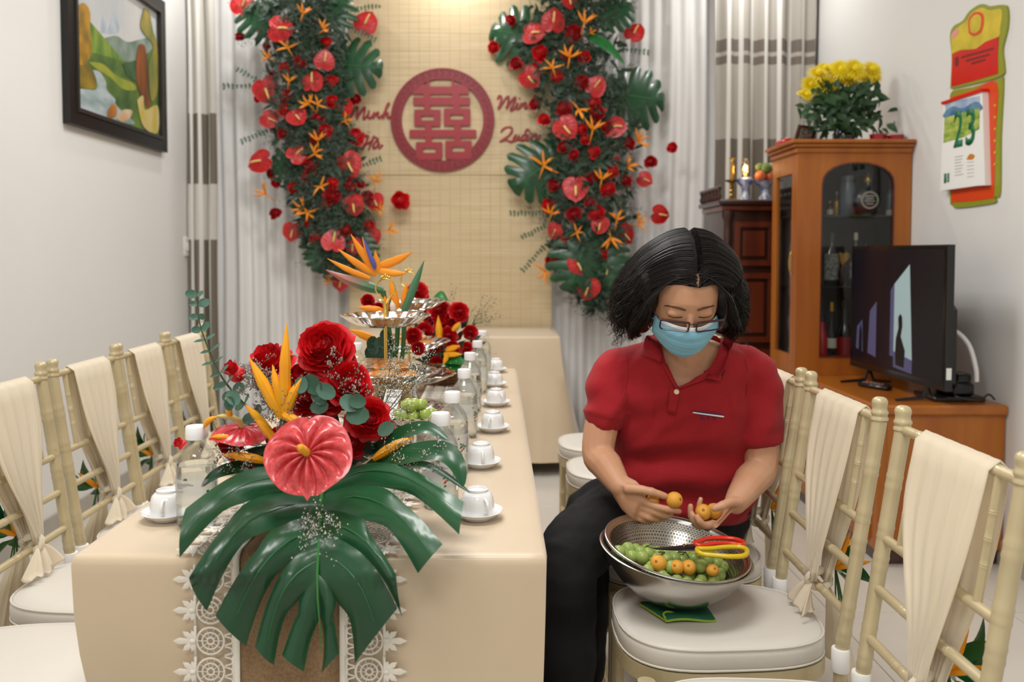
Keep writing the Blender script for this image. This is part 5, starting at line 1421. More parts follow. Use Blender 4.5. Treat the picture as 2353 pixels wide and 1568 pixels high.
# sweets
m_amber = mat('amber_wrapper', (204, 112, 30), .25, rgb2=(236, 200, 140), vscale=40, coat=.6); m_clearw = mat('pale_wrapper', (222, 206, 176), .22, rgb2=(190, 120, 60), vscale=50, coat=.6); m_foil = mat('silver_wrapper', (196, 196, 200), .25, metal=.6, rgb2=(120, 70, 50), vscale=30)
m_purple = mat('violet_wrapper', (70, 60, 110), .3, rgb2=(200, 196, 210), vscale=40, coat=.5); m_greenw = mat('mint_wrapper', (60, 110, 84), .3, rgb2=(200, 210, 200), vscale=40, coat=.5)
def bar_mesh(l, w, h):
    b = MB()
    def fn(u, v):
        s = u * 2 - 1; a = 2 * pi * v
        e = sstep((1 - abs(s)) / .22)
        hh = lerp(.0008, h, e); ww = w * (1 + .05 * (1 - e)) * (1 + .02 * sin(22 * s))
        ca, sa = cos(a), sin(a)
        return V((s * l, ww * abs(ca) ** .6 * (1 if ca > 0 else -1), hh * (abs(sa) ** .7 * (1 if sa > 0 else -1))))
    b.grid(fn, 15, 13); return b
BARS = [lib('bar_%d' % k, lambda k=k: bar_mesh(*d), m) for k, (d, m) in enumerate((((.046, .017, .010), m_amber), ((.042, .019, .010), m_clearw), ((.030, .024, .009), m_foil), ((.016, .011, .008), m_purple), ((.016, .011, .008), m_greenw)))]
def candy(kind, p, rz, tilt, label, cat, group):
    o = link(('snack_bar', 'snack_bar', 'foil_packet', 'wrapped_candy', 'wrapped_candy')[kind], BARS[kind]); o.location = p; o.rotation_euler = (tilt, 0, rz); tag(o, label, cat, group)
r = random.Random(31)
for c, z, n, rad, lab, grp in ((SA, .150, 16, .07, 'wrapped snack heaped on the middle tray beside the bird of paradise', 'sweets on the middle tray of the near stand'), (SB, .172, 13, .07, 'wrapped snack heaped on the middle tray before the rose basket', 'sweets on the middle tray of the far stand'), (SA, .060, 12, .085, 'wrapped snack on the lowest tray beside the bird of paradise', 'sweets on the lowest tray of the near stand')):
    for k in range(n):
        kind = (0, 1, 0, 2, 3, 0, 1, 4)[k % 8]
        a = 2.4 * k; rr = rad * sqrt((k % 8 + .5) / 8) if k < 8 else rad * .55 * sqrt((k - 7) / 9); zz = .016 + .019 * (k // 8) + .004 * (k % 3)
        candy(kind, c + V((rr * cos(a), rr * sin(a), z + zz)), r.uniform(0, 3.14), r.uniform(-.35, .35), ('amber ' if kind == 0 else 'pale ' if kind == 1 else 'silver foil ' if kind == 2 else 'violet ' if kind == 3 else 'green ') + lab, 'snack', grp)
# grapes on a footed silver dish behind the centrepiece
gd = at(948, 975, 1.66); dish_h = gd.z - TT; foot = V((gd.x, gd.y, TT))
t = thing('footed_dish', 'small fluted silver dish of grapes on a foot behind the centrepiece', 'dish', foot)
wb(tray(V((gd.x, gd.y, gd.z)), .062, .018), 'bowl', m_silver, t, angle=60)
b = MB(); b.lathe([(.04, 0), (.041, .003), (.018, .014), (.008, .03), (.008, dish_h - .015), (.016, dish_h)], 24, foot); wb(b, 'foot', m_silver, t)
m_grape = mat('green_grape', (136, 160, 62), .25, rgb2=(166, 182, 90), vscale=30, sss=.4, sssr=(.4, .5, .1), coat=.3, coord='Object')
GR = lib('grape', lambda: MB().ball((0, 0, 0), (1, 1, 1.12), 16, 12), m_grape)
for k in range(17):
    a = 2.4 * k; lay = 0 if k < 10 else 1; rr = .042 * sqrt((k % 10 + .4) / 10) if lay == 0 else .024 * sqrt((k - 9.5) / 7)
    o = link('grape', GR); s = .0115 * r.uniform(.92, 1.06); o.scale = (s, s, s); o.location = gd + V((rr * cos(a), rr * sin(a), .019 + lay * .018 + .002 * (k % 2))); o.rotation_euler = (r.uniform(0, 3), r.uniform(0, 3), 0)
    tag(o, 'green grape on the small silver dish behind the centrepiece', 'grape', 'grapes on the silver dish')
# small white card
t = thing('name_card', 'small white card with grey handwriting propped in the grape dish', 'card', gd + V((-.052, -.012, .012)))
b = MB()
u = V((.9, -.3, .0)).normalized(); w = V((.25, .35, .9)).normalized(); cp = V(t.location) + w * .031
b.add([cp + u * x + w * y for x, y in ((-.018, -.03), (.018, -.03), (.018, .03), (-.018, .03))], [(0, 1, 2, 3)]); o = wb(b, 'card_sheet', m_paper, t, smooth=False); o.modifiers.new('thickness', 'SOLIDIFY').thickness = .0006
for k in range(3):
    b = MB(); q = [cp + u * (-.012 + .004 * i) + w * (.014 - .012 * k + .003 * (i % 2)) - u.cross(w) * .0008 * (1 if u.cross(w).y > 0 else -1) for i in range(7)]; b.tube(q, .0006, 4); wb(b, 'writing', m_pr_k, t)
# ================================================================== the seated woman
m_skin = mat('skin', (198, 146, 112), .5, rgb2=(210, 162, 130), vscale=9, sss=.25, sssr=(.6, .25, .15), bump=.06, bscale=220)
m_polo = mat('red_polo', (150, 12, 24), .85, rgb2=(164, 20, 32), vscale=4, sheen=.06, bump=.5, bscale=700); m_polo_in = mat('polo_inside', (30, 24, 40), .9)
m_pants = mat('black_trousers', (14, 14, 15), .9, bump=.25, bscale=300); m_hair = mat('black_hair', (13, 10, 10), .34, spec=.5, rgb2=(24, 17, 15), vscale=30)
m_mask = mat('mask_blue', (132, 190, 214), .75, bump=.25, bscale=300); m_mask_w = mat('mask_white', (232, 236, 240), .75); m_gl = mat('glasses_frame', (46, 16, 26), .25, coat=.4)
O = at(1569, 682, 1.90); HP = RAD(33)
HX, HF, HU = V((1, 0, 0)), V((0, -cos(HP), -sin(HP))), V((0, -sin(HP), cos(HP)))
HS = .955; HSX = 1.035
def h(x, y, z): return O + HX * x * HSX + (HF * y + HU * z) * HS
HR = Matrix((HX, HF, HU)).transposed()
wbase = V((.45, 2.12, .468))
wom = thing('person', 'seated person in red polo shirt, glasses and blue mask sorting small fruit', 'person', wbase)

J = dict(shR=V((.284, 2.02, .918)), elR=at(1374, 1040, 1.98), wrR=at(1424, 1118, 1.885), shL=V((.614, 2.02, .918)), elL=at(1748, 1072, 1.99), wrL=at(1690, 1156, 1.885))
def limb(b, pts, rad, n=14):
    q = smooth_path(pts, 4); N = len(q); rr = []
    for i in range(N):
        f = i / (N - 1) * (len(rad) - 1); k = min(int(f), len(rad) - 2); rr.append(lerp(rad[k], rad[k + 1], f - k))
    b.tube(q, rr, n); b.ball(q[0], rr[0], 12, 8); b.ball(q[-1], rr[-1], 12, 8)
body = MB()
TOR = [(.47, 2.14, .150, .105), (.56, 2.125, .160, .108), (.66, 2.105, .160, .108), (.75, 2.08, .152, .104), (.83, 2.058, .152, .104), (.89, 2.042, .163, .098), (.94, 2.03, .165, .075), (.975, 2.015, .120, .062), (1.0, 2.0, .062, .052)]
body.loft([((.45, y, z), (rx, 0, 0), (0, ry, 0)) for z, y, rx, ry in TOR], 24, power=2.3)
neck0 = V((.452, 2.01, .955)); limb(body, [neck0, lerp(neck0, h(0, -.02, -.06), .55) + V((0, .0, 0)), h(0, -.02, -.05)], [.058, .054, .056], 16)
# head
hb = MB()
def hball(c, r, nu=20, nv=14): body.ball(h(*c), (r[0] * HSX, r[1] * HS, r[2] * HS), nu, nv, HR)
hball((0, -.012, .030), (.078, .098, .094)); 
def hsec(z, yc, rx, ry): return (h(0, yc, z), HX * rx * HSX, HF * ry * HS)
body.loft([hsec(.07, .022, .060, .055), hsec(.04, .026, .067, .064), hsec(0, .028, .068, .065), hsec(-.035, .028, .064, .063), (hsec(-.07, .030, .053, .056)), hsec(-.098, .036, .038, .044), hsec(-.118, .044, .020, .026)], 24)
hball((0, .078, .028), (.046, .010, .010))
body.tube([h(0, .088, .014), h(0, .100, -.012), h(0, .113, -.036), h(0, .108, -.044)], [.0075 * HS, .0085 * HS, .0125 * HS, .009 * HS], 10)
for s in (-1, 1):
    hball((s * .031, .079, .013), (.0175, .0125, .0105)); hball((s * .037, .064, -.034), (.024, .024, .022)); hball((s * .012, .102, -.042), (.009, .009, .007)); hball((s * .0765, -.004, -.006), (.008, .018, .030))
hball((0, .095, -.066), (.022, .008, .006)); hball((0, .092, -.075), (.018, .009, .006))
# arms
limb(body, [J['shR'], lerp(J['shR'], J['elR'], .5) + V((-.006, 0, 0)), J['elR'], lerp(J['elR'], J['wrR'], .4), J['wrR']], [.038, .042, .0385, .0375, .025])
limb(body, [J['shL'], lerp(J['shL'], J['elL'], .5) + V((.008, 0, 0)), J['elL'], lerp(J['elL'], J['wrL'], .4), J['wrL']], [.038, .043, .040, .039, .0255])
# hands
def Z7(x, y, Y): return at(1240 + .3622 * x, 1000 + .3622 * y, Y)
def finger(pts, r0, r1):
    q = smooth_path(pts, 3); n = len(q); body.tube(q, [lerp(r0, r1, i / (n - 1)) for i in range(n)], 10); body.ball(q[-1], r1, 10, 7)
    for p in pts[1:-1]: body.ball(p, lerp(r0, r1, .5) * 1.06, 10, 7)
kR = [Z7(645, 415, 1.862), Z7(640, 455, 1.866), Z7(625, 490, 1.872), Z7(605, 515, 1.880)]
body.loft([(J['wrR'], V((0, .022, 0)), V((.014, 0, .024))), (lerp(J['wrR'], kR[1], .45), V((0, .020, .004)), V((.016, -.004, .034))), (lerp(J['wrR'], kR[1], .85), V((.004, .017, .002)), V((.012, -.004, .036))), (lerp(kR[0], kR[3], .5) + V((.006, 0, 0)), V((.002, .012, 0)), V((.012, -.003, .034)))], 16)
finger([Z7(540, 340, 1.862), Z7(625, 345, 1.85), Z7(710, 362, 1.842), Z7(795, 388, 1.842)], .0125, .0082)
finger([kR[0], Z7(735, 452, 1.845), Z7(810, 472, 1.84), Z7(885, 484, 1.842)], .0100, .0070)
finger([kR[1], Z7(725, 488, 1.848), Z7(790, 512, 1.85), Z7(832, 508, 1.862)], .0098, .0072)
finger([kR[2], Z7(690, 522, 1.852), Z7(745, 536, 1.86), Z7(785, 525, 1.875)], .0095, .0070)
finger([kR[3], Z7(655, 540, 1.862), Z7(700, 548, 1.875), Z7(730, 530, 1.89)], .0085, .0064)
kL = [Z7(1105, 560, 1.872), Z7(1085, 575, 1.882), Z7(1100, 560, 1.895), Z7(1115, 540, 1.905)]
body.loft([(J['wrL'], V((.010, .016, .012)), V((.014, -.012, .018))), (lerp(J['wrL'], kL[1], .4), V((.008, .030, .006)), V((.010, -.004, .017))), (lerp(J['wrL'], kL[1], .8), V((.004, .033, .004)), V((.010, 0, .015))), (Z7(1095, 565, 1.885), V((.002, .028, .002)), V((.007, 0, .012)))], 16)
finger([Z7(1270, 430, 1.870), Z7(1215, 425, 1.855), Z7(1160, 448, 1.846), Z7(1108, 466, 1.846)], .0125, .0085)
finger([kL[0], Z7(1050, 575, 1.852), Z7(1015, 548, 1.846), Z7(1000, 520, 1.848)], .0098, .0072)
finger([kL[1], Z7(1020, 580, 1.866), Z7(975, 540, 1.862), Z7(965, 498, 1.862)], .0098, .0070)
finger([kL[2], Z7(1010, 565, 1.884), Z7(962, 515, 1.882), Z7(958, 452, 1.882)], .0095, .0068)
finger([kL[3], Z7(1040, 520, 1.900), Z7(1012, 462, 1.900), Z7(1022, 408, 1.900)], .0085, .0062)
# legs inside the trousers down to the bare ankles and feet
hipR, hipL = V((.385, 2.12, .555)), V((.52, 2.13, .555))
knR, knL = at(1303, 1292, 1.85), V((.235, 2.08, .555))
anR, anL = V((.152, 1.82, .105)), V((.20, 2.02, .105))
for hp_, kn, an in ((hipR, knR, anR), (hipL, knL, anL)):
    limb(body, [hp_, lerp(hp_, kn, .5), kn, lerp(kn, an, .35) + V((0, .012, 0)), lerp(kn, an, .75), an], [.085, .07, .055, .052, .04, .032])
    f = V((-.35, -1, 0)).normalized() if an is anR else V((-1, -.5, 0)).normalized()
    body.loft([(an - f * .035 + V((0, 0, -.05)), V((f.y, -f.x, 0)) * .026, V((0, 0, .03))), (an + f * .02 + V((0, 0, -.05)), V((f.y, -f.x, 0)) * .032, V((0, 0, .04))), (an + f * .10 + V((0, 0, -.075)), V((f.y, -f.x, 0)) * .042, V((0, 0, .022))), (an + f * .15 + V((0, 0, -.085)), V((f.y, -f.x, 0)) * .034, V((0, 0, .012)))], 14)
    limb(body, [an, an + V((0, .0, -.05))], [.032, .03])
me = remesh(body, .0032, 5)
me.transform(Matrix.Translation(-wbase)); me.materials.append(m_skin)
bo = link('body', me, wom)

# ------------------------------------------------------------------ polo shirt
sb = MB()
SH = [(.545, 2.125, .186, .143), (.60, 2.115, .190, .145), (.66, 2.10, .188, .142), (.72, 2.085, .178, .134), (.78, 2.068, .172, .130), (.84, 2.055, .172, .128), (.89, 2.042, .182, .114), (.935, 2.03, .186, .090), (.968, 2.02, .140, .078), (.992, 2.02, .095, .070), (1.015, 2.03, .078, .062)]
sb.loft([((.452, y, z), (rx, 0, 0), (0, ry, 0)) for z, y, rx, ry in SH], 36, power=2.35)
for k, (sh, el, f) in enumerate(((J['shR'], J['elR'], .56), (J['shL'], J['elL'], .78))):
    s = -1 if k == 0 else 1
    e = lerp(sh, el, f) + V((s * .004, 0, 0))
    limb(sb, [sh + V((-s * .115, .0, .040)), sh + V((-s * .01, 0, .006)), lerp(sh, e, .5) + V((s * .006, 0, 0)), lerp(sh, e, .86)], [.040, .055, .0555, .054], 18)
    d = (e - lerp(sh, e, .8)).normalized(); sb.tube([lerp(sh, e, .80), e], [.0545, .0545], 22)
    sb.tube([e - d * .022, e], [.0560, .0558], 22)
def polo_fold(c, n):
    # soft pulls from the armpits and rolls over the belly
    p = c * 1.0
    q = .010 * noise.noise(V((p.x * 5 + 3, p.y * 5, p.z * 9))) + .007 * noise.noise(V((p.x * 10 + p.z * 6, p.y * 9, p.z * 24 - p.x * 10))) + .006 * max(0, noise.noise(V((p.x * 22 - p.z * 16, 2.0, p.z * 8 + p.x * 5)))) * sstep(p.z, .70, .80)
    roll = .010 * sin((p.z - .05 * (p.x - .45)) * 66 + 2.5 * noise.noise(V((p.x * 6, 0, p.z * 4)))) * sstep(-p.z, -.80, -.70) * (1 if p.y < 2.1 else 0)
    diag = .005 * sin((p.x * 30 + p.z * 42)) * math.exp(-((p.z - .86) / .06) ** 2) * (1 if abs(p.x - .45) > .09 else .2)
    return c + n * (q + roll + diag)
sm_ = remesh(sb, .0046, 9, polo_fold)
# open the neck: drop the faces inside the V
VNECK = [(1516, 778), (1521, 805), (1531, 838), (1557, 896), (1600, 868), (1622, 856), (1640, 832), (1656, 788), (1656, 740), (1516, 740)]
def inside(poly, x, y):
    c = False; n = len(poly)
    for i in range(n):
        (x0, y0), (x1, y1) = poly[i], poly[i - 1]
        if (y0 > y) != (y1 > y) and x < (x1 - x0) * (y - y0) / (y1 - y0) + x0: c = not c
    return c
bm = bmesh.new(); bm.from_mesh(sm_)
kill = set()
for f in bm.faces:
    c = f.calc_center_median()
    if f.normal.y < .3 and c.y < 2.04:
        if inside(VNECK, *topx(c)): kill.add(f)
    if c.z > 1.008 and abs(c.x - .45) < .085: kill.add(f)
bmesh.ops.delete(bm, geom=list(kill), context='FACES')
bv = [v for v in bm.verts if v.is_boundary]
for it in range(24):       # even out the cut neck edge
    new = {}
    for v in bv:
        nb = [e.other_vert(v) for e in v.link_edges if e.is_boundary]
        if len(nb) == 2: new[v] = v.co * .4 + (nb[0].co + nb[1].co) * .3
    for v, c in new.items(): v.co = c
bm.to_mesh(sm_); bm.free()
bvh = BVHTree.FromPolygons([v.co.copy() for v in sm_.vertices], [tuple(p.vertices) for p in sm_.polygons])
sm_.transform(Matrix.Translation(-wbase)); sm_.materials.append(m_polo)
shirt = link('polo_shirt', sm_, wom); shirt['label'] = 'red short-sleeved polo shirt'
def cast(px, py, lift=.002, dflt=1.94):
    d = ray(px, py).normalized(); hit = bvh.ray_cast(CAM, d)
    if hit[0] is None: return at(px, py, dflt)
    return hit[0] - d * lift
def sheet(name, pts, m, lift, thick, nsub=6, parent=None, bulge=0.0):
    """a stitched-on cloth piece: quad patch (4 px corners) laid on the shirt"""
    a, b_, c, d = [V((p[0], p[1])) for p in pts]; b = MB()
    def fn(u, v):
        p = lerp(lerp(a, b_, u), lerp(d, c, u), v); w = cast(p.x, p.y, lift + bulge * sin(pi * u) * sin(pi * v * .8)); return w
    b.grid(fn, nsub, nsub)
    o = b.build(name, m, parent or shirt, org=wbase, angle=180); o.modifiers.new('thickness', 'SOLIDIFY').thickness = thick
    return o
def zz(x, y): return (1300 + x * .3188, 500 + y * .3188)
def collar_patch(name, inner, outer, lifts):
    """collar leaf between the neck line and its outer edge (px, px, Y-depth offsets)"""
    b = MB(); n = len(inner); vs = []; fs = []
    for (p, q) in zip(inner, outer):
        A_ = cast(*zz(*p), lifts[0]); B_ = cast(*zz(*q), lifts[1])
        if (A_ - B_).length > .14: A_ = B_ + (A_ - B_).normalized() * .1
        for k in range(5):
            f = k / 4; w = lerp(A_, B_, f) - ray(*zz(*p)).normalized() * .006 * sin(pi * f); vs.append(w)
    for i in range(n - 1):
        for k in range(4): fs.append((i * 5 + k, i * 5 + k + 1, i * 5 + 6 + k, i * 5 + 5 + k))
    b.add(vs, fs); o = b.build(name, m_polo, shirt, org=wbase, angle=180); o.modifiers.new('thickness', 'SOLIDIFY').thickness = .003
collar_patch('collar', [(640, 850), (672, 900), (688, 950), (690, 1000), (682, 1040)], [(590, 850), (570, 885), (556, 940), (545, 990), (672, 1042)], (.020, .012))
collar_patch('collar', [(1170, 830), (1140, 880), (1100, 950), (1060, 1040), (1015, 1160)], [(1245, 815), (1222, 860), (1190, 960), (1150, 1090), (1118, 1180)], (.020, .012))
b = MB(); b.tube([cast(*p, .001) for p in [(1531, 838), (1540, 858), (1548, 876), (1557, 893), (1572, 884), (1590, 872), (1606, 863), (1622, 854)]], .0034, 7); b.build('neckband', m_polo, shirt, org=wbase)
sheet('placket', [zz(752, 1225), zz(822, 1240), zz(788, 1422), zz(732, 1408)], m_polo, .0025, .002)
sheet('placket_edge', [zz(688, 1045), zz(712, 1060), zz(806, 1232), zz(792, 1238)], m_polo, .004, .003); sheet('placket_edge', [zz(1040, 1075), zz(1010, 1170), zz(808, 1240), zz(808, 1222)], m_polo, .004, .003)
c = cast(*zz(798, 1258), .005); b = MB(); b.lathe([(.0055, 0), (.0062, .001), (.0055, .002), (.001, .0014)], 14, c, rot=frame((0, -1, .3))); b.build('button', mat('button_pearl', (226, 196, 160), .3), shirt, org=wbase)
for q in ([(1440, 822), (1442, 845), (1441, 870), (1437, 895), (1430, 920)], [(1712, 826), (1718, 850), (1719, 880), (1714, 915), (1704, 955)]):
    b = MB(); b.tube(smooth_path([cast(x, y, .0003) for x, y in q], 5), .0013, 6); b.build('armhole_seam', m_polo, shirt, org=wbase)
sheet('stripe_navy', [zz(915, 1392), zz(1140, 1424), zz(1140, 1434), zz(915, 1402)], mat('navy_thread', (40, 44, 100), .8), .0022, .001, 9)
sheet('stripe_white', [zz(915, 1402), zz(1141, 1431), zz(1140, 1442), zz(916, 1410)], mat('white_thread', (236, 236, 238), .8), .0024, .001, 9)
for k, x in enumerate((985, 1030, 1072)):
    b = MB(); q = [cast(*zz(x - 8, 1448), .002), cast(*zz(x + 4, 1438), .002), cast(*zz(x - 2, 1456), .002)]; b.tube(q, .0011, 5); b.tube([cast(*zz(x + 14, 1452), .002), cast(*zz(x + 17, 1453), .002)], .0009, 5); b.build('embroidery', mat('navy_thread', (40, 44, 100), .8), shirt, org=wbase)

# ------------------------------------------------------------------ trousers
pb = MB()
pb.loft([((.455, 2.14, .470), (.16, 0, 0), (0, .12, 0)), ((.455, 2.135, .52), (.182, 0, 0), (0, .14, 0)), ((.455, 2.125, .59), (.182, 0, 0), (0, .137, 0)), ((.455, 2.115, .63), (.165, 0, 0), (0, .125, 0))], 26, power=2.4)
limb(pb, [hipR, lerp(hipR, knR, .5) + V((-.012, .015, .016)), knR, lerp(knR, anR, .3) + V((0, .008, 0)), lerp(knR, anR, .62), lerp(knR, anR, .80)], [.100, .090, .074, .068, .060, .056], 20)
limb(pb, [hipL, lerp(hipL, knL, .5) + V((0, 0, .01)), knL, lerp(knL, anL, .35), lerp(knL, anL, .80)], [.100, .090, .072, .064, .056], 20)
pm = remesh(pb, .006, 3, lambda c, n: c + n * (.007 * noise.noise(V((c.x * 9, c.y * 9, c.z * 13))) + .003 * noise.noise(c * 34)))
pm.transform(Matrix.Translation(-wbase)); pm.materials.append(m_pants); link('trousers', pm, wom)['label'] = 'black cropped trousers'

# ------------------------------------------------------------------ face details, mask, glasses
hbv = BVHTree.FromPolygons([v.co + wbase for v in me.vertices], [tuple(p.vertices) for p in me.polygons])
def onface(x, z, lift=.0008):
    d = -HF; o = h(x, .2, z); hit = hbv.ray_cast(o, d)
    return (hit[0] if hit[0] is not None else h(x, .085, z)) + HF * lift
m_brow = mat('brow_hair', (84, 56, 42), .8); m_lash = mat('lash', (22, 14, 12), .6)
for s in (-1, 1):
    b = MB(); q = [onface(s * x, z) for x, z in ((.012, .0275), (.022, .0305), (.034, .0315), (.046, .0285), (.053, .022))]; b.tube(smooth_path(q, 3), [.0016, .0022, .0024, .0024, .0024, .0024, .0022, .0022, .002, .0018, .0014, .001, .0006][:len(smooth_path(q, 3))], 6); b.build('eyebrow', m_brow, wom, org=wbase)
    b = MB(); q = [onface(s * x, z, .0006) for x, z in ((.017, .009), (.024, .0065), (.033, .006), (.040, .0075), (.045, .0095))]; b.tube(smooth_path(q, 3), .0010, 6); b.build('eyelashes', m_lash, wom, org=wbase)
def mask_pt(u, v, out=0.0):
    hw = .071 * (1 - .42 * max(0, v - .35) ** 1.6) * (1 - .06 * (1 - v) ** 3)
    z = lerp(-.014 + .011 * (1 - u * u) ** 1.5, -.118 + .038 * abs(u) ** 2.2, v) - .004 * abs(u)
    yc = interp([(0, .117), (.18, .126), (.45, .121), (.7, .110), (.88, .094), (1.0, .074)], v)
    y = yc - .070 * abs(u) ** 1.9 * (1 - .28 * v) + .0022 * (abs(((v * 4.2 + .25) % 1) - .5) - .25) * (1 if .25 < v < .9 else 0) * 1.5
    return h(hw * u, y + out, z)
b = MB(); b.grid(lambda u, v: mask_pt(u * 2 - 1, v), 33, 41); mk = b.build('face_mask', m_mask, wom, org=wbase, angle=180); mk['label'] = 'pale blue surgical mask'
mk.modifiers.new('thickness', 'SOLIDIFY').thickness = .0012
b = MB(); b.grid(lambda u, v: mask_pt((u * 2 - 1) * .97, -.02 + .075 * v, .0014), 33, 4); o = b.build('white_edge', m_mask_w, mk, org=wbase, angle=180); o.modifiers.new('thickness', 'SOLIDIFY').thickness = .0006
for k in range(3):
    b = MB(); b.tube([mask_pt(lerp(-.99, .99, i / 24), .36 + .17 * k, .0016) for i in range(25)], .0009, 5); b.build('pleat', m_mask, mk, org=wbase)
for s in (-1, 1):
    for v0, z1 in ((.06, .012), (.78, -.026)):
        b = MB(); b.tube(smooth_path([mask_pt(s * .98, v0, .001), h(s * .074, .03, lerp(-.03, -.07, v0)), h(s * .081, .0, z1)], 5), .0013, 6); b.build('ear_loop', m_mask_w, mk, org=wbase)
def rrect(cx, cz, w, hh, r, n=5):
    P = []
    for sx, sz, a0 in ((1, 1, 0), (-1, 1, 90), (-1, -1, 180), (1, -1, 270)):
        P += [(cx + sx * (w - r) + r * cos(RAD(a0 + 90 * k / n)), cz + sz * (hh - r) + r * sin(RAD(a0 + 90 * k / n))) for k in range(n + 1)]
    return P
GZ, GY = .0035, .122
gl = None
for s in (-1, 1):
    P = rrect(s * .0365, GZ, .0285, .0130, .0065)
    def gp(x, z, dy=0): return h(x, GY - 3.2 * x * x + dy, z)
    b = MB(); b.tube([gp(x, z) for x, z in P], .0018, 7, close=True)
    if gl is None:
        b.tube(smooth_path([gp(-.0085, GZ + .006), gp(-.004, GZ + .0085), gp(.004, GZ + .0085), gp(.0085, GZ + .006)], 4), .0017, 7)
        gl = b.build('eyeglasses', m_gl, wom, org=wbase); gl['label'] = 'dark red rectangular reading glasses'
    else: b.build('rim', m_gl, gl, org=wbase)
    b = MB(); b.tube([gp(s * .007, GZ + .0115 + .0008), gp(s * .037, GZ + .0133), gp(s * .065, GZ + .0118)], [.0020, .0027, .0028], 7); b.build('brow_bar', m_gl, gl, org=wbase)
    b = MB(); b.add([gp(x, z) for x, z in P], [tuple(range(len(P)))]); b.build('lens', thin_glass('lens_glass', (.97, .97, .98), .03), gl, org=wbase)
    b = MB(); b.tube(smooth_path([gp(s * .065, GZ + .010), h(s * .074, GY - .035, GZ + .012), h(s * .0795, .04, GZ + .020), h(s * .081, -.005, GZ + .028)], 4), .0017, 6, squash=((1, 0, 0), .6)); b.build('temple', m_gl, gl, org=wbase)
    b = MB(); b.tube([gp(s * .008, GZ - .002), gp(s * .0095, GZ - .008, -.006)], .0014, 6); b.build('nose_pad', m_gl, gl, org=wbase)

# ------------------------------------------------------------------ hair
hr = MB()
def hhb(c, r): hr.ball(h(*c), (r[0] * HSX, r[1] * HS, r[2] * HS), 22, 16, HR)
hhb((0, -.028, .050), (.090, .095, .097)); hhb((0, -.075, -.005), (.095, .055, .10))
for s in (-1, 1):
    hhb((s * .080, -.012, .020), (.036, .072, .080)); hhb((s * .094, -.004, -.030), (.034, .062, .066)); hhb((s * .090, -.012, -.068), (.036, .052, .034)); hhb((s * .083, .014, .004), (.019, .050, .085))
hm = remesh(hr, .0045, 4, lambda c, n: c + n * .004 * noise.noise(c * 45))
hm.transform(Matrix.Translation(-wbase)); hm.materials.append(m_hair)
hair = link('hair', hm, wom); hair['label'] = 'black wavy bob parted in the middle'
st = MB(); r = random.Random(77)
def strand(s, t0, off, end, wave, ph, thin):
    yr = lerp(.080, -.085, t0); P = []
    n = 13
    for i in range(n):
        q = i / (n - 1)
        y = lerp(yr, yr * .55 - .008, q ** .8)
        e = sqrt(max(.12, 1 - ((y + .026) / .100) ** 2))
        rx = .092 * e + .012 * (1 - e); rz = .100 * e
        x0 = .010
        if q < .58:
            a = q / .58 * RAD(88)
            x = x0 * (1 - q) + s * (rx + .020 * sstep(q, .2, .58)) * sin(a); z = .046 + rz * cos(a)
        else:
            f = (q - .58) / .42
            x = s * (rx + .020 + .026 * sin(f * 2.2)) ; z = .046 + rz * cos(RAD(88)) - end * f
            x -= s * .03 * max(0, f - .7) * (1 if wave > 0 else -1); y += .012 * sin(f * 6 + ph) * abs(wave)
        w = .0075 * abs(wave) * sstep(q, .35, 1)
        P.append(h(x + s * (off + w * sin(q * 16 + ph)), y + w * cos(q * 14 + ph), z + off * (1 - q)))
    st.tube(P, [thin * (1 - .5 * i / n) for i in range(n)], 3, cap=False)
for k in range(1500):
    s = -1 if k % 2 else 1
    strand(s, r.random() ** 1.15, r.uniform(.000, .010), r.uniform(.085, .150), r.choice((-1, 1)) * r.uniform(.4, 1.3), r.uniform(0, 6.3), r.uniform(.0005, .0011))
for k in range(900):     # locks that frame the face along the temples
    s = -1 if k % 2 else 1; o1, o2, o3, ph = r.uniform(-.006, .012), r.uniform(-.014, .010), r.uniform(0, .012), r.uniform(0, 6.3)
    P = smooth_path([V(q) for q in ((.008 + s * .004, .060 + .4 * o2, .100), (s * .034, .062 + .5 * o2, .096 + .3 * o3), (s * (.062 + .3 * o3), .062 + o2, .072), (s * (.080 + o3), .060 + o2 * 1.5, .034), (s * (.086 + o3 + o1), .056 + o2 * 2, -.010), (s * (.098 + o3 + o1), .046 + o2 * 2, -.048), (s * (.096 + o1 * 1.5), .030 + o2 * 2, -.085 - o1))], 3)
    st.tube([h(q.x + s * .004 * sin(i * .9 + ph) * sstep(i / len(P), .4, 1), q.y + .004 * cos(i * .8 + ph) * sstep(i / len(P), .4, 1), q.z) for i, q in enumerate(P)], [.0009 * (1 - .5 * i / len(P)) for i in range(len(P))], 3, cap=False)
for k in range(260):     # loose flyaway ends at the sides
    s = -1 if k % 3 else 1
    c = V((s * r.uniform(.105, .138), r.uniform(-.05, .04), r.uniform(-.09, .03))); P = []
    a = r.uniform(0, 6.3); R_ = r.uniform(.006, .016)
    for i in range(8): P.append(h(c.x + s * R_ * .8 * sin(a + i * .5) + s * .002 * i, c.y + R_ * .4 * cos(a + i * .6), c.z - .006 * i + R_ * .5 * cos(a + i * .5)))
    st.tube(P, .0005, 3, cap=False)
tag(st.build('hair_strands', m_hair, hair, org=wbase, angle=180), kind='stuff')

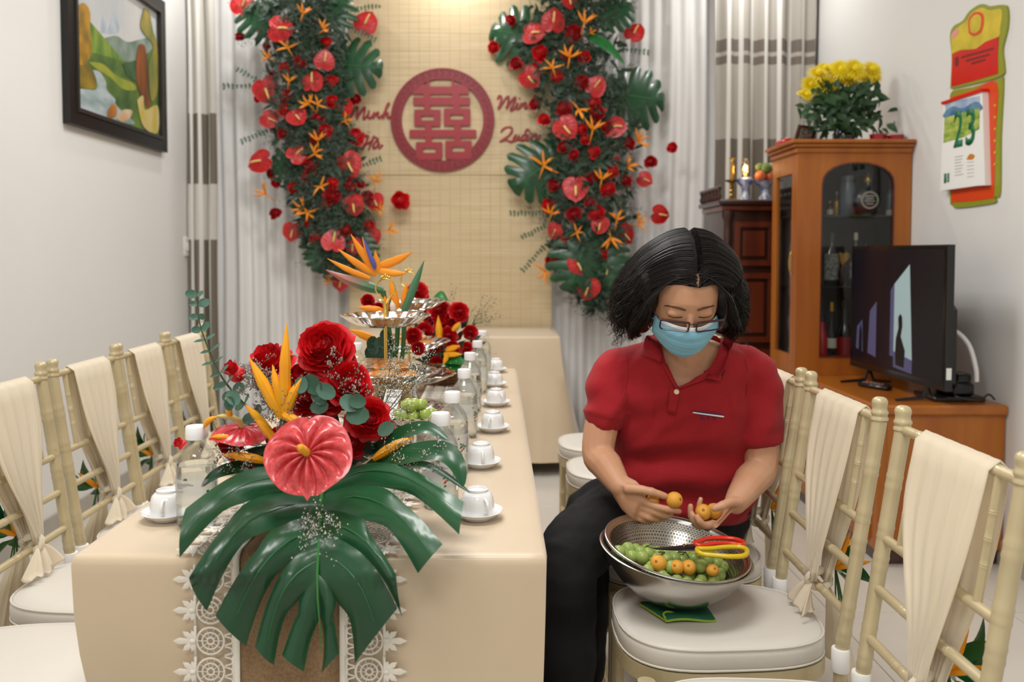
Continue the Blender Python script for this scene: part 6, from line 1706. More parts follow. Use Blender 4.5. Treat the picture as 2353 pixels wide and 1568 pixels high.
# ================================================================== bowl, colander, fruit, scissors, cloth
SEAT = .4675
m_ss = mat('stainless_steel', (196, 194, 190), .24, metal=1.0, rgb2=(176, 172, 166), vscale=6, bump=.04, bscale=40); m_ss2 = mat('colander_steel', (178, 174, 166), .28, metal=1.0)
BC = onz(1545, 1380, SEAT); BC = V((BC.x - .010, BC.y - .016, SEAT + .0075))
tiltm = Matrix.Rotation(RAD(6.5), 3, 'Y') @ Matrix.Rotation(RAD(4), 3, 'X')
RB = .157
b = MB(); b.lathe([(.001, .0), (.060, .0), (.085, .010), (.115, .034), (.138, .062), (.150, .088), (.1525, .0935), (.158, .0945), (.1595, .0975), (.156, .0995), (.150, .0975), (.1475, .090), (.135, .063), (.112, .036), (.083, .0135), (.058, .004), (.001, .004)], 64)
o = b.build('mixing_bowl', m_ss, loc=BC + V((0, 0, .012)), angle=50); o.rotation_euler = tiltm.to_euler(); tag(o, 'wide stainless steel bowl on the chair cushion holding the colander', 'bowl')
CO = BC + V((0, 0, .026)); tcol = Matrix.Rotation(RAD(7.5), 3, 'Y') @ Matrix.Rotation(RAD(7), 3, 'X')
cr = thing('colander', 'perforated steel colander of grapes set inside the steel bowl', 'colander', CO); cr.rotation_euler = tcol.to_euler()
def cprof(f):   # 0 at the bottom centre, 1 under the rim
    return interp([(0, .02), (.25, .055), (.45, .088), (.65, .112), (.85, .132), (1, .1395)], f), interp([(0, .006), (.25, .006), (.45, .016), (.65, .040), (.85, .072), (1, .088)], f)
b = MB(); na, nf = 120, 26
for j in range(nf):
    for i in range(na):
        f0, f1 = .12 + .86 * j / nf, .12 + .86 * (j + 1) / nf; a0, a1 = 2 * pi * (i + .5 * (j % 2)) / na, 2 * pi * (i + 1 + .5 * (j % 2)) / na
        def cp(u, v):
            rr, z = cprof(lerp(f0, f1, v)); a = lerp(a0, a1, u); return V((rr * cos(a), rr * sin(a), z))
        o4 = [cp(0, 0), cp(1, 0), cp(1, 1), cp(0, 1)]; i4 = [cp(.24, .24), cp(.76, .24), cp(.76, .76), cp(.24, .76)]
        b.add(o4 + i4, [(0, 1, 5, 4), (1, 2, 6, 5), (2, 3, 7, 6), (3, 0, 4, 7)])
b.lathe([(.001, .006), (.036, .006)], 40, cap0=False, cap1=False)
b.build('perforated_shell', m_ss2, cr, angle=180)
b = MB(); b.lathe([(.1385, .086), (.1405, .090), (.1480, .0945), (.1505, .0945), (.1505, .0970), (.1470, .0970), (.1390, .0925), (.1370, .0885)], 64, cap0=False, cap1=False); b.tube([(.1495 * cos(2 * pi * k / 64), .1495 * sin(2 * pi * k / 64), .0958) for k in range(64)], .0026, 8, close=True); b.build('rolled_rim', m_ss, cr)
m_gr2 = mat('bowl_grape', (128, 152, 66), .28, rgb2=(172, 190, 112), vscale=24, sss=.35, sssr=(.4, .5, .1)); GR2 = lib('grape_bowl', lambda: MB().ball((0, 0, 0), (1, 1, 1.1), 18, 13), m_gr2)
m_fr = mat('orange_fruit', (226, 156, 44), .42, rgb2=(238, 182, 78), vscale=18, sss=.15, bump=.25, bscale=160); m_calyx = mat('fruit_calyx', (176, 112, 40), .7)
def fruit_mesh():
    b = MB(); b.lathe([(.001, -1.04), (.3, -.99), (.62, -.80), (.88, -.48), (1, -.05), (.95, .38), (.76, .72), (.5, .92), (.26, .99), (.12, .96), (.001, .93)], 20); return b
FR = lib('fruit', fruit_mesh, m_fr)
def calyx_mesh():
    b = MB(); b.tube([(.15 * (1 + .25 * cos(5 * a)) * cos(a), .15 * (1 + .25 * cos(5 * a)) * sin(a), .985) for a in [2 * pi * k / 20 for k in range(20)]], .035, 5, close=True)
    b.tube([(0, 0, .9), (.02, 0, 1.03)], [.06, .04], 6); return b
CAL = lib('calyx', calyx_mesh, m_calyx)
def fruit(p, s, fwd, label, group): 
    o = link('round_fruit', FR); o.matrix_local = Matrix.Translation(p) @ frame(fwd).to_4x4() @ Matrix.Diagonal((s, s, s, 1)); link('calyx', CAL, o); return tag(o, label, 'fruit', group)
r = random.Random(15)
def colz(px): return BC.z + lerp(.112, .078, (px - 1400) / 310)
GL = [(565, 725), (610, 730), (540, 738), (500, 745), (680, 730), (705, 775), (750, 752), (650, 778), (585, 772), (805, 790), (855, 785), (900, 795), (925, 755), (980, 785), (1035, 770), (1065, 800), (1130, 815), (1190, 835), (1020, 832), (835, 838), (870, 758), (640, 745), (790, 755), (960, 750), (1090, 775), (1150, 790), (740, 790), (690, 752), (1000, 760), (530, 765)]
for k, (x, y) in enumerate(GL):
    px, py = 1240 + .3622 * x, 1000 + .3622 * y
    p = onz(px, py, colz(px) - .010 - .004 * (k % 3)); p = CO + (p - CO) * 1.0; dd = V((p.x - CO.x, p.y - CO.y)); lim = .118
    if dd.length > lim: p.x = CO.x + dd.x * lim / dd.length; p.y = CO.y + dd.y * lim / dd.length
    s = .0135 * r.uniform(.92, 1.1)
    o = link('grape', GR2); o.location = p; o.scale = (s, s, s); o.rotation_euler = (r.uniform(0, 3), r.uniform(0, 3), 0); tag(o, 'green grape in the perforated colander', 'grape', 'grapes in the colander')
for k in range(26):    # the layer underneath
    a = 2.4 * k; rr = .085 * sqrt((k + .5) / 26); q = tcol @ V((.022 + rr * cos(a), -.012 + rr * sin(a) * .8, .030 + .20 * rr)); s = .013
    o = link('grape', GR2); o.location = CO + q; o.scale = (s, s, s); tag(o, 'green grape in the perforated colander', 'grape', 'grapes in the colander')
for x, y, s in ((755, 814, .0172), (872, 838, .0145), (945, 840, .0155), (1095, 858, .0135)):
    px, py = 1240 + .3622 * x, 1000 + .3622 * y; fruit(onz(px, py, colz(px) - .010), s, (r.uniform(-.6, .6), -.8, .5), 'small round orange fruit among the grapes in the colander', 'orange fruits in the colander')
fruit(Z7(853, 412, 1.842), .0178, (.6, -.7, .25), 'small round orange fruit pinched between thumb and forefinger', None); fruit(Z7(716, 422, 1.862), .015, (0, -1, 0), 'small round orange fruit tucked inside the pinching hand', None)
fruit(Z7(1038, 490, 1.872), .0180, (-.2, -.8, .5), 'small round orange fruit cupped at the fingertips of the open palm', None); fruit(Z7(1105, 484, 1.886), .018, (.3, -.8, .4), 'small round orange fruit deeper in the open palm under the thumb', None)
# grape stalks
for x, y in ((680, 705), (790, 745), (925, 745), (1035, 750)):
    px, py = 1240 + .3622 * x, 1000 + .3622 * y; p = onz(px, py, colz(px) + .004); b = MB()
    b.ball(p, .0022, 8, 6)
    for k in range(4): b.tube([p, p + V((r.uniform(-.02, .02), r.uniform(-.012, .012), r.uniform(-.012, .003)))], .0011, 5)
    o = b.build('grape_stalk', mat('stalk_green', (70, 84, 40), .7)); tag(o, 'thin branching grape stalk lying over the grapes', 'stalk', 'grape stalks in the colander')
# scissors
def S7(x, y, z): return onz(1240 + .3622 * x, 1000 + .3622 * y, z)
zs7 = BC.z + .118
sc7 = thing('scissors', 'scissors with red and yellow grips lying across the colander', 'scissors', S7(990, 712, zs7))
m_bl7 = mat('blade_steel', (90, 84, 90), .3, metal=.9)
for nm, pts in (('blade', [(720, 716), (860, 704), (985, 690), (1000, 708), (900, 716), (760, 722)]), ('blade', [(735, 722), (880, 722), (990, 712), (1005, 730), (900, 730)])):
    b = MB(); k = 0 if nm == 'blade' and pts[0][0] == 720 else 1
    top = [S7(x, y, zs7 + .002 + .0025 * (1 - k)) for x, y in pts]; n = len(top)
    b.add(top + [q - V((0, 0, .0022)) for q in top], [tuple(range(n)), tuple(range(2 * n - 1, n - 1, -1))] + [(i, (i + 1) % n, n + (i + 1) % n, n + i) for i in range(n)]); b.fix = True
    wb(b, nm, m_bl7, sc7, smooth=False)
b = MB(); q = S7(915, 702, zs7 + .006); b.lathe([(.004, 0), (.0038, .002), (.001, .003)], 12, q); wb(b, 'pivot', m_ss, sc7)
for nm, pts, m in (('red_grip', [(985, 684), (1060, 660), (1140, 655), (1230, 660), (1290, 680), (1285, 700), (1220, 690), (1120, 690), (1050, 700), (1000, 700)], mat('grip_red', (214, 44, 20), .3, coat=.4)),
                   ('yellow_grip', [(1000, 722), (1080, 722), (1180, 712), (1270, 712), (1315, 730), (1300, 765), (1220, 772), (1120, 765), (1040, 758), (1004, 742)], mat('grip_yellow', (214, 184, 20), .3, coat=.4))):
    b = MB(); b.tube([V(p) for p in smooth_path([S7(x, y, zs7 + .006) for x, y in pts + [pts[0]]], 4)[:-1]], .0052, 10, close=True); wb(b, nm, m, sc7)
# folded green cloth under the bowl
m_gc = mat('green_cloth', (26, 92, 66), .9, var=.1, vscale=200, bump=.6, bscale=500); m_gt = mat('cloth_trim', (146, 176, 48), .9)
t = thing('cleaning_cloth', 'folded dark green cloth with lime edging under the steel bowl', 'cloth', V((BC.x, BC.y, SEAT)))
cl4 = [S7(640, 1075, SEAT + .004), S7(805, 1182, SEAT + .004), S7(1112, 1172, SEAT + .004), S7(1040, 1075, SEAT + .004)]
b = MB(); b.grid(lambda u, v: lerp(lerp(cl4[0], cl4[3], u), lerp(cl4[1], cl4[2], u), v) + V((0, 0, .003 * sin(u * 5) * v)), 10, 8); o = wb(b, 'folded_layer', m_gc, t, angle=180); o.modifiers.new('thickness', 'SOLIDIFY').thickness = .006
b = MB(); q = [lerp(cl4[0], cl4[1], k / 6) for k in range(7)] + [lerp(cl4[1], cl4[2], k / 8) + V((0, 0, .003 * sin(k / 8 * 5))) for k in range(9)] + [lerp(cl4[2], cl4[3], k / 6) for k in range(4)]
b.tube(q, .0024, 6); b.tube(smooth_path([cl4[1] + V((0, 0, .003)), cl4[1] + V((-.004, .012, .009)), cl4[1] + V((.006, .022, .010)), cl4[1] + V((.02, .024, .006))], 4), .0022, 6); wb(b, 'edging', m_gt, t)
# ================================================================== cabinets along the right wall
m_wood = wood('orange_wood', (156, 84, 22), (176, 104, 32), 2.2, (5, 5, .5), .38, .15); m_wood_t = wood('orange_wood_top', (156, 84, 22), (176, 104, 32), 2.2, (5, .6, 5), .3, .3)
m_wood_d = wood('dark_wood', (44, 20, 14), (66, 30, 20), 2.5, (5, 5, .6), .3, .5); m_wood_r = wood('red_wood', (84, 32, 16), (110, 46, 22), 2.5, (5, 5, .6), .3, .5)
m_inner = mat('cabinet_inside', (62, 60, 56), .6); m_glass = thin_glass('pane_glass', (.93, .94, .93), .02); m_brass = mat('brass', (196, 158, 72), .25, metal=1.0)
BXl, BYf, BZt = 1.44, 3.20, .627; CXl, CYf, CYb, CZt = 1.41, 4.0, 4.36, 1.735
t = thing('tv_stand', 'low orange wooden cabinet along the wall carrying the television', 'cabinet', ((BXl + XR) / 2, 3.75, 0))
def bx(nm, x0, x1, y0, y1, z0, z1, m, par, rr=.003):
    b = MB(); b.rbox(((x0 + x1) / 2, (y0 + y1) / 2, (z0 + z1) / 2), (x1 - x0, y1 - y0, z1 - z0), rr); return wb(b, nm, m, par, smooth=False)
bx('body', BXl + .02, XR - .004, BYf + .02, 4.40, .06, BZt - .04, m_wood, t)
bx('top', BXl, XR - .004, BYf, 4.42, BZt - .04, BZt, m_wood_t, t, .008)
bx('plinth', BXl + .04, XR - .01, BYf + .04, 4.38, 0, .06, m_wood_d, t)
bx('end_post', BXl + .016, BXl + .05, BYf + .012, BYf + .05, .06, BZt - .04, m_wood, t)
for k in range(3):
    y0 = BYf + .07 + k * .375
    d = bx('door', BXl + .006, BXl + .024, y0, y0 + .355, .09, BZt - .07, m_wood, t)
    b = MB(); y1 = y0 + .355
    b.ringprism([(y0 + .03, .12), (y1 - .03, .12), (y1 - .03, BZt - .10), (y0 + .03, BZt - .10)], [(y0 + .05, .14), (y1 - .05, .14), (y1 - .05, BZt - .12), (y0 + .05, BZt - .12)], lambda y, z, q: V((BXl + q, y, z)), -.002, .008); b.build('moulding', m_wood, d, org=worldloc(t), smooth=False)
    b = MB(); b.ball((BXl - .006, y1 - .02, .36), .011, 10, 8); b.build('knob', m_brass, d, org=worldloc(t))

t = thing('display_cabinet', 'tall orange wooden display cabinet with arched glass door full of bottles', 'cabinet', ((CXl + XR) / 2, (CYf + CYb) / 2, BZt))
Z0 = BZt + .001
bx('back_panel', CXl + .02, XR - .006, CYb - .015, CYb, Z0, CZt - .06, m_inner, t); bx('wall_side', XR - .022, XR - .006, CYf + .022, CYb - .016, Z0, CZt - .06, m_inner, t)
bx('bottom_board', CXl + .02, XR - .024, CYf + .022, CYb - .016, Z0, Z0 + .02, m_wood, t); bx('top_board', CXl + .02, XR - .024, CYf + .022, CYb - .016, CZt - .08, CZt - .06, m_inner, t)
def cornice(z0, z1, o, nm): bx(nm, CXl - o, XR - .004, CYf - o, CYb + .01, z0, z1, m_wood, t, .004)
cornice(CZt - .06, CZt - .035, .012, 'cornice_step'); cornice(CZt - .035, CZt - .018, .026, 'cornice_step'); cornice(CZt - .018, CZt, .04, 'cornice_top')
# front frame with the arch
xa, xb, za = at(1885, 600, CYf).x, at(2052, 600, CYf).x, at(1900, 822, CYf).z
zs_ = at(1890, 425, CYf).z; zt_ = at(1968, 372, CYf).z
arch = [(xa, za), (xb, za)] + [(lerp(xb, xa, (1 - cos(pi * k / 12)) / 2), zs_ + (zt_ - zs_) * sin(pi * k / 12) ** .8) for k in range(13)]
x0, x1, z0, z1 = CXl, XR - .006, Z0, CZt - .06
outer = [(x0, z0), (x1, z0)] + [(lerp(x1, x0, k / 12), z1) for k in range(13)]
b = MB(); b.ringprism(outer, arch, lambda x, z, d: V((x, d, z)), CYf, CYf + .022); fr = wb(b, 'arched_frame', m_wood, t, smooth=False)
ia = [((x - (xa + xb) / 2) * .975 + (xa + xb) / 2, (z - (za + zt_) / 2) * .985 + (za + zt_) / 2) for x, z in arch]
b = MB(); b.ringprism(arch, ia, lambda x, z, d: V((x, d, z)), CYf - .003, CYf + .012); b.build('arch_moulding', m_wood_r, fr, org=worldloc(t), smooth=False)
b = MB(); b.prism(ia, lambda x, z, d: V((x, d, z)), CYf + .008, CYf + .011); b.build('pane', m_glass, fr, org=worldloc(t), smooth=False)
# side door with glass
sd_ = [(CYf + .022, Z0 + .0), (CYb, Z0), (CYb, CZt - .06), (CYf + .022, CZt - .06)]; si = [(CYf + .075, Z0 + .09), (CYb - .055, Z0 + .09), (CYb - .055, CZt - .15), (CYf + .075, CZt - .15)]
b = MB(); b.ringprism(sd_, si, lambda y, z, d: V((CXl + d, y, z)), 0, .02); sdo = wb(b, 'side_door', m_wood, t, smooth=False)
b = MB(); b.prism(si, lambda y, z, d: V((CXl + d, y, z)), .008, .011); b.build('pane', m_glass, sdo, org=worldloc(t), smooth=False)
b = MB(); b.tube([(CXl - .006 - .012 * sin(pi * k / 8), CYf + .045, 1.16 + .05 * cos(pi * k / 8)) for k in range(9)], .004, 7); b.build('handle', m_brass, sdo, org=worldloc(t))
SH1, SH2 = at(1960, 497, 4.15).z, at(1960, 655, 4.15).z
for z in (SH1, SH2): bx('glass_shelf', CXl + .025, XR - .026, CYf + .03, CYb - .02, z - .008, z, mat('shelf_glass', (60, 70, 70), .1, trans=.6), t, .001)
# bottles in the cabinet
m_bl = mat('bottle_black', (16, 16, 17), .08, coat=.5); m_bl_g = mat('bottle_bluegrey', (90, 104, 120), .25, coat=.5); m_bl_b = mat('bottle_brown', (60, 30, 16), .1, trans=.3); m_lab = mat('bottle_label', (206, 200, 184), .6); m_labk = mat('bottle_label_dark', (60, 62, 64), .5, rgb2=(150, 150, 146), vscale=60); m_goldc = mat('gold_cap', (196, 150, 60), .3, metal=.8); m_redb = mat('cola_red', (196, 20, 24), .25, coat=.5); m_labr = mat('bottle_label_red', (150, 24, 30), .5)
def liquor(px, y_top, z, Y, rpx, label, body, capm, lab, neck=.3, shoulder=.62, flat=False, lz=(.12, .45)):
    p = at(px, 600, Y); p.z = z; H = at(px, y_top, Y).z - z; r = px_r(rpx, Y)
    t = thing('liquor_bottle', label, 'bottle', p)
    rot = Matrix.Diagonal((1, .55, 1)) if flat else None
    b = MB(); b.lathe([(r * .9, 0), (r, .006), (r, H * shoulder * .9), (r * .9, H * shoulder), (r * neck, H * (shoulder + .16)), (r * neck * .9, H * .93)], 20, rot=rot); b.build('body', body, t)
    b = MB(); b.lathe([(r * neck * 1.1, H * .86), (r * neck * 1.15, H * .87), (r * neck * 1.1, H), (.001, H)], 14, rot=rot); b.build('cap', capm, t)
    if lab:
        b = MB(); b.lathe([(r * 1.015, H * lz[0]), (r * 1.015, H * lz[1])], 20, rot=rot, cap0=False, cap1=False); b.build('label', lab, t)
    return t
ZB = Z0 + .0205
liquor(1945, 405, SH1, 4.17, 17, 'tall blue-grey bottle on the top glass shelf', m_bl_g, m_bl_g, None, .85, .8)
liquor(1905, 462, SH1, 4.18, 7, 'slim brown bottle on the top glass shelf beside the blue-grey one', m_bl_b, m_goldc, m_lab)
liquor(1921, 440, SH1, 4.26, 8, 'slim amber bottle behind the blue-grey one', m_goldc, m_lab, None)
liquor(2043, 415, SH1, 4.17, 9, 'dark slim bottle with pale label right of the round flask', m_bl_g, m_bl, m_lab, lz=(.02, .18))
liquor(1912, 535, SH2, 4.13, 17, 'square black bottle with framed dark label on the middle shelf', m_bl, m_bl, m_labk, .28, .6, True, (.1, .6))
liquor(1935, 600, SH2, 4.10, 7, 'miniature bottle with gold top on the middle shelf', m_bl_b, m_goldc, None)
liquor(1966, 535, SH2, 4.15, 13, 'black bottle with silver neck on the middle shelf', m_bl, m_lab, m_labk)
liquor(1990, 560, SH2, 4.2, 15, 'black bottle with dark label partly behind the television', m_bl, m_bl, m_labk)
cola = liquor(1891, 722, ZB, 4.09, 13, 'red cola bottle on the cabinet floor', m_redb, m_bl, None, .5, .6)
liquor(1914, 695, ZB, 4.13, 11, 'dark bottle with gold foil neck beside the cola bottle', m_bl, m_goldc, m_lab, .35, .5, lz=(.3, .45))
liquor(1943, 690, ZB, 4.15, 16, 'stout black bottle with red label beside the television', m_bl, m_bl, m_labr, .4, .55)
me = text_mesh('Coca', .03, .0004, .3); me.materials.append(m_paper); o = link('lettering', me, cola); o.rotation_euler = (pi / 2, 0, 0); o.location = (0, -px_r(13.6, 4.09), .05); o.scale = (.9, .9, 1)
# round flask decanter
p = at(1991, 600, 4.13); p.z = SH1
t = thing('round_flask', 'round dark flask decanter with white emblem label and gold stopper', 'bottle', p)
R_ = px_r(33, 4.13); b = MB(); b.ball((0, 0, R_ * 1.08), (R_, R_ * .42, R_), 24, 16); b.lathe([(R_ * .5, 0), (R_ * .45, .008), (R_ * .3, R_ * .3)], 18, rot=Matrix.Diagonal((1, .6, 1))); b.lathe([(R_ * .28, R_ * 1.95), (R_ * .2, R_ * 2.1), (R_ * .2, R_ * 2.4)], 14); b.build('body', mat('flask_blue', (34, 40, 52), .12, coat=.6), t)
b = MB(); b.lathe([(R_ * .25, R_ * 2.35), (R_ * .28, R_ * 2.5), (R_ * .2, R_ * 2.75), (R_ * .1, R_ * 3.0), (.001, R_ * 3.02)], 14); b.build('stopper', m_goldc, t)
b = MB(); rr = Matrix.Rotation(pi / 2, 3, 'X'); b.lathe([(R_ * .62, R_ * .36), (R_ * .60, R_ * .385), (R_ * .52, R_ * .385), (R_ * .50, R_ * .36)], 24, (0, 0, R_ * 1.08), rot=rr, cap0=False, cap1=False); b.build('emblem_ring', m_lab, t)
for k in range(4):
    b = MB(); b.box((0, -R_ * .405, R_ * (1.36 - .18 * k)), (R_ * (.5 if k % 2 else .7), .002, R_ * .07)); b.build('emblem_line', m_lab, t)
# heart ornament, box, note
p = at(1938, 592, 4.16); t = thing('heart_ornament', 'flat gold heart ornament among the black bottles', 'ornament', V((p.x, p.y, SH2)))
b = MB(); hp = []
for k in range(28):
    a = 2 * pi * k / 28; hp.append((.0021 * 16 * sin(a) ** 3, .0021 * (13 * cos(a) - 5 * cos(2 * a) - 2 * cos(3 * a) - cos(4 * a))))
b.prism(hp, lambda x, y, d: V((x, d, p.z - SH2 + y)), 0, .006); b.build('heart', mat('old_gold', (170, 130, 60), .4, metal=.5), t)
b = MB(); b.tube([(0, .003, 0), (0, .003, p.z - SH2 - .03)], .003, 6); b.lathe([(.015, 0), (.015, .003), (.004, .005)], 12, (0, .003, 0)); b.build('stand', m_goldc, t)
p = at(2030, 540, 4.2); b = MB(); b.rbox((0, 0, .08), (.085, .05, .16), .002); o = b.build('gift_box', mat('cream_box', (206, 196, 160), .6, rgb2=(190, 150, 120), vscale=8), loc=(p.x, p.y, SH2), smooth=False); tag(o, 'cream paper box on the middle shelf above the television', 'box')
p = V((CXl + .07, 4.17, 0)); t = thing('hanging_plate', 'white plate leaning behind the side glass of the display cabinet', 'plate', (p.x, p.y, SH2))
rr = Matrix.Rotation(-pi / 2, 3, 'Y'); b = MB(); b.lathe([(.002, 0), (.05, .002), (.085, .012), (.087, .014), (.05, .006), (.002, .004)], 28, (0, 0, .09), rot=rr); b.build('dish', m_porc, t)
b = MB(); b.tube([(.02, -.05, 0), (.02, .05, 0), (.02, 0, .06)], .004, 6); b.build('easel', m_wood_d, t)
p = V((CXl + .08, 4.17, SH1)); b = MB(); b.rbox((0, 0, .06), (.06, .10, .12), .004); b.box((-.031, 0, .07), (.002, .08, .02)); o = b.build('tin_box', m_labr, loc=p); tag(o, 'dark red tin behind the side glass of the cabinet', 'tin')

# ------------------------------------------------------------------ on top of the display cabinet
m_ylw = mat('chrysanthemum_yellow', (252, 232, 44), .5, rgb2=(246, 218, 24), vscale=20); m_chl = mat('chrysanthemum_leaf', (30, 62, 34), .5, rgb2=(48, 84, 46), vscale=9)
vp = at(1940, 300, 4.17); vp.z = CZt
t = thing('chrysanthemum_vase', 'bunch of yellow chrysanthemums with dark leaves on the display cabinet', 'flowers', vp)
b = MB(); b.lathe([(.035, 0), (.05, .01), (.055, .05), (.04, .085), (.045, .10), (.04, .10), (.03, .08)], 20, vp); wb(b, 'vase', mat('dark_glaze', (22, 26, 24), .15, coat=.5), t)
def mum():
    b = MB(); r = random.Random(4)
    for lay in range(4):
        n = 20 - lay * 3
        for k in range(n):
            a = 2 * pi * (k + .5 * lay) / n; el = lay * .32 + r.uniform(-.05, .1); L = 1 - .13 * lay
            d = V((cos(a) * cos(el), sin(a) * cos(el), sin(el))); leafshape(b, d * .1, d * L, (-.3 * cos(a), -.3 * sin(a), 1), .11, .15, 3)
    b.ball((0, 0, .22), (.3, .3, .25), 10, 6); return b
MUM = lib('mum', mum, m_ylw); r = random.Random(6)
for k, (x, y, s) in enumerate(((1880, 172, 24), (1902, 195, 24), (1948, 186, 30), (1962, 160, 26), (2002, 162, 24), (1862, 196, 22), (1852, 218, 16), (1985, 182, 22), (1915, 165, 26), (1930, 160, 22), (1875, 210, 12), (2010, 180, 16), (1840, 215, 9), (1895, 160, 20))):
    c = at(x, y, 4.10 + .05 * (k % 3)); o = put(MUM, 'chrysanthemum', t, c, (r.uniform(-.4, .4), -1, r.uniform(.2, 1.4)), r.uniform(0, 6), px_r(s * 1.25, 4.12))
    b = MB(); b.tube([vp + V((0, 0, .08)), lerp(vp, c, .6) + V((0, .02, .03)), c + V((0, .015, -.01))], .0028, 5); wb(b, 'stem', m_stem, t)
b = MB()
for k in range(320):
    c = at(r.gauss(1938, 40), r.uniform(200, 300), 4.13 + r.uniform(-.06, .08)); a = r.uniform(0, 6.28)
    leafshape(b, c, c + V((cos(a), r.uniform(-.6, .3), sin(a) * .8)).normalized() * r.uniform(.04, .075), (r.gauss(0, .4), -1, r.uniform(0, .8)), r.uniform(.010, .02), n=4)
tag(wb(b, 'foliage', m_chl, t, angle=180), kind='stuff')
m_rglass = mat('red_glass', (180, 20, 28), .15, trans=.4, coat=.3)
for (x, Y, h, lab) in ((2018, 4.10, .04, 'red glass candle holder beside the yellow chrysanthemums, the taller one'), (2058, 4.08, .032, 'low red glass candle holder by the calendar side of the cabinet')):
    p = at(x, 300, Y); p.z = CZt; t = thing('candle_holder', lab, 'candle holder', p)
    b = MB(); b.lathe([(.028, 0), (.036, .003), (.040, h), (.037, h), (.033, .006), (.002, .006)], 20, wob=lambda a, rr, z: 1 + .04 * cos(8 * a)); b.build('glass', m_rglass, t)
    b = MB(); b.lathe([(.03, .008), (.03, h * .7), (.002, h * .72)], 16); b.build('candle', m_porc, t)
p = at(1845, 290, 4.14); p.z = CZt; t = thing('photo_frame', 'small dark photo frame lying tilted beside the chrysanthemums', 'photo frame', p)
R3 = Matrix.Rotation(.5, 3, 'Z') @ Matrix.Rotation(RAD(20), 3, 'X')
b = MB(); b.ringprism([(-.06, 0), (.06, 0), (.06, .09), (-.06, .09)], [(-.048, .012), (.048, .012), (.048, .078), (-.048, .078)], lambda x, y, d: R3 @ V((x, d, y)), -.006, .006); b.build('frame', m_wood_d, t, smooth=False)
b = MB(); b.prism([(-.05, .01), (.05, .01), (.05, .08), (-.05, .08)], lambda x, y, d: R3 @ V((x, d, y)), -.001, .002); b.build('picture', m_labk, t, smooth=False)
b = MB(); b.prism([(-.02, 0), (.02, 0), (.005, .07), (-.005, .07)], lambda x, y, d: R3 @ V((x, d + .02, y)), 0, .003); b.build('strut', m_wood_d, t)
p = at(1800, 325, 4.2); p.z = CZt; b = MB(); b.rbox((0, 0, .012), (.09, .06, .024), .006); b.rbox((.01, 0, .03), (.05, .04, .015), .005); o = b.build('red_packet', m_redb, loc=p + V((.02, .02, 0))); tag(o, 'small red packet at the curtain end of the cabinet top', 'packet')

# ------------------------------------------------------------------ dark altar cabinet
AX0, AX1, AY0, AY1, AZ = 1.20, 1.90, 4.60, 5.08, at(1700, 458, 4.60).z
t = thing('altar_cabinet', 'dark carved wooden altar cabinet between the curtain and the display cabinet', 'altar', ((AX0 + AX1) / 2, (AY0 + AY1) / 2, 0))
bx('body', AX0 + .04, AX1 - .01, AY0 + .05, AY1 - .02, .0, AZ - .06, m_wood_d, t); bx('top', AX0, AX1, AY0, AY1, AZ - .03, AZ, m_wood_d, t, .008); bx('top_moulding', AX0 + .02, AX1 - .005, AY0 + .02, AY1 - .01, AZ - .06, AZ - .03, m_wood_r, t, .006)
for x in (AX0 + .06, AX0 + .35, AX1 - .05):
    b = MB(); prof = [(.03, 0), (.03, .04), (.022, .06)] + [(.016 + .008 * abs(sin(k * .9)), .06 + k * .055) for k in range(24)] + [(.022, AZ - .12), (.034, AZ - .09), (.034, AZ - .06)]
    b.lathe(prof, 14, (x, AY0 + .045, 0)); wb(b, 'turned_column', m_wood_d, t)
for x0, x1 in ((AX0 + .095, AX0 + .315), (AX0 + .385, AX1 - .085)):
    for z0, z1 in ((AZ - .36, AZ - .12), (AZ - .78, AZ - .40), (.2, AZ - .82)):
        b = MB(); b.ringprism([(x0, z0), (x1, z0), (x1, z1), (x0, z1)], [(x0 + .03, z0 + .03), (x1 - .03, z0 + .03), (x1 - .03, z1 - .03), (x0 + .03, z1 - .03)], lambda x, z, d: V((x, AY0 + .05 - d, z)), -.01, .016); pn = wb(b, 'panel', m_wood_r, t, smooth=False)
        b = MB(); b.rbox(((x0 + x1) / 2, AY0 + .045, (z0 + z1) / 2), (x1 - x0 - .1, .012, z1 - z0 - .1), .004); b.build('raised_field', m_wood_r, pn, org=worldloc(t), smooth=False)
for k in range(7):   # carved bracket along the open side
    b = MB(); b.lathe([(.008, 0), (.014, .02), (.007, .04), (.012, .055), (.012, .06)], 10, (AX0 + .012, AY0 + .05 + k * .065, AZ)); wb(b, 'gallery_spindle', m_wood_d, t)
bx('gallery_rail', AX0 + .002, AX0 + .022, AY0 + .03, AY1 - .02, AZ + .06, AZ + .075, m_wood_d, t)
p = at(1681, 455, 4.72); p.z = AZ; t = thing('brass_candlestick', 'turned brass candlestick on the dark altar', 'candlestick', p)
H = at(1681, 365, 4.72).z - AZ
prof = [(.03, 0), (.03, .006), (.016, .012)] + [(.008 + .006 * (k % 2), .015 + k * H * .052) for k in range(8)]
b = MB(); b.lathe(prof, 14); b.lathe([(.006, H * .42), (.040, H * .47), (.042, H * .49), (.006, H * .5)], 22); b.lathe([(.009 + .004 * (k % 2), H * .5 + k * H * .06) for k in range(9)], 14); b.build('stem', m_brass, t)
b = MB(); b.lathe([(.012, H - .004), (.016, H), (.016, H + .004), (.010, H + .004)], 14); b.build('socket', m_brass, t)
p = at(1712, 455, 4.70); p.z = AZ; t = thing('altar_lamp', 'small oil-style lamp with glowing bulb and blue and white porcelain base', 'lamp', p)
H = at(1712, 408, 4.70).z - AZ; m_bw = mat('blue_white_porcelain', (226, 228, 232), .15, rgb2=(40, 60, 150), vscale=34, coat=.5)
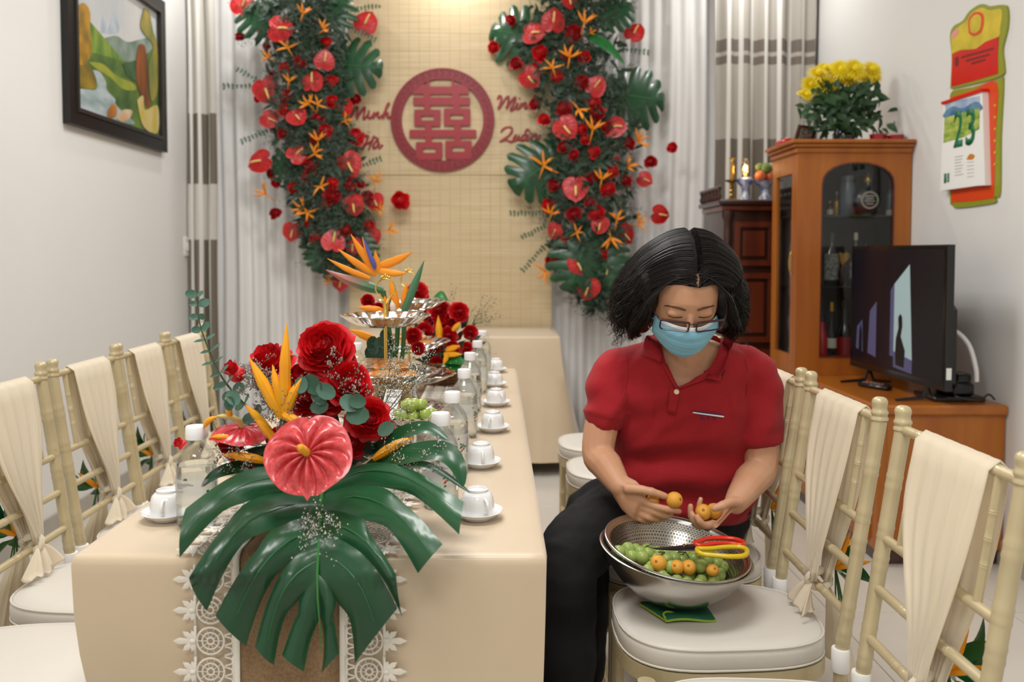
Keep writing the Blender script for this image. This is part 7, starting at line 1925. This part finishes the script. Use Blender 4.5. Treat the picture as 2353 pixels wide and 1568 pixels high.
b = MB(); b.lathe([(.03, 0), (.032, .004), (.018, H * .25), (.016, H * .45), (.026, H * .6), (.042, H * .75), (.044, H * .92), (.03, H), (.001, H)], 22); b.build('base', m_bw, t)
b = MB(); b.lathe([(.014, H), (.016, H + .012), (.012, H + .016)], 14); b.build('collar', m_brass, t)
b = MB(); b.lathe([(.012, H + .016), (.022, H + .035), (.025, H + .06), (.018, H + .085), (.010, H + .105), (.009, H + .105)], 18, cap0=False, cap1=False); b.build('chimney', thin_glass('lamp_glass', (1, .86, .7), .08), t)
b = MB(); b.ball((0, 0, H + .05), (.009, .009, .018), 12, 8); b.build('bulb', mat('glowing_bulb', (255, 190, 110), .5, emit=14.0), t)
l = bpy.data.lights.new('bulb_light', 'POINT'); l.energy = 0.5; l.color = (1, .7, .4); l.shadow_soft_size = .02; o = bpy.data.objects.new('bulb_light', l); COL.objects.link(o); o.parent = t; o.location = (0, 0, H + .05)
p = at(1757, 455, 4.72); p.z = AZ; t = thing('fruit_stand', 'blue and white porcelain stand heaped with red and green fruit on the altar', 'fruit stand', p)
Hs = at(1757, 418, 4.72).z - AZ
b = MB(); b.lathe([(.035, 0), (.036, .005), (.02, Hs * .4), (.02, Hs * .6), (.065, Hs), (.067, Hs + .003), (.002, Hs + .002)], 24); b.build('stand', m_bw, t)
for k, (dx, dz, rr, m) in enumerate(((-.028, .03, .032, 'r'), (.03, .03, .032, 'r'), (0, .025, .03, 'r'), (.0, .075, .03, 'g'), (-.03, .08, .024, 'g'), (.035, .08, .026, 'y'))):
    mm = {'r': mat('apple_red', (176, 44, 32), .3, rgb2=(206, 120, 60), vscale=14), 'g': mat('custard_green', (128, 146, 74), .5, rgb2=(90, 120, 60), vscale=20), 'y': mat('fruit_tan', (190, 160, 110), .5, var=.2)}[m]
    b = MB(); b.ball((dx, .012 * (k % 3) - .012, Hs + dz), rr, 14, 10); o = b.build('altar_fruit', mm, loc=p); tag(o, {'r': 'red fruit heaped on the blue and white altar stand', 'g': 'green fruit on top of the altar heap', 'y': 'tan fruit on top of the altar heap'}[m], 'fruit', 'fruit on the altar stand')

# ------------------------------------------------------------------ television
TL, TR_ = V((1.643, 3.93)), V((1.683, 3.17)); zb_, zt2 = .685, .685 + .553
t = thing('television', 'flat black television on the low cabinet showing a dim bluish scene', 'television', ((TL.x + TR_.x) / 2, (TL.y + TR_.y) / 2, BZt))
ud = (TR_ - TL); L = ud.length; ud = V((ud.x, ud.y, 0)).normalized(); nd = V((ud.y, -ud.x, 0))
if nd.x > 0: nd = -nd
def tvp(u, v, d=0.0): return V((TL.x, TL.y, zb_)) + ud * (u * L) + V((0, 0, v * (zt2 - zb_))) + nd * d
m_tv = mat('tv_black', (14, 14, 15), .3, coat=.3); m_scr = mat('tv_screen', (10, 9, 12), .12, coat=.6)
b = MB(); b.prism([(0, 0), (1, 0), (1, 1), (0, 1)], lambda x, y, d: tvp(x, y, d), -.028, 0); wb(b, 'case', m_tv, t, smooth=False)
b = MB(); b.prism([(.14, .04), (.94, .04), (.94, .55), (.88, .62), (.2, .62), (.14, .55)], lambda x, y, d: tvp(x, y, d), -.07, -.028); wb(b, 'rear_bulge', m_tv, t, smooth=False)
b = MB(); b.prism([(.012, .03), (.988, .03), (.988, .985), (.012, .985)], lambda x, y, d: tvp(x, y, d), 0, .0015); sc_ = wb(b, 'screen', m_scr, t, smooth=False)
m_i1 = mat('screen_pale', (138, 158, 160), .3, emit=.42); m_i2 = mat('screen_violet', (74, 74, 106), .3, emit=.3); m_i3 = mat('screen_dim', (14, 12, 22), .3, emit=.15); m_i4 = mat('screen_shadow', (16, 12, 18), .3)
def img(nm, pts, m, d): b = MB(); b.prism(pts, lambda x, y, q: tvp(x, y, q), d, d + .0004); b.build(nm, m, sc_, org=worldloc(t), smooth=False)
img('picture_dim', [(.03, .05), (.975, .05), (.975, .97), (.03, .97)], m_i3, .0016)
img('picture_doorway', [(.50, .17), (.70, .13), (.66, .86), (.50, .70)], m_i1, .0021); img('picture_doorway_edge', [(.47, .16), (.51, .16), (.51, .71), (.47, .66)], m_i2, .0022)
img('picture_lower', [(.51, .08), (.70, .06), (.70, .16), (.51, .20)], m_i2, .0023)
img('picture_doorway', [(.22, .14), (.315, .12), (.315, .56), (.24, .48)], m_i2, .0021); img('picture_doorway', [(.08, .16), (.16, .14), (.15, .40), (.09, .34)], m_i2, .0021)
img('picture_figure', [(.535, .10), (.62, .09), (.63, .22), (.585, .32), (.60, .40), (.595, .47), (.575, .49), (.555, .46), (.56, .38), (.535, .30), (.53, .20)], m_i4, .0027); img('picture_figure', [(.11, .14), (.15, .14), (.15, .30), (.13, .38), (.115, .30)], m_i4, .0027)
for u in (.2, .82):
    b = MB(); c = tvp(u, 0, -.015)
    b.tube([c + V((0, 0, .01)), V((c.x, c.y, BZt + .012)) + nd * .02, V((c.x, c.y, BZt + .005)) + nd * .13], [.008, .008, .005], 6); b.tube([c + V((0, 0, .01)), V((c.x, c.y, BZt + .012)) - nd * .02, V((c.x, c.y, BZt + .005)) - nd * .10], [.008, .008, .005], 6); wb(b, 'foot', m_tv, t)
b = MB(); b.prism([(.955, .10), (.985, .10), (.985, .18), (.955, .18)], lambda x, y, d: tvp(x, y, d), -.0285, -.0295); b.prism([(1.0005, .08), (1.0012, .08), (1.0012, .16), (1.0005, .16)], lambda x, y, d: tvp(x, y, d), -.024, -.004); wb(b, 'sticker', m_paper, t, smooth=False)
# remote, adapters and cables
p = onz(2010, 893, BZt); R3 = Matrix.Rotation(RAD(-62), 3, 'Z'); t = thing('remote_control', 'black remote control lying on the low cabinet before the television', 'remote control', p)
b = MB(); b.rbox((0, 0, .011), (.15, .048, .02), .008, R3); b.build('body', m_tv, t)
for i in range(5):
    for j in (-1, 0, 1):
        b = MB(); b.ball(R3 @ V((-.05 + i * .02, j * .012, .021)), (.0045, .0045, .0025), 8, 4); b.build('button', [mat('button_grey', (120, 124, 128), .5), mat('button_red', (190, 60, 50), .5), mat('button_teal', (60, 140, 130), .5)][(i + j) % 3], t)
p = onz(2255, 900, BZt); t = thing('power_adapter', 'black boxy power adapter behind the television by the wall', 'adapter', V((1.82, 3.36, BZt)))
b = MB(); b.rbox((0, 0, .045), (.10, .13, .05), .01); b.rbox((.01, -.01, .085), (.07, .08, .04), .008); b.build('block', m_tv, t)
b = MB(); b.box((-.01, -.05, .1065), (.04, .025, .001)); b.build('label', m_labk, t)
t = thing('set_top_box', 'flat black set-top box under the power adapter', 'electronics box', V((1.80, 3.36, BZt))); b = MB(); b.rbox((0, 0, .01), (.2, .17, .019), .004); b.build('case', m_tv, t)
b = MB(); b.rbox((0, -.0855, .01), (.05, .002, .006), .0008); b.build('front_window', m_scr, t)
b = MB(); q = smooth_path([(1.76, 3.36, .86), (1.80, 3.34, .90), (1.845, 3.31, .85), (1.865, 3.29, .76), (1.87, 3.29, .705)], 6); b.tube(q, .009, 8); o = b.build('white_cable', m_white); tag(o, 'thick white cable arching from the television to the adapter', 'cable')
b = MB(); q = smooth_path([(1.75, 3.3, .72), (1.78, 3.27, .74), (1.80, 3.30, .70), (1.77, 3.26, .655), (1.85, 3.24, .64), (1.9, 3.26, .66), (1.92, 3.25, .64)], 6); b.tube(q, .004, 6); o = b.build('black_cable', m_tv); tag(o, 'tangled black cable behind the television on the low cabinet', 'cable')
